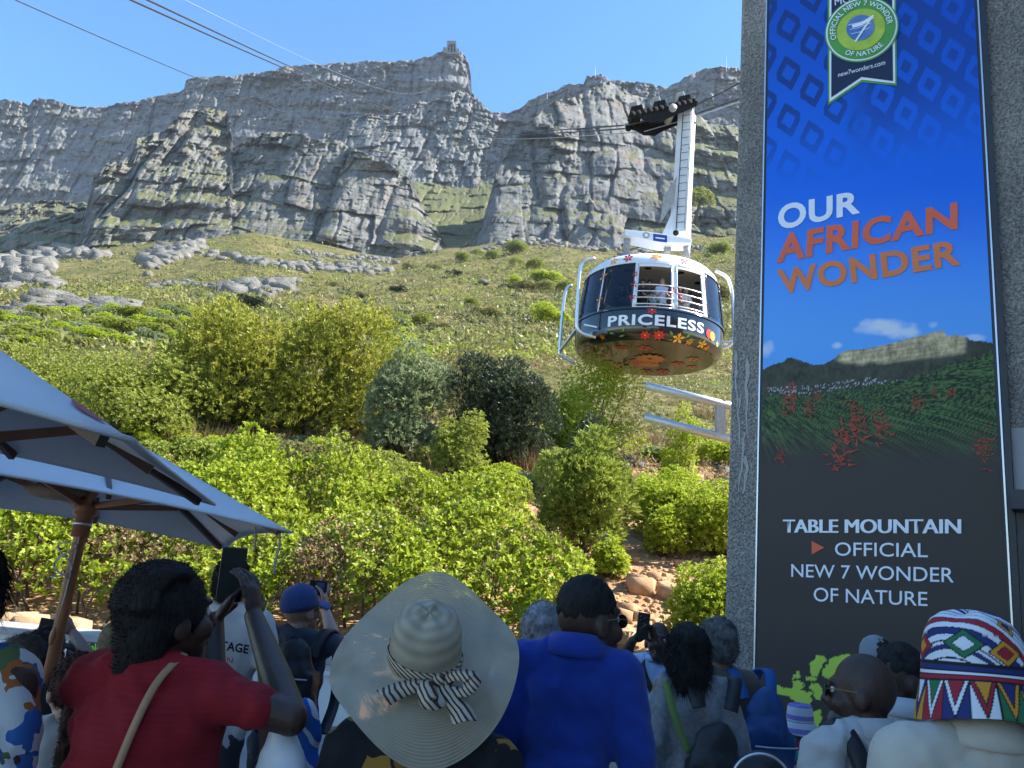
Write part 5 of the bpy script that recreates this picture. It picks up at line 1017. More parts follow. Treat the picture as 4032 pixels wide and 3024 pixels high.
# ================================================================== people
REM = []                                   # shapes to be fused into one continuous surface at the end
def fuse(mb, name, material, parent, voxel, smooth=4, wrinkle=0, wscale=18, seed=0):
    me = mb.mesh(name); o = bpy.data.objects.new(name, me); COL.objects.link(o); me.materials.append(material); o.parent = parent
    m = o.modifiers.new('r', 'REMESH'); m.mode = 'VOXEL'; m.voxel_size = voxel; m.use_smooth_shade = True
    s = o.modifiers.new('s', 'SMOOTH'); s.factor = .5; s.iterations = smooth
    REM.append((o, wrinkle, wscale, seed)); return o
def fuse_all():
    dg = bpy.context.evaluated_depsgraph_get(); dg.update()
    for o, wr, ws, seed in REM:
        me = bpy.data.meshes.new_from_object(o.evaluated_get(dg)); old = o.data; mats = [m for m in old.materials]; o.modifiers.clear(); o.data = me
        if not me.materials:
            for m in mats: me.materials.append(m)
        n = len(me.vertices); me.polygons.foreach_set('use_smooth', np.ones(len(me.polygons), dtype=bool))
        if wr and n:
            v = np.zeros(n*3, np.float32); nr = np.zeros(n*3, np.float32); me.vertices.foreach_get('co', v); me.vertex_normals.foreach_get('vector', nr); v = v.reshape(-1, 3); nr = nr.reshape(-1, 3)
            q = v[:, 0]+.6*v[:, 2]; f = np.abs(fbm(q*ws*.55+seed, (v[:, 2]*.7-v[:, 0]*.5+v[:, 1])*ws*.35+seed*3, 5+seed, 3)-.5)*2; f2 = np.abs(fbm((v[:, 0]-.5*v[:, 2])*ws*1.1+seed, (v[:, 2]+v[:, 1])*ws*.6, 9+seed, 2)-.5)*2
            v = v+nr*(wr*((1-f*3.4)*1.3+(.5-f2)*.7))[:, None]; me.vertices.foreach_set('co', np.ascontiguousarray(v, dtype=np.float32).ravel())
        me.name = o.name; me.update(); bpy.data.meshes.remove(old)
        if o.name.startswith('hair') and n > 2600:
            v = np.zeros(n*3, np.float32); nr = np.zeros(n*3, np.float32); me.vertices.foreach_get('co', v); me.vertex_normals.foreach_get('vector', nr); v = v.reshape(-1, 3); nr = nr.reshape(-1, 3); rg = np.random.default_rng(seed)
            st = o.get('style', 'short'); m_ = 5200 if st in ('bun', 'crop') else 4200; L_, fl, wd_ = dict(crop=(.006, .1, .0010), short=(.016, .9, .0012), bun=(.007, .25, .0011), bob=(.05, 2.5, .0014), long=(.06, 2.2, .0016), wild=(.022, .4, .0012)).get(st, (.012, .6, .0012))
            i_ = rg.integers(0, n, m_); p = v[i_]; d = nr[i_]*.55+rg.normal(0, .35 if st != 'wild' else .7, (m_, 3)); d[:, 2] -= fl*.55; d = unit(d); s_ = unit(np.cross(d, rg.normal(size=(m_, 3))))*wd_; l_ = L_*(.5+rg.random((m_, 1))); V3 = np.stack([p-s_, p+s_, p+d*l_], 1).reshape(-1, 3)
            h_ = link('strands', mesh_np('strands', V3, np.arange(len(V3)).reshape(-1, 3)), me.materials[0], None, False); h_.parent = o; h_['kind'] = 'stuff'
def cap(mb, a, b, r1, r2, n=12):
    a = np.asarray(a, float); b = np.asarray(b, float); mb.tube([a, b], [r1, r2], n); mb.ell(a, (r1,)*3, None, n, 8); mb.ell(b, (r2,)*3, None, n, 8)
def rotm(yaw=0, pitch=0, roll=0):
    c, s = math.cos(yaw), math.sin(yaw); Rz = np.array([[c, -s, 0], [s, c, 0], [0, 0, 1]]); c, s = math.cos(pitch), math.sin(pitch); Rx = np.array([[1, 0, 0], [0, c, -s], [0, s, c]]); c, s = math.cos(roll), math.sin(roll); Ry = np.array([[c, 0, s], [0, 1, 0], [-s, 0, c]])
    return Rz@Rx@Ry
def hand(mb, wrist, d, nrm, curl=.5, k=1.0, side=1):
    """palm, four unequal bent fingers and a thumb from the side of the palm"""
    d = np.asarray(d, float); d /= np.linalg.norm(d); nrm = np.asarray(nrm, float); nrm = nrm-d*(nrm@d); nrm /= np.linalg.norm(nrm); s = np.cross(d, nrm)*side; w = np.asarray(wrist, float)
    mb.ell(w+d*.045*k, (.034*k, .016*k, .05*k), (s, nrm, d), 12, 8); mb.ell(w+d*.07*k, (.039*k, .014*k, .028*k), (s, nrm, d), 12, 8)
    for i, (o, L) in enumerate(((-.033, .062), (-.0115, .074), (.0115, .080), (.032, .070))):
        b = w+d*.088*k+s*o*k; dr = d.copy(); p = b; seg = (.45, .32, .23); r = (.0085, .0078, .007, .006)
        for j in range(3):
            a = curl*(.35, .75, .6)[j]; dr = dr*math.cos(a)+nrm*math.sin(a); nrm2 = np.cross(np.cross(dr, nrm), dr); q = p+dr*L*k*seg[j]; cap(mb, p, q, r[j]*k, r[j+1]*k, 8); p = q
    b = w+d*.022*k+s*.030*k; q = b+(d*.55+s*.75+nrm*.25)*.036*k; t = q+(d*.85+s*.15+nrm*.45*max(curl, .3))*.032*k; cap(mb, b, q, .013*k, .011*k, 8); cap(mb, q, t, .011*k, .008*k, 8)
SKIN_D = mat('skin_dark', (.055, .028, .018), .5, .12, 20, .15, 120); SKIN_M = mat('skin_tan', (.26, .14, .09), .5, .1, 20, .15, 120); SKIN_L = mat('skin_light', (.42, .25, .18), .5, .1, 20, .15, 120); SKIN_B = mat('skin_brown', (.11, .058, .036), .5, .12, 20, .15, 120)
def hairmat(name, c, c2):
    m = mat(name, c, .75, .2, 30, c2=c2, spec=.2); n = m.node_tree.nodes; l = m.node_tree.links; tc = n.new('ShaderNodeTexCoord'); mp = n.new('ShaderNodeMapping'); mp.inputs['Scale'].default_value = (160, 160, 22); l.new(tc.outputs['Object'], mp.inputs['Vector']); q = n.new('ShaderNodeTexNoise'); q.inputs['Scale'].default_value = 1; l.new(mp.outputs[0], q.inputs['Vector'])
    b = n.new('ShaderNodeBump'); b.inputs['Strength'].default_value = .9; b.inputs['Distance'].default_value = .006; l.new(q.outputs[0], b.inputs['Height']); l.new(b.outputs[0], n['Principled BSDF'].inputs['Normal']); return m
H_BLK = hairmat('hair_black', (.012, .011, .011), (.03, .027, .026)); H_GRY = hairmat('hair_grey', (.16, .16, .165), (.42, .42, .43)); H_DGR = hairmat('hair_dark_grey', (.05, .05, .052), (.17, .17, .17)); H_BRN = hairmat('hair_redbrown', (.035, .014, .01), (.085, .035, .025)); H_FAIR = hairmat('hair_fair', (.13, .09, .055), (.24, .18, .11))
M_EYE = mat('eye', (.6, .58, .55), .2, .05); M_IRIS = mat('iris', (.02, .012, .01), .1, .1)
M_TROU = mat('trousers', (.03, .033, .045), .85, .2, 6, .3, 60); M_SHOE = mat('shoes', (.04, .035, .03), .6, .2, 8)
PERS = {}
def person(label, qx, qy, depth, yaw=0, hyaw=0, hpitch=0, hroll=0, k=1.0, wide=1.0, skin=SKIN_D, hair='short', hmat=H_BLK, shirt=None, sleeve=.6, arms=None, vox=.010, wr=.004, group=None, trousers=None, collar=None, belly=1.0, root_z=0.0, seed=0, world=None, slope=0.0, eyes=True, lift=.045, tx=0.0, drape=0):
    hc = P(float(qx), float(qy), np.array(float(depth))) if world is None else np.asarray(world, float)
    root = np.array([hc[0], hc[1], root_z]); t = thing('person', label, 'person', root, rad(yaw), group); hz = hc[2]-root_z
    Ri = rotm(rad(yaw)).T
    def loc(q): return Ri@(np.asarray(q, float)-root)
    def lp(qx_, qy_, d_): return loc(P(float(qx_), float(qy_), np.array(float(d_))))
    info = dict(root=t, loc=loc, lp=lp, hz=hz+(.045+lift)*k, k=k); Rh = rotm(rad(hyaw-yaw), rad(hpitch), rad(hroll)); hcl = np.array([0, 0, hz]); info['Rh'] = Rh; info['hc'] = hcl; info['yaw'] = rad(yaw); info['rootw'] = root
    def H(p): return hcl+Rh@(np.asarray(p, float)*k)
    info['H'] = H; ax = Rh.T; AX = (Rh[:, 0], Rh[:, 1], Rh[:, 2])
    b = MB(); e = lambda c, r: b.ell(H(c), tuple(v*k for v in r), AX, 16, 11)
    e((0, -.010, .026), (.077, .097, .103)); e((0, .030, -.025), (.064, .074, .098)); e((0, .046, -.085), (.047, .050, .045)); e((0, .085, .034), (.052, .016, .013)); e((0, .094, -.070), (.026, .014, .012)); e((0, .083, -.052), (.03, .02, .03))
    for s in (-1, 1): e((s*.078, -.008, -.012), (.012, .024, .034)); e((s*.045, .062, -.03), (.028, .03, .03))
    cap(b, H((0, .098, .012)), H((0, .118, -.028)), .010*k, .015*k, 8); cap(b, H((-.011, .106, -.032)), H((.011, .106, -.032)), .010*k, .010*k, 8)
    tz = hz+lift*k
    nb = np.array([tx*.7, -.020*k, tz-.170*k]); cap(b, H((0, -.018, -.06)), nb, .055*k, .056*k, 14); b.ell(nb+[0, .01, -.02], (.085*k, .05*k, .04*k))
    sz = tz-.205*k; sx = .172*k*wide; S = MB() if shirt else None; hips = tz-.76*k
    arms = arms or {}
    for s, key in ((1, 'R'), (-1, 'L')):
        sh = np.array([s*sx+tx, -.01, sz]); a = arms.get(key, {}); el = np.asarray(a['el'], float) if 'el' in a else np.array([s*(sx+.06)+tx, -.03, sz-.28*k]); wr_ = np.asarray(a['wr'], float) if 'wr' in a else np.array([s*(sx+.065)+tx, .07, sz-.53*k])
        cap(b, sh, el, .050*k, .040*k); mid = el+(wr_-el)*.35; cap(b, el, mid, .041*k, .040*k); cap(b, mid, wr_, .040*k, .027*k)
        dd = wr_-el; dd /= np.linalg.norm(dd); hand(b, wr_-dd*.01, a.get('hd', dd), a.get('hn', (0, 1, -.2) if 'wr' in a else (-s, .3, 0)), a.get('curl', .55), k, a.get('side', s))
        if shirt and sleeve > 0: cap(S, sh+[-s*.01, 0, -.005], sh+(el-sh)*min(sleeve, 1), .066*k*(1+.12*(wide-1)), .060*k)
        if shirt and sleeve > 1: cap(S, el, el+(wr_-el)*(sleeve-1), .058*k, .042*k)
    cap(b, (-sx+tx, -.01, sz), (sx+tx, -.01, sz), .045*k, .045*k); cap(b, nb, (tx, 0, sz-.03*k), .05*k, .05*k)
    fuse(b, 'body', skin, t, vox, 3)
    if shirt:
        S.ell((tx, .005, tz-.355*k), (.178*k*wide, .118*k*(.5+.5*wide), .20*k)); S.ell((tx, -.02, tz-.275*k), (.165*k*wide, .095*k, .12*k)); S.ell((tx, .02*belly, tz-.555*k), (.165*k*wide, .125*k*belly, .23*k)); S.ell((tx, .0, tz-.735*k), (.172*k*wide, .128*k*belly, .16*k))
        S.ell((tx*.8, -.040*k, tz-.185*k), (.085*k, .068*k, .055*k))
        if drape:
            for q_, (zz_, ww_) in enumerate(((.30, .80), (.42, .90), (.55, .97), (.70, 1.0), (.84, 1.0))): S.ell((tx, 0, tz-zz_*k), (drape*ww_, .15*k, .13*k))
        cap(S, (-sx*.92+tx, -.012, sz), (sx*.92+tx, -.012, sz), .066*k, .066*k)
        for s in (-1, 1): cap(S, (s*.045*k+tx*.8, -.03*k, tz-.165*k), (s*sx*.85+tx, -.015, sz+.012-slope), .048*k, .055*k)
        fuse(S, 'shirt', shirt, t, .011 if depth and depth < 2.9 and world is None else max(vox*1.2, .014), 5, wr, 16, seed)
    if collar:
        C = MB(); n = 28
        for ring, (r, z, o_) in enumerate(((.070, .036, 0), (.074, .038, 0), (.098, -.004, 0), (.092, -.012, 0))):
            for q in range(n):
                a = 6.283*q/n; C.v.append(np.array([[math.sin(a)*r*k*(1.05)+tx*.75, math.cos(a)*r*k*1.02-.022*k, tz-.150*k+z*k*(1-.35*math.cos(a))]])); C.n += 1
        C.f = [(i*n+q, i*n+(q+1) % n, (i+1)*n+(q+1) % n, (i+1)*n+q) for i in range(3) for q in range(n)]; C.obj('collar', collar, t, True, False)
    T = MB(); T.ell((0, 0, hips), (.172*k*wide, .125*k, .13*k))
    for s in (-1, 1): cap(T, (s*.085*k, 0, hips-.03), (s*.10*k, 0, max(.14, hips*.12)), .092*k, .062*k, 12)
    fuse(T, 'trousers', trousers or M_TROU, t, .03, 3, .006, 14, seed)
    for s in (-1, 1):
        q = MB(); q.ell((s*.10*k, .05*k, .045), (.045*k, .125*k, .042)); q.ell((s*.10*k, -.02*k, .06), (.042*k, .06*k, .058)); fuse(q, 'shoe', M_SHOE, t, .02, 2)
    if eyes:
        for s in (-1, 1):
            ey = MB(); ey.ell(H((s*.030, .081, .008)), (.0125*k,)*3, None, 10, 7); ey = ey.obj('eye', M_EYE, t, True, False); ir = MB(); ir.ell(H((s*.030, .0895, .008)), (.006*k,)*3, None, 8, 6); ir.obj('iris', M_IRIS, ey, True, False)
    if hair:
        h = MB(); g = lambda c, r: h.ell(H(c), tuple(v*k for v in r), AX, 18, 12)
        if hair in ('short', 'crop'):
            if hair == 'crop': g((0, -.012, .050), (.0785, .096, .086)); g((0, -.045, .035), (.066, .062, .055))
            else: g((0, -.022, .040), (.085, .102, .106)); g((0, -.05, -.01), (.076, .062, .07)); g((0, .03, .085), (.062, .06, .045))
        elif hair == 'bob': g((0, -.016, .035), (.092, .106, .108)); g((0, -.035, -.06), (.094, .085, .115)); g((0, -.03, -.13), (.090, .075, .06))
        elif hair == 'wild':
            g((0, -.02, .03), (.098, .11, .108)); rg = np.random.default_rng(seed)
            for _ in range(26): d = unit(rg.normal(size=3)); d[1] = -abs(d[1]); g(tuple(np.array([0, -.02, -.01])+d*[.085, .09, .11]), (.03, .03, .035))
        elif hair == 'long': g((0, -.016, .035), (.092, .106, .106)); g((0, -.07, -.09), (.085, .06, .14)); g((0, -.09, -.2), (.075, .05, .15)); g((.03, -.1, -.3), (.05, .04, .1)); g((-.03, -.1, -.28), (.045, .04, .1))
        elif hair == 'bun':
            g((0, -.022, .03), (.092, .112, .108)); g((0, -.065, -.04), (.078, .06, .07)); g((0, -.085, -.095), (.045, .045, .042))
            for a in np.linspace(-1.2, 1.2, 9):
                p = [(math.sin(a*f)*.090*f**.3*1.0, -.022-.112*math.sin(th_)*math.cos(a*.8), .03+.110*math.cos(th_)*math.cos(a*.55)) for th_, f in ((-.5, 1), (.0, 1), (.5, 1), (1.0, 1), (1.5, 1))]; h.tube([H(q) for q in p], .0095*k, 6)
        elif hair == 'ponytail': g((0, -.02, .03), (.085, .103, .104)); g((0, -.11, .0), (.03, .035, .03)); g((.0, -.14, -.09), (.045, .045, .1)); g((.0, -.13, -.2), (.04, .04, .1))
        hob = fuse(h, 'hair', hmat, t, .008 if vox < .02 else .02, 2, .0035 if hair != 'bun' else 0, 60, seed)
        hob['style'] = hair
    return info
def cloth(name, c, **kw): return mat(name, c, kw.pop('rough', .9), kw.pop('var', .08), kw.pop('scale', 8), kw.pop('bump', .25), kw.pop('bscale', 220), sheen=.15, **kw)
def cap_hat(info, material, peak_yaw=0, peak=True, r=.098, tilt=0, name='cap'):
    H, k, t = info['H'], info['k'], info['root']; b = MB(); n = 24; v = []
    R2 = rotm(peak_yaw, tilt)
    prof = [(1.0, .015), (1.0, .045), (.93, .085), (.74, .118), (.42, .138), (.12, .146), (.0, .147)]
    for (rr, z) in prof:
        for q in range(n): a = 6.283*q/n; v.append(H(R2@np.array([math.sin(a)*r*.93*rr, math.cos(a)*r*1.12*rr-.01, z])))
    b.add(v, [(i*n+q, i*n+(q+1) % n, (i+1)*n+(q+1) % n, (i+1)*n+q) for i in range(len(prof)-1) for q in range(n)]); o = b.obj(name, material, t, True, False); m = o.modifiers.new('s', 'SOLIDIFY'); m.thickness = .004
    if peak:
        b = MB(); v = []
        for i in range(7):
            for q in range(13): a = (q/12-.5)*2.1; rr = 1+.72*i/6*(math.cos(a*.9)**.6); v.append(H(R2@np.array([math.sin(a)*r*.93*rr, math.cos(a)*r*1.12*rr-.01, .022-.016*(i/6)**1.4-.012*abs(math.sin(a))*i/6])))
        b.add(v, [(i*13+q, i*13+q+1, (i+1)*13+q+1, (i+1)*13+q) for i in range(6) for q in range(12)]); p = b.obj('peak', material, o, True, False); m = p.modifiers.new('s', 'SOLIDIFY'); m.thickness = .005
    return o
def glasses(info, m_=None):
    H, k, t = info['H'], info['k'], info['root']; g = tag(MB().tube([H((-.03, .105, .012)), H((.03, .105, .012))], .0018, 5).obj('glasses', M_DFRAME, t, True, False))
    for s in (-1, 1):
        MB().ell(H((s*.033, .104, .004)), (.026*k, .004*k, .021*k), (info['Rh'][:, 0], info['Rh'][:, 1], info['Rh'][:, 2])).obj('lens', M_BLK, g, True, False); MB().tube([H((s*.058, .098, .012)), H((s*.077, .05, .014)), H((s*.082, -.01, .010)), H((s*.080, -.028, -.012))], .0017, 6).obj('temple', mat('gold_wire', (.30, .2, .07), .35, .1, metal=.7), g, True, False)
    return g
def strapw(info, pts, w_, material, name='strap', top=True, th=.006):
    """a flat strap along local points"""
    pts = bend([np.asarray(p, float) for p in pts], 5); b = MB(); v = []
    for i, p in enumerate(pts):
        d = pts[min(i+1, len(pts)-1)]-pts[max(i-1, 0)]; d /= np.linalg.norm(d); c = np.array([0, 0, info['hz']-.45]); nrm = p-c; nrm = nrm-d*(nrm@d); nrm /= max(np.linalg.norm(nrm), 1e-6); s = np.cross(d, nrm); v += [p-s*w_/2, p+s*w_/2, p+s*w_/2+nrm*th, p-s*w_/2+nrm*th]
    m = len(pts); b.add(v, [(i*4+q, i*4+(q+1) % 4, (i+1)*4+(q+1) % 4, (i+1)*4+q) for i in range(m-1) for q in range(4)]+[(3, 2, 1, 0), (m*4-4, m*4-3, m*4-2, m*4-1)]); return b.obj(name, material, info['root'] if top else None, True, False)
def backpack(info, label, material, strapm, w_=.30, h_=.44, d_=.17, dz=-.50, x0=0, trim=None, seed=0):
    """stands as a thing of its own, carried on the back"""
    k = info['k']; hz = info['hz']; R = rotm(info['yaw']); t = thing('backpack', label, 'backpack', info['rootw']+R@np.array([x0, -.22*k, hz+dz-h_/2]), info['yaw']); o = np.array([x0, -.22*k, hz+dz-h_/2]); L = lambda p: np.asarray(p, float)-o
    c = np.array([x0, -.13*k-d_*.5, hz+dz]); b = MB()
    for sz_, dz_, dd in ((1.0, -.18, 1), (1.0, .0, 1.0), (.92, .16, .85), (.72, .26, .6)): b.ell(L(c+[0, .01, dz_*h_*1.6]), (w_*.5*sz_, d_*.55*dd, h_*.26))
    b.box(L(c+[0, .02, -.02]), (w_*.92, d_*.8, h_*.72)); fuse(b, 'bag_body', material, t, .010, 6, .006, 14, seed)
    b = MB(); b.ell(L(c+[0, -d_*.5, -.10]), (w_*.40, d_*.30, h_*.24)); fuse(b, 'front_pocket', material, t, .009, 5, .004, 16, seed+1)
    MB().tube([L(c+[x, -d_*.62*(1-(x/w_)**2), .105]) for x in np.linspace(-w_*.42, w_*.42, 13)], .004, 5).obj('zip', trim or M_EDGE, t, True, False); MB().tube(bend([L(c+[-.03, .03, h_*.5]), L(c+[-.02, .0, h_*.58]), L(c+[.02, .0, h_*.58]), L(c+[.03, .03, h_*.5])]), .007, 6).obj('grab_loop', material, t, True, False)
    sx = .10*k
    for s in (-1, 1):
        pts = [L(q) for q in ((x0+s*sx*.7, -.14*k, hz-.30*k), (x0+s*sx, -.075*k, hz-.185*k), (x0+s*sx*1.1, .05*k, hz-.20*k), (x0+s*sx*1.2, .135*k, hz-.36*k), (x0+s*sx*1.4, .12*k, hz-.55*k), (x0+s*.16*k, -.06*k, hz-.68*k))]; b = MB(); pp_ = bend(pts, 5); v = []
        for i, p in enumerate(pp_):
            d = pp_[min(i+1, len(pp_)-1)]-pp_[max(i-1, 0)]; d /= np.linalg.norm(d); nn = np.cross(d, (1, 0, 0)); nn /= max(np.linalg.norm(nn), 1e-6); sd = np.array([1., 0, 0])-d*d[0]; sd /= np.linalg.norm(sd); v += [p-sd*.028-nn*.006, p+sd*.028-nn*.006, p+sd*.028+nn*.006, p-sd*.028+nn*.006]
        m = len(pp_); b.add(v, [(i*4+q, i*4+(q+1) % 4, (i+1)*4+(q+1) % 4, (i+1)*4+q) for i in range(m-1) for q in range(4)]); b.obj('shoulder_strap', strapm, t, True, False)
    return t
def phone(label, qx, qy, depth, w_=.075, h_=.155, yaw=0, roll=0, pitch=0, screen=True, back=False):
    c = P(float(qx), float(qy), np.array(float(depth))); t = thing('phone', label, 'phone', c); R = rotm(yaw, pitch, roll); ax = (R[:, 0], R[:, 1], R[:, 2])
    bevel(MB().box(c, (w_, .009, h_), ax).obj('case', mat('phone_case', (.012, .012, .014), .4, .1), t), .006, 3); s = 1 if back else -1
    if screen: MB().box(c+R[:, 1]*(-.0052), (w_*.92, .0012, h_*.94), ax).obj('screen', mat('phone_screen', (.012, .018, .02), .5, .3, 20, spec=.1), t)
    if back:
        for i, (dx, dz) in enumerate(((-.018, .052), (-.018, .03), (.004, .042))): q = c+R[:, 0]*dx*1.0+R[:, 2]*dz-R[:, 1]*.006; MB().tube([q, q-R[:, 1]*.003], .008, 10).obj('lens', M_BLK, t, True)
    return t
# ---- cloths with prints
def stripemat(name, c1, c2, scale, rot=(0, 0, 0), dist=0, thr=.5, kind='BANDS', bump=.2):
    m = bpy.data.materials.new(name); m.use_nodes = True; n = m.node_tree.nodes; l = m.node_tree.links; b = n['Principled BSDF']; b.inputs['Roughness'].default_value = .9
    tc = n.new('ShaderNodeTexCoord'); mp = n.new('ShaderNodeMapping'); mp.inputs['Rotation'].default_value = rot; l.new(tc.outputs['Object'], mp.inputs['Vector']); w_ = n.new('ShaderNodeTexWave'); w_.wave_type = kind; w_.bands_direction = 'X'; w_.inputs['Scale'].default_value = scale; w_.inputs['Distortion'].default_value = dist; l.new(mp.outputs[0], w_.inputs['Vector'])
    r = n.new('ShaderNodeValToRGB'); e = r.color_ramp.elements; e[0].position = thr-.04; e[0].color = (*c1, 1); e[1].position = thr+.04; e[1].color = (*c2, 1); l.new(w_.outputs[0], r.inputs[0]); l.new(r.outputs[0], b.inputs['Base Color']); return m
def patchmat(name, cols, scale, metric='EUCLIDEAN', line=None, lw=.04, distort=0.0, feature='F1', rough=.85):
    """printed cloth: cells in constant colours, optional dark outlines"""
    m = bpy.data.materials.new(name); m.use_nodes = True; n = m.node_tree.nodes; l = m.node_tree.links; b = n['Principled BSDF']; b.inputs['Roughness'].default_value = rough; tc = n.new('ShaderNodeTexCoord'); vec = tc.outputs['Object']
    if distort:
        q = n.new('ShaderNodeTexNoise'); q.inputs['Scale'].default_value = scale*.8; l.new(vec, q.inputs['Vector']); mx = n.new('ShaderNodeMixRGB'); mx.blend_type = 'ADD'; mx.inputs[0].default_value = distort; l.new(vec, mx.inputs[1]); l.new(q.outputs['Color'], mx.inputs[2]); vec = mx.outputs[0]
    v = n.new('ShaderNodeTexVoronoi'); v.distance = metric; v.inputs['Scale'].default_value = scale; l.new(vec, v.inputs['Vector']); sp = n.new('ShaderNodeSeparateColor'); l.new(v.outputs['Color'], sp.inputs[0])
    r = n.new('ShaderNodeValToRGB'); r.color_ramp.interpolation = 'CONSTANT'; e = r.color_ramp.elements
    while len(e) < len(cols): e.new(.5)
    for i, c in enumerate(cols): e[i].position = i/len(cols); e[i].color = (*c, 1)
    l.new(sp.outputs[0], r.inputs[0]); out = r.outputs[0]
    if line is not None:
        v2 = n.new('ShaderNodeTexVoronoi'); v2.feature = 'DISTANCE_TO_EDGE'; v2.inputs['Scale'].default_value = scale; l.new(vec, v2.inputs['Vector']); lt = n.new('ShaderNodeMath'); lt.operation = 'LESS_THAN'; lt.inputs[1].default_value = lw; l.new(v2.outputs[0], lt.inputs[0]); mx = n.new('ShaderNodeMixRGB'); l.new(lt.outputs[0], mx.inputs[0]); l.new(out, mx.inputs[1]); mx.inputs[2].default_value = (*line, 1); out = mx.outputs[0]
    l.new(out, b.inputs['Base Color']); return m
C_RED = stripemat('red_knit', (.25, .006, .014), (.275, .008, .016), 22, (0, 1.57, 0), 1.5, .75); C_BLUE = cloth('blue_polo', (.005, .035, .27)); C_CREAM = cloth('cream_polo', (.50, .46, .38)); C_WHITE = cloth('white_cloth', (.55, .55, .55)); C_WSH = cloth('white_linen', (.46, .45, .43)); C_NAVY = cloth('navy_cotton', (.035, .045, .075)); C_BLACK = cloth('black_cotton', (.012, .012, .014)); C_GREY = cloth('grey_marl', (.20, .215, .23), var=.2, scale=60); C_TAUPE = cloth('taupe_cotton', (.10, .085, .065)); C_PALE = cloth('pale_blue_dots', (.52, .60, .78)); C_BAG = mat('black_nylon', (.014, .015, .018), .55, .2, 8, .2, 60); C_BLUEBAG = mat('blue_nylon', (.01, .06, .2), .55, .2, 8, .2, 60); C_GRSTR = mat('green_webbing', (.12, .19, .05), .8, .1); C_TAN = mat('tan_leather', (.42, .24, .13), .6, .1); C_TEAL = patchmat('teal_print', [(.01, .25, .2), (.02, .32, .25), (.3, .03, .1), (.5, .45, .4)], 26, distort=.02)
C_FLORAL = patchmat('floral_shirt', [(.62, .64, .66), (.62, .64, .66), (.03, .13, .42), (.02, .08, .3), (.62, .64, .66), (.45, .13, .03), (.10, .16, .06)], 19, distort=.10); C_GOLD = patchmat('black_gold_print', [(.008, .009, .014)]*8+[(.30, .17, .025), (.22, .12, .02)], 13, distort=.04, line=(.006, .006, .01), lw=.05)
C_HAT = patchmat('patterned_hat_cloth', [(.70, .72, .76), (.02, .03, .14), (.35, .02, .03), (.70, .72, .76), (.62, .28, .02), (.03, .16, .06), (.02, .03, .14)], 24, 'CHEBYCHEV', (.006, .006, .01), .045, .01)
# ---- woman in red holding up a phone
I = person('person in a red knit top holding a phone up in both hands', 364, 1336, 2.0, -8, -38, 8, 0, 1.0, 1.18, SKIN_D, 'bun', H_BLK, C_RED, .45, vox=.007, wr=.006, seed=1, eyes=True) if False else None
def loc_of(qx, qy, depth, yaw): 
    hc = P(float(qx), float(qy), np.array(float(depth))); root = np.array([hc[0], hc[1], 0]); Ri = rotm(rad(yaw)).T; return lambda x, y, d: Ri@(P(float(x), float(y), np.array(float(d)))-root)
def wdir(yaw, d): return rotm(rad(yaw)).T@np.asarray(d, float)
L = loc_of(364, 1336, 2.0, -8)
I = person('person in red top with a low bun, holding up a phone', 364, 1336, 2.0, -8, -38, 8, 0, 1.0, .98, SKIN_D, 'bun', H_BLK, C_RED, .5, dict(R=dict(el=L(628, 1552, 1.98), wr=L(548, 1330, 2.32), hd=wdir(-8, (-.30, .15, .9)), hn=wdir(-8, (-.7, .3, .1)), curl=.75, side=-1), L=dict(el=L(452, 1490, 2.25), wr=L(464, 1340, 2.38), hd=wdir(-8, (.35, .1, .75)), hn=wdir(-8, (.8, .2, .1)), curl=.75, side=1)), vox=.005, wr=.009, seed=1, drape=.215)
hz = I['hz']; strapw(I, [(.075, -.03, hz-.165), (.065, -.105, hz-.215), (.05, -.140, hz-.30), (.02, -.150, hz-.45), (-.01, -.152, hz-.62), (-.03, -.15, hz-.8)], .017, C_TAN)
phone('black phone held up high by the person in red', 501, 1240, 2.40, .078, .158, rad(-4), rad(-2))
tb = thing('plastic_bag', 'crumpled white plastic bag hanging beside the person in red', 'bag', P(600, 1659, np.array(2.0))*[1, 1, 0]+[0, 0, .62]); b = MB(); o_ = ROOT[tb.name]
for qx, qy, r in ((600, 1560, .04), (605, 1600, .06), (605, 1640, .075), (600, 1680, .08)): b.ell(P(qx, qy, np.array(2.02))-o_, (r*.75, r*.6, r*1.1))
cap(b, P(600, 1680, np.array(2.02))-o_, (0, 0, .15), .06, .09); fuse(b, 'bag_body', mat('white_plastic', (.60, .62, .66), .35, .05, 6), tb, .01, 3, .014, 10, 3); MB().tube([P(585, 1545, np.array(2.02))-o_, P(600, 1500, np.array(2.02))-o_, P(612, 1548, np.array(2.02))-o_], .008, 5).obj('handle', mat('white_plastic', (.6, .62, .66)), tb, True, False)
tb = thing('striped_bag', 'blue and white striped cloth bag beside the plastic bag', 'bag', P(640, 1659, np.array(2.25))*[1, 1, 0]+[0, 0, .55]); o_ = ROOT[tb.name]; b = MB()
for qx, qy, r in ((650, 1560, .05), (648, 1610, .07), (645, 1660, .08)): b.ell(P(qx, qy, np.array(2.25))-o_, (r*.8, r*.6, r*1.1))
cap(b, P(645, 1660, np.array(2.25))-o_, (0, 0, .2), .06, .09); fuse(b, 'bag_body', stripemat('blue_white_stripes', (.02, .11, .45), (.55, .60, .68), 9, (.3, .6, .2), 3.0, .82), tb, .01, 3, .008, 12, 4)
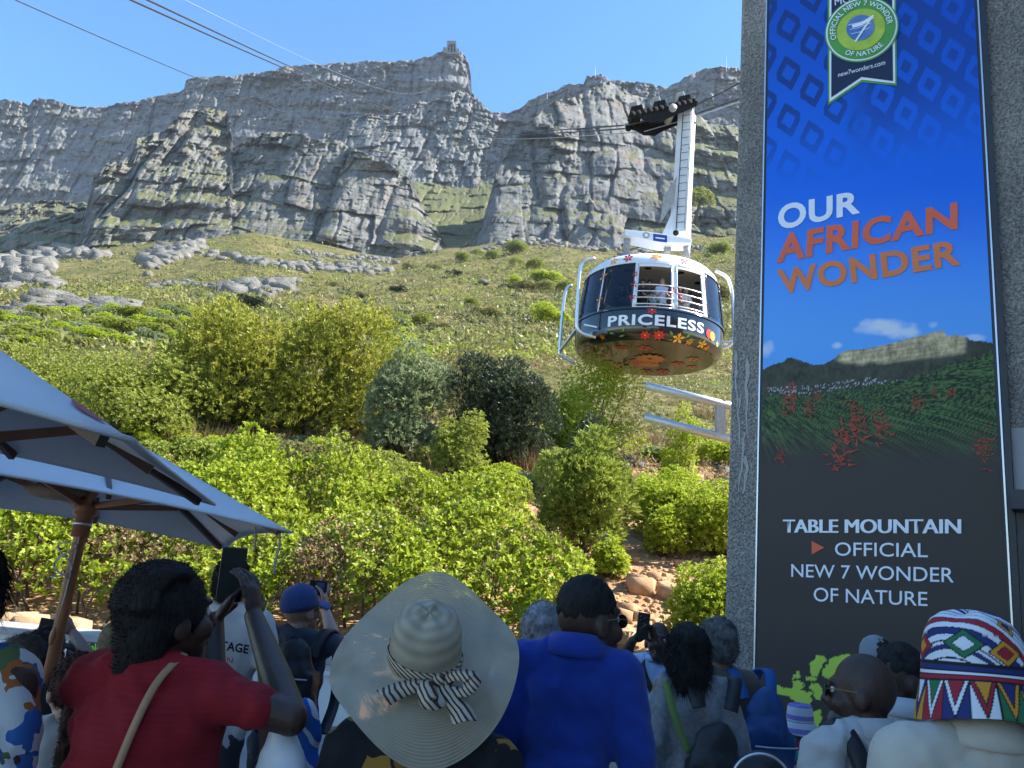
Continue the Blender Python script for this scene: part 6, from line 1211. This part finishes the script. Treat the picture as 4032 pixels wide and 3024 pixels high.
# ---- person in white T-shirt with back print, head behind the phone
I = person('person in a white printed T-shirt, head hidden behind the raised phone', 500, 1265, 3.9, 4, 0, 5, 0, .97, 1.1, SKIN_M, 'short', H_BLK, C_WHITE, .6, vox=.012, wr=.006, seed=2)
def back_text(I, body, x0, x1, z0, z1, m_, bold=.02, bow=0.0, dep=-.158):
    hz = I['hz']
    def f(s, t):
        x = x0+(x1-x0)*s; z = hz+z0+(z1-z0)*t-bow*(2*s-1)**2; y = dep+.9*x*x; return np.stack([x, y, z], -1)
    me, v = text_mesh(body, 1.0, bold, 1.05); lo = v.min(0); hi = v.max(0); co = f((v[:, 0]-lo[0])/(hi[0]-lo[0]), (v[:, 1]-lo[1])/(hi[1]-lo[1])); me.vertices.foreach_set('co', np.ascontiguousarray(co, dtype=np.float32).ravel()); me.update(); me.materials.clear(); o = link('lettering', me, m_, I['root'], False); o.parent = I['root']
back_text(I, 'FOREST STAGE', -.17, .16, -.365, -.325, M_DARKM, .03, .012); back_text(I, 'AVERSION', -.09, .10, -.42, -.395, mat('red_ink', (.45, .03, .05), .8, .1), .0)
# ---- hat woman
I = person('person under a huge straw sun hat, in black and gold dress', 0, 0, 0, 0, 0, 30, 0, 1.0, 1.12, SKIN_M, 'crop', H_BLK, C_GOLD, .7, vox=.01, wr=.005, seed=3, trousers=C_GOLD, world=P(928, 1478, np.array(2.10)))
def strawhat():
    c = P(920, 1396, np.array(2.03)); t = thing('sun_hat', 'huge floppy straw sun hat with striped ribbon bow', 'hat', c); ax = np.array([.03, -.60, .80]); ax /= np.linalg.norm(ax); e1 = np.array([1., 0, 0]); e1 = e1-ax*(e1@ax); e1 /= np.linalg.norm(e1); e2 = np.cross(ax, e1)
    M = bpy.data.materials.new('straw_weave'); M.use_nodes = True; n = M.node_tree.nodes; l = M.node_tree.links; b_ = n['Principled BSDF']; b_.inputs['Roughness'].default_value = .85; at2 = n.new('ShaderNodeAttribute'); at2.attribute_name = 'rings'; w_ = n.new('ShaderNodeMath'); w_.operation = 'SINE'; l.new(at2.outputs['Fac'], w_.inputs[0]); no = n.new('ShaderNodeTexNoise'); no.inputs['Scale'].default_value = 9; tc = n.new('ShaderNodeTexCoord'); l.new(tc.outputs['Object'], no.inputs['Vector'])
    ad = n.new('ShaderNodeMath'); ad.operation = 'MULTIPLY_ADD'; ad.inputs[1].default_value = .10; l.new(w_.outputs[0], ad.inputs[0]); l.new(no.outputs[0], ad.inputs[2]); r = n.new('ShaderNodeValToRGB'); e = r.color_ramp.elements; e[0].position = .2; e[0].color = (.40, .34, .24, 1); e[1].position = .75; e[1].color = (.74, .65, .49, 1); l.new(ad.outputs[0], r.inputs[0]); l.new(r.outputs[0], b_.inputs['Base Color'])
    bp = n.new('ShaderNodeBump'); bp.inputs['Strength'].default_value = .35; bp.inputs['Distance'].default_value = .003; l.new(w_.outputs[0], bp.inputs['Height']); l.new(bp.outputs[0], b_.inputs['Normal'])
    tr = n.new('ShaderNodeBsdfTransparent'); tl2 = n.new('ShaderNodeBsdfTranslucent'); l.new(r.outputs[0], tl2.inputs[0]); m1 = n.new('ShaderNodeMixShader'); m1.inputs[0].default_value = .35; l.new(b_.outputs[0], m1.inputs[1]); l.new(tl2.outputs[0], m1.inputs[2])
    r2 = n.new('ShaderNodeValToRGB'); e = r2.color_ramp.elements; e[0].position = .52; e[0].color = (0, 0, 0, 1); e[1].position = .75; e[1].color = (.3,)*3+(1,); l.new(no.outputs[0], r2.inputs[0]); m2 = n.new('ShaderNodeMixShader'); l.new(r2.outputs[0], m2.inputs[0]); l.new(m1.outputs[0], m2.inputs[1]); l.new(tr.outputs[0], m2.inputs[2]); l.new(m2.outputs[0], n['Material Output'].inputs[0])
    N = 96; prof = [(.002, .150), (.03, .150), (.055, .144), (.075, .128), (.085, .10), (.089, .06), (.092, .02), (.098, .004)]; k0 = len(prof); br = np.linspace(.11, .24, 22); rows = []; rings = []; Lr = 0
    for i in range(k0+len(br)):
        a = np.arange(N)*6.2832/N
        if i < k0: r_, h_ = prof[i]; rr = np.full(N, r_)*(1+.02*np.sin(a*2)); hh = np.full(N, h_)+(.004*np.sin(a*5+1) if i < 3 else 0)
        else:
            r_ = br[i-k0]; f = (r_-.10)/.14; rr = r_*(1-.05*f*np.cos(2*a+.7)*.5)*(1+.02*f*np.sin(3*a+.5)); sn_ = np.sin(a); hh = f*f*(np.where(sn_ < 0, .075*sn_, .06*sn_**3)+.030*np.sin(2*a-.4)+.022*np.sin(3*a+2.0)+.010*np.sin(5*a))
        rows.append(c-ax*.045+np.outer(rr*np.cos(a), e1)+np.outer(rr*np.sin(a), e2)+np.outer(hh, ax)); rings.append(np.full(N, (i if i < k0 else k0+(r_-.098)*260)*5.0 if i >= k0 else i*6.0))
    Vt = np.array(rows).reshape(-1, 3); F = [(i*N+q, i*N+(q+1) % N, (i+1)*N+(q+1) % N, (i+1)*N+q) for i in range(len(rows)-1) for q in range(N)]
    def piece(i0, i1, name):
        Vp = Vt[i0*N:(i1+1)*N]; Fp = np.array([(i*N+q, i*N+(q+1) % N, (i+1)*N+(q+1) % N, (i+1)*N+q) for i in range(i1-i0) for q in range(N)]); me = mesh_np(name, Vp, Fp, True); at3 = me.attributes.new('rings', 'FLOAT', 'POINT'); at3.data.foreach_set('value', np.array(rings).reshape(-1)[i0*N:(i1+1)*N].astype(np.float32)); return link(name, me, M, t)
    piece(0, k0-1, 'crown'); piece(k0-1, len(rows)-1, 'brim')
    RIB = stripemat('striped_ribbon', (.52, .44, .32), (.07, .03, .025), 34, (.2, .9, .3), 1.5, .62); W = lambda x, y, h: c-ax*.045+e1*x+e2*y+ax*h
    b2 = MB(); v = [];  m = 48
    for q in range(m):
        a = 6.2832*q/m; w0 = .020+.012*math.sin(a*1.0+3.6)
        for h_ in (.006, .006+w0*1.4): v.append(W(math.cos(a)*.0955, math.sin(a)*.0955, h_))
    b2.add(v, [(q*2, ((q+1) % m)*2, ((q+1) % m)*2+1, q*2+1) for q in range(m)]); o = b2.obj('ribbon_band', RIB, t, True, fix=False); o.modifiers.new('s', 'SOLIDIFY').thickness = .003
    def strip_(pts, wds, name):
        pts = bend([W(*p) for p in pts], 6); wds = np.interp(np.linspace(0, 1, len(pts)), np.linspace(0, 1, len(wds)), wds); b3 = MB(); v = []
        for i, p in enumerate(pts):
            d = pts[min(i+1, len(pts)-1)]-pts[max(i-1, 0)]; d /= np.linalg.norm(d); s = np.cross(d, ax); s /= max(np.linalg.norm(s), 1e-6); v += [p-s*wds[i]/2+ax*.002, p+ax*.008, p+s*wds[i]/2+ax*.002]
        b3.add(v, [(i*3+q, i*3+q+1, i*3+q+4, i*3+q+3) for i in range(len(pts)-1) for q in range(2)]); o = b3.obj(name, RIB, t, True, fix=False); o.modifiers.new('s', 'SOLIDIFY').thickness = .002
    K = (.045, -.098, .022)
    strip_([K, (.085, -.085, .045), (.125, -.095, .05), (.105, -.125, .035), K], [.02, .035, .045, .035, .02], 'bow_loop'); strip_([K, (.02, -.13, .05), (.035, -.185, .055), (.055, -.15, .03), K], [.02, .04, .05, .035, .02], 'bow_loop')
    strip_([K, (0, -.115, .03), (-.04, -.13, .025), (-.075, -.165, .03)], [.02, .04, .05, .055], 'bow_tail'); strip_([K, (.075, -.13, .03), (.105, -.165, .02), (.12, -.2, .02)], [.02, .045, .055, .06], 'bow_tail'); MB().ell(W(*K)+ax*.012, (.016, .014, .014)).obj('knot', RIB, t, True)
strawhat()
# ---- man in blue polo shirt
I = person('broad person in a bright blue polo shirt with cropped hair and sunglasses', 1272, 1342, 2.5, -6, -58, 2, 0, 1.03, .90, SKIN_D, 'crop', H_BLK, C_BLUE, .82, vox=.008, wr=.007, collar=C_BLUE, belly=1.25, seed=5, lift=.07, tx=-.045); glasses(I)
# ---- man in patterned bucket hat and cream polo
I = person('person in a cream polo shirt under a bright patterned bucket hat', 2100, 1480, 1.95, 4, 12, -4, 0, 1.04, 1.08, SKIN_D, None, H_BLK, C_CREAM, .9, vox=.008, wr=.005, collar=C_CREAM, seed=6)
def bucket_hat(I, label, material, s=1.0, tilt=0):
    H = I['H']; t = thing('bucket_hat', label, 'hat', I['rootw']+rotm(I['yaw'])@I['hc']); R = rotm(I['yaw']); wl = lambda p: I['rootw']+R@H(p); n = 40; b = MB(); v = []
    prof = [(.001, .152), (.05, .150), (.082, .142), (.090, .132), (.096, .10), (.100, .06), (.104, .025), (.106, .015), (.118, -.012), (.132, -.045), (.140, -.07)]
    for i, (r, z) in enumerate(prof):
        for q in range(n): a = 6.2832*q/n; rr = r*s*(1+(.035*math.sin(3*a+1)+.02*math.sin(5*a))*(i/10)); v.append(wl((math.sin(a)*rr*.95, math.cos(a)*rr*1.1-.01, z*s+(.010*math.sin(2*a+.6) if i > 7 else 0)+(.006*math.sin(4*a) if i < 5 else 0))))
    def part(i0, i1, nm):
        q = MB(); q.add(v[i0*n:(i1+1)*n], [(i*n+k, i*n+(k+1) % n, (i+1)*n+(k+1) % n, (i+1)*n+k) for i in range(i1-i0) for k in range(n)]); o = q.obj(nm, material, t, True); o.modifiers.new('s', 'SOLIDIFY').thickness = .004; o.modifiers.new('u', 'SUBSURF').render_levels = 1
    part(0, 7, 'crown'); part(7, 10, 'brim'); return t
def painted_hat(I, label):
    """bucket hat sewn from printed cloth: stripes and diamonds on the crown, banded seam, zigzag brim"""
    H = I['H']; R = rotm(I['yaw']); t = thing('bucket_hat', label, 'hat', I['rootw']+R@I['hc']); n = 300; pr = np.array([(.001, .163), (.03, .162), (.06, .155), (.082, .140), (.095, .118), (.103, .09), (.107, .06), (.110, .03), (.112, .016), (.118, -.01), (.127, -.042), (.133, -.072)]); m = 130
    tt = np.linspace(0, 1, m); tp = np.linspace(0, 1, len(pr)); r = np.interp(tt, tp, pr[:, 0]); z = np.interp(tt, tp, pr[:, 1]); a = np.arange(n)*2*np.pi/n; A, Tt = np.meshgrid(a, tt); Rr = r[:, None]*(1+(.04*np.sin(3*A+1)+.025*np.sin(5*A))*Tt**2); Z = z[:, None]+.012*np.sin(2*A+.6)*(Tt > .6)*(Tt-.6)*2.5+.006*np.sin(4*A)*(Tt < .4)
    Lc = np.stack([np.sin(A)*Rr*.97, np.cos(A)*Rr*1.08-.01, Z], -1); Wd = I['rootw']+((I['hc']+(Lc*I['k'])@I['Rh'].T)@R.T)
    col = lambda *c: np.array(c); WH_, NV, RD, OR, GR, BK = col(.68, .71, .76), col(.015, .025, .14), col(.33, .012, .03), col(.62, .27, .02), col(.02, .15, .06), col(.006, .006, .01)
    x, y = Lc[..., 0], Lc[..., 1]; img = np.broadcast_to(WH_, A.shape+(3,)).copy()
    def put(mask, c): img[mask] = c
    u = (x*.8+Z*.75+y*.25)*30; f = u-np.floor(u); k = np.floor(u) % 4
    crown = Tt < .58; put(crown & (f < .5) & (k == 0), NV); put(crown & (f < .55) & (k == 1), RD); put(crown & (f < .3) & (k == 3), NV); put(crown & ((np.abs(f-.53) < .05) | (f < .05)), BK)
    for (ac, zc_, s_, c1, c2) in ((3.3, .075, .035, OR, RD), (2.6, .05, .035, OR, GR), (4.1, .09, .04, GR, WH_), (1.9, .08, .035, RD, WH_), (.8, .07, .04, OR, GR), (5.2, .08, .04, RD, OR), (3.0, .135, .03, OR, NV), (5.9, .05, .035, GR, OR)):
        d = np.abs(((A-ac+np.pi) % (2*np.pi))-np.pi)*.105/s_+np.abs(Z-zc_)/(s_*.75); put(crown & (d < 1.12), BK); put(crown & (d < 1), c1); put(crown & (d < .62), BK); put(crown & (d < .55), c2)
    for lo, hi, c in ((.58, .60, BK), (.60, .635, NV), (.635, .65, BK), (.65, .685, WH_), (.685, .70, BK), (.70, .74, RD), (.74, .755, BK)): put((Tt >= lo) & (Tt < hi), c)
    br = Tt >= .755; v = (Tt-.755)/.245; g = A/(2*np.pi)*14; fg = g-np.floor(g); kg = np.floor(g).astype(int) % 5; tri = 1-2*np.abs(fg-.5)
    for i_, (c1, c2, c3) in enumerate(((RD, WH_, GR), (OR, NV, WH_), (GR, OR, NV), (WH_, RD, OR), (NV, WH_, RD))):
        q = br & (kg == i_); put(q, c1); put(q & (tri > v), c2); put(q & (tri > v+.35), c3); put(q & (np.abs(tri-v) < .06), BK); put(q & (np.abs(tri-v-.35) < .05), BK)
    put(br & (np.minimum(fg, 1-fg) < .03), BK); ii_ = np.arange(n*m).reshape(m, n)
    def part(j0, j1, nm):
        idx = ii_[:j1-j0+1]; F = np.stack([idx[:-1], np.roll(idx[:-1], -1, 1), np.roll(idx[1:], -1, 1), idx[1:]], -1).reshape(-1, 4); me = mesh_np(nm, Wd[j0:j1+1].reshape(-1, 3), F, True); ca = me.color_attributes.new('print', 'FLOAT_COLOR', 'POINT'); q = img[j0:j1+1]; ca.data.foreach_set('color', np.concatenate([q, np.ones(q.shape[:2]+(1,))], -1).astype(np.float32).ravel()); return link(nm, me, M_HATP, t)
    M_HATP = bpy.data.materials.new('patterned_cloth'); M_HATP.use_nodes = True; nn = M_HATP.node_tree.nodes; at4 = nn.new('ShaderNodeVertexColor'); at4.layer_name = 'print'; M_HATP.node_tree.links.new(at4.outputs[0], nn['Principled BSDF'].inputs['Base Color']); nn['Principled BSDF'].inputs['Roughness'].default_value = .8
    part(0, 90, 'crown'); part(90, m-1, 'brim')
painted_hat(I, 'bucket hat in red, navy, white, orange and green geometric cloth')
# ---- bald man with backpack strap, young man beside him
I = person('bald bearded person in white linen shirt and sunglasses beside the banner', 1862, 1500, 2.65, 22, 58, -2, 0, 1.0, 1.0, SKIN_D, None, H_BLK, C_WSH, .8, vox=.009, wr=.010, collar=C_WSH, seed=7); glasses(I); hz = I['hz']; b = MB()
strapw(I, [(-.10, .10, hz-.25), (-.115, .02, hz-.185), (-.12, -.07, hz-.22), (-.11, -.13, hz-.36), (-.10, -.15, hz-.55)], .055, C_BAG, th=.010); strapw(I, [(.10, .10, hz-.25), (.115, .02, hz-.185), (.12, -.07, hz-.22), (.11, -.13, hz-.36), (.10, -.15, hz-.55)], .055, C_BAG, th=.010)
bb = MB(); bb.ell(I['H']((0, .055, -.085)), (.055, .05, .045)); fuse(bb, 'beard', H_DGR, I['root'], .008, 2, .002, 60)
person('young person with cropped black hair looking down, white collar, behind the bald one', 1945, 1468, 3.1, -20, -75, -16, 0, 1.0, 1.0, SKIN_D, 'crop', H_BLK, C_WHITE, .6, vox=.011, collar=C_WHITE, seed=8)
I = person('person in a grey cap close to the banner', 1893, 1428, 4.7, 30, 20, 0, 0, 1.0, .95, SKIN_D, 'crop', H_BLK, C_BLACK, .6, vox=.014, seed=9); cap_hat(I, cloth('grey_cap_cloth', (.22, .24, .26)), rad(150), True, .096)
I = person('child in a white brimmed hat and teal flowered shirt by the map', 1730, 1562, 4.4, -30, -70, 0, 0, .66, .9, SKIN_B, 'crop', H_BLK, C_TEAL, .7, vox=.012, seed=10)
bucket_hat(I, 'child size white sun hat with lilac band', stripemat('lilac_white', (.62, .62, .68), (.25, .2, .5), 5, (0, 1.57, 0), 0, .7), 1.0)
# ---- couple with backpacks
I = person('tall grey-haired person in a taupe T-shirt with blue backpack', 1547, 1398, 4.0, 12, 25, -6, 0, 1.0, 1.05, SKIN_M, 'short', H_DGR, C_TAUPE, .75, vox=.011, seed=11); backpack(I, 'large blue backpack on the person in taupe', C_BLUEBAG, mat('blue_strap', (.015, .10, .34), .7, .1), .26, .52, .18, -.58, .15, seed=3)
I = person('person with black bobbed hair in a grey long-sleeved top', 1484, 1412, 3.5, -4, 8, -4, 0, .92, .84, SKIN_M, 'bob', H_BLK, C_GREY, 1.75, dict(L=dict(el=(-.15, -.03, .98), wr=(-.09, .12, .93))), vox=.010, wr=.009, seed=12, tx=.035); backpack(I, 'black backpack with a green strap on the person in grey', C_BAG, C_BAG, .25, .42, .16, -.60, .10, seed=4)
hz = I['hz']; strapw(I, [(-.10, .02, hz-.18), (-.095, -.08, hz-.21), (-.06, -.135, hz-.33), (-.0, -.15, hz-.45)], .03, C_GRSTR)
tb = thing('belt_bag', 'dark bag with pale piped rim at the lower edge of the crowd', 'bag', P(1640, 1690, np.array(2.9))*[1, 1, 0]+[0, 0, .9]); o_ = ROOT[tb.name]; b = MB(); b.ell(P(1645, 1690, np.array(2.9))-o_, (.11, .06, .10)); fuse(b, 'bag_body', C_BAG, tb, .01, 3, .004, 14); cx_ = P(1645, 1690, np.array(2.84))-o_; MB().tube([cx_+[.10*math.cos(a), 0, .09*math.sin(a)] for a in np.linspace(0, 3.14, 20)], .005, 5).obj('piping', M_SILV, tb, True, False)
# ---- person taking a photo towards the camera
L = loc_of(1422, 1388, 5.2, 176)
I = person('person facing back with a phone raised, pale blue shirt and black sash strap', 1422, 1388, 5.2, 176, 172, 8, 0, 1.0, .98, SKIN_D, None, H_BLK, C_PALE, .65, dict(L=dict(el=L(1452, 1440, 4.95), wr=L(1418, 1392, 4.86), hd=wdir(176, (-.35, 0, .8)), hn=wdir(176, (-.6, -.2, .2)), curl=.8), R=dict(el=L(1345, 1425, 5.0), wr=L(1366, 1384, 4.86), hd=wdir(176, (.5, 0, .6)), hn=wdir(176, (.6, -.3, 0)), curl=.7)), vox=.005, wr=.008, collar=C_PALE, seed=13)
hz = I['hz']; strapw(I, [(.09, -.02, hz-.18), (.10, .09, hz-.25), (.04, .135, hz-.38), (-.06, .145, hz-.55), (-.16, .10, hz-.72)], .035, C_BAG)
phone('phone held up by the person facing back toward the station', 1389, 1352, 4.84, .075, .155, 0, rad(4), 0, False, True)
# ---- heads around the polo shirt
person('white-haired person looking right, half hidden by the blue polo shirt', 1176, 1372, 3.7, -10, -40, -4, 0, 1.0, 1.0, SKIN_L, 'short', H_GRY, cloth('pale_green_shirt', (.35, .45, .42)), .7, vox=.011, seed=14)
person('dark-haired person behind the white-haired one', 1168, 1352, 4.5, -5, -15, 0, 0, 1.0, 1.0, SKIN_D, 'crop', H_BLK, C_NAVY, .6, vox=.014, seed=15)
person('dark-haired person mostly hidden behind the straw hat brim', 1000, 1352, 4.0, 0, 10, 0, 0, .98, 1.0, SKIN_M, 'bob', H_BLK, C_BLACK, .6, vox=.014, seed=16)
# ---- man in blue cap with camera and backpack
L = loc_of(650, 1318, 4.4, -8)
I = person('person in a blue cap photographing with a small camera', 650, 1318, 4.4, -8, -32, 14, 0, 1.0, 1.05, SKIN_L, 'crop', H_DGR, C_NAVY, .7, dict(R=dict(el=L(722, 1385, 4.5), wr=L(703, 1318, 4.75), hd=wdir(-8, (-.25, .15, .9)), hn=wdir(-8, (-.8, .2, .1)), curl=.6), L=dict(el=L(640, 1400, 4.75), wr=L(680, 1312, 4.8))), vox=.005, wr=.008, seed=17); cap_hat(I, cloth('blue_cap_cloth', (.03, .06, .2)), 0, True, .100); backpack(I, 'black backpack with white piping on the person in blue cap', C_BAG, C_BAG, .28, .42, .16, -.50, .08, C_WHITE, 5)
tc_ = thing('camera_compact', 'small black camera held up by the person in blue cap', 'camera', P(687, 1270, np.array(4.78))); bevel(MB().box(P(687, 1270, np.array(4.78)), (.10, .05, .085)).obj('camera_body', M_DARKM, tc_), .008); MB().box(P(692, 1268, np.array(4.75)), (.05, .004, .05)).obj('screen', mat('camera_screen', (.05, .06, .14), .15, .2, 20), tc_)
# ---- left-hand group
L = loc_of(98, 1410, 4.5, 0)
I = person('person in a dark cap holding a phone over the head, navy shirt', 98, 1410, 4.5, 0, 0, 10, 0, 1.0, 1.05, SKIN_M, 'short', H_BLK, C_NAVY, .55, dict(R=dict(el=L(193, 1425, 4.5), wr=L(158, 1368, 4.75), hd=wdir(0, (-.6, .1, .6)), hn=wdir(0, (-.5, .3, -.4)), curl=.7), L=dict(el=L(28, 1395, 4.6), wr=L(58, 1372, 4.78), hd=wdir(0, (.8, .1, .35)), hn=wdir(0, (.3, .3, -.6)), curl=.6)), vox=.005, wr=.008, seed=18); cap_hat(I, C_NAVY, 0, True, .100)
phone('phone held flat above the head of the person in a dark cap', 112, 1352, 4.8, .15, .075, 0, rad(4), 0)
person('person with wild grey curly hair beside the leaning parasol pole', 46, 1428, 3.8, -5, 0, 0, 0, .86, 1.0, SKIN_L, 'wild', mat('hair_ash', (.10, .085, .07), .8, .3, 40), C_BLACK, .6, vox=.011, seed=19)
person('fair short-haired person in front of the welcome board', 250, 1398, 4.1, 5, 10, 0, 0, .92, .9, SKIN_L, 'short', H_FAIR, C_WHITE, .6, vox=.012, seed=20)
person('person with red-brown ponytail and bare shoulders', 160, 1492, 2.8, 20, 35, -8, 0, .92, .92, SKIN_L, 'ponytail', H_BRN, C_WHITE, .0, vox=.010, seed=21)
person('person in a loose white shirt with blue and orange flowers', -92, 1290, 1.95, -12, -5, 0, 0, 1.05, 1.2, SKIN_D, 'long', H_BLK, C_FLORAL, .95, vox=.010, wr=.010, seed=22, drape=.26)
# ---- passengers in the cable car
GP = 'passengers in the cable car'; rp_ = np.random.default_rng(31)
for i, (a, dz, r, sh, sk, hm, lb, k) in enumerate([(-7, 1.93, 2.28, C_BLACK, SKIN_M, H_BLK, 'passenger in black with a face mask at the open cabin window', .98), (-1, 2.0, 2.05, C_BLACK, SKIN_M, H_BLK, 'passenger in black cap leaning on the window rail', 1.0), (3, 1.62, 2.35, C_TEAL, SKIN_M, H_BLK, 'child passenger in teal print at the open window', .75), (11, 2.02, 2.2, C_PALE, SKIN_L, None, 'balding passenger in pale blue shirt at the window post', 1.0), (22, 1.98, 2.25, C_RED, SKIN_L, H_BLK, 'passenger in a red top beside the white window post', .95), (28, 1.9, 2.2, C_WHITE, SKIN_L, H_BLK, 'passenger in white leaning on the second open window', .98), (33, 1.82, 2.3, C_WHITE, SKIN_M, H_BRN, 'passenger in white resting arms on the window rail', .95), (40, 1.7, 2.25, C_GREY, SKIN_M, H_BLK, 'passenger in grey at the edge of the second window', .92), (-20, 1.85, 2.1, C_GREY, SKIN_M, H_BLK, 'passenger in grey behind the tinted window', .98), (-30, 1.9, 2.1, C_BLACK, SKIN_L, H_BRN, 'passenger in black behind the tinted window', 1.0), (58, 1.75, 2.2, C_WHITE, SKIN_L, H_FAIR, 'fair passenger behind the right hand tinted window', .95)]):
    w_ = cyl(a, r-.10, dz+.17); ang = math.degrees(math.atan2(-(w_[0]-CC[0]), (w_[1]-CC[1])))
    ar = dict(R=dict(el=(.24, .12, dz-.27), wr=(.14, .28, dz-.22)), L=dict(el=(-.24, .12, dz-.27), wr=(-.14, .28, dz-.22)))
    I = person(lb, 0, 0, 0, ang, ang+rp_.normal(0, 14), -4, 0, k*1.08, 1.0, sk, 'short' if hm else None, hm or H_BLK, sh, .6, None if k < .8 else dict(R=dict(el=(.25, .10, w_[2]-CC[2]-.17-.56), wr=(.13, .24, w_[2]-CC[2]-.17-.50)), L=dict(el=(-.25, .10, w_[2]-CC[2]-.17-.56), wr=(-.13, .24, w_[2]-CC[2]-.17-.50))), vox=.022, wr=0, group=None, lift=0, root_z=CC[2]+.17, world=w_, seed=40+i, eyes=False)
fuse_all()
# ================================================================== air
hb = MB(); hb.box((0, 580, 414.3), (2600, 1340, 831.3)); hz_o = hb.obj('haze', None); hz_o['kind'] = 'stuff'; hz_o['label'] = 'thin pale blue haze over the slope and the cliffs'
mh = bpy.data.materials.new('haze_air'); mh.use_nodes = True; nh = mh.node_tree.nodes; nh.remove(nh['Principled BSDF']); pv = nh.new('ShaderNodeVolumePrincipled'); pv.inputs['Color'].default_value = (.72, .84, 1, 1); pv.inputs['Density'].default_value = .000065; pv.inputs['Anisotropy'].default_value = .2
mh.node_tree.links.new(pv.outputs[0], nh['Material Output'].inputs['Volume']); hz_o.data.materials.append(mh)
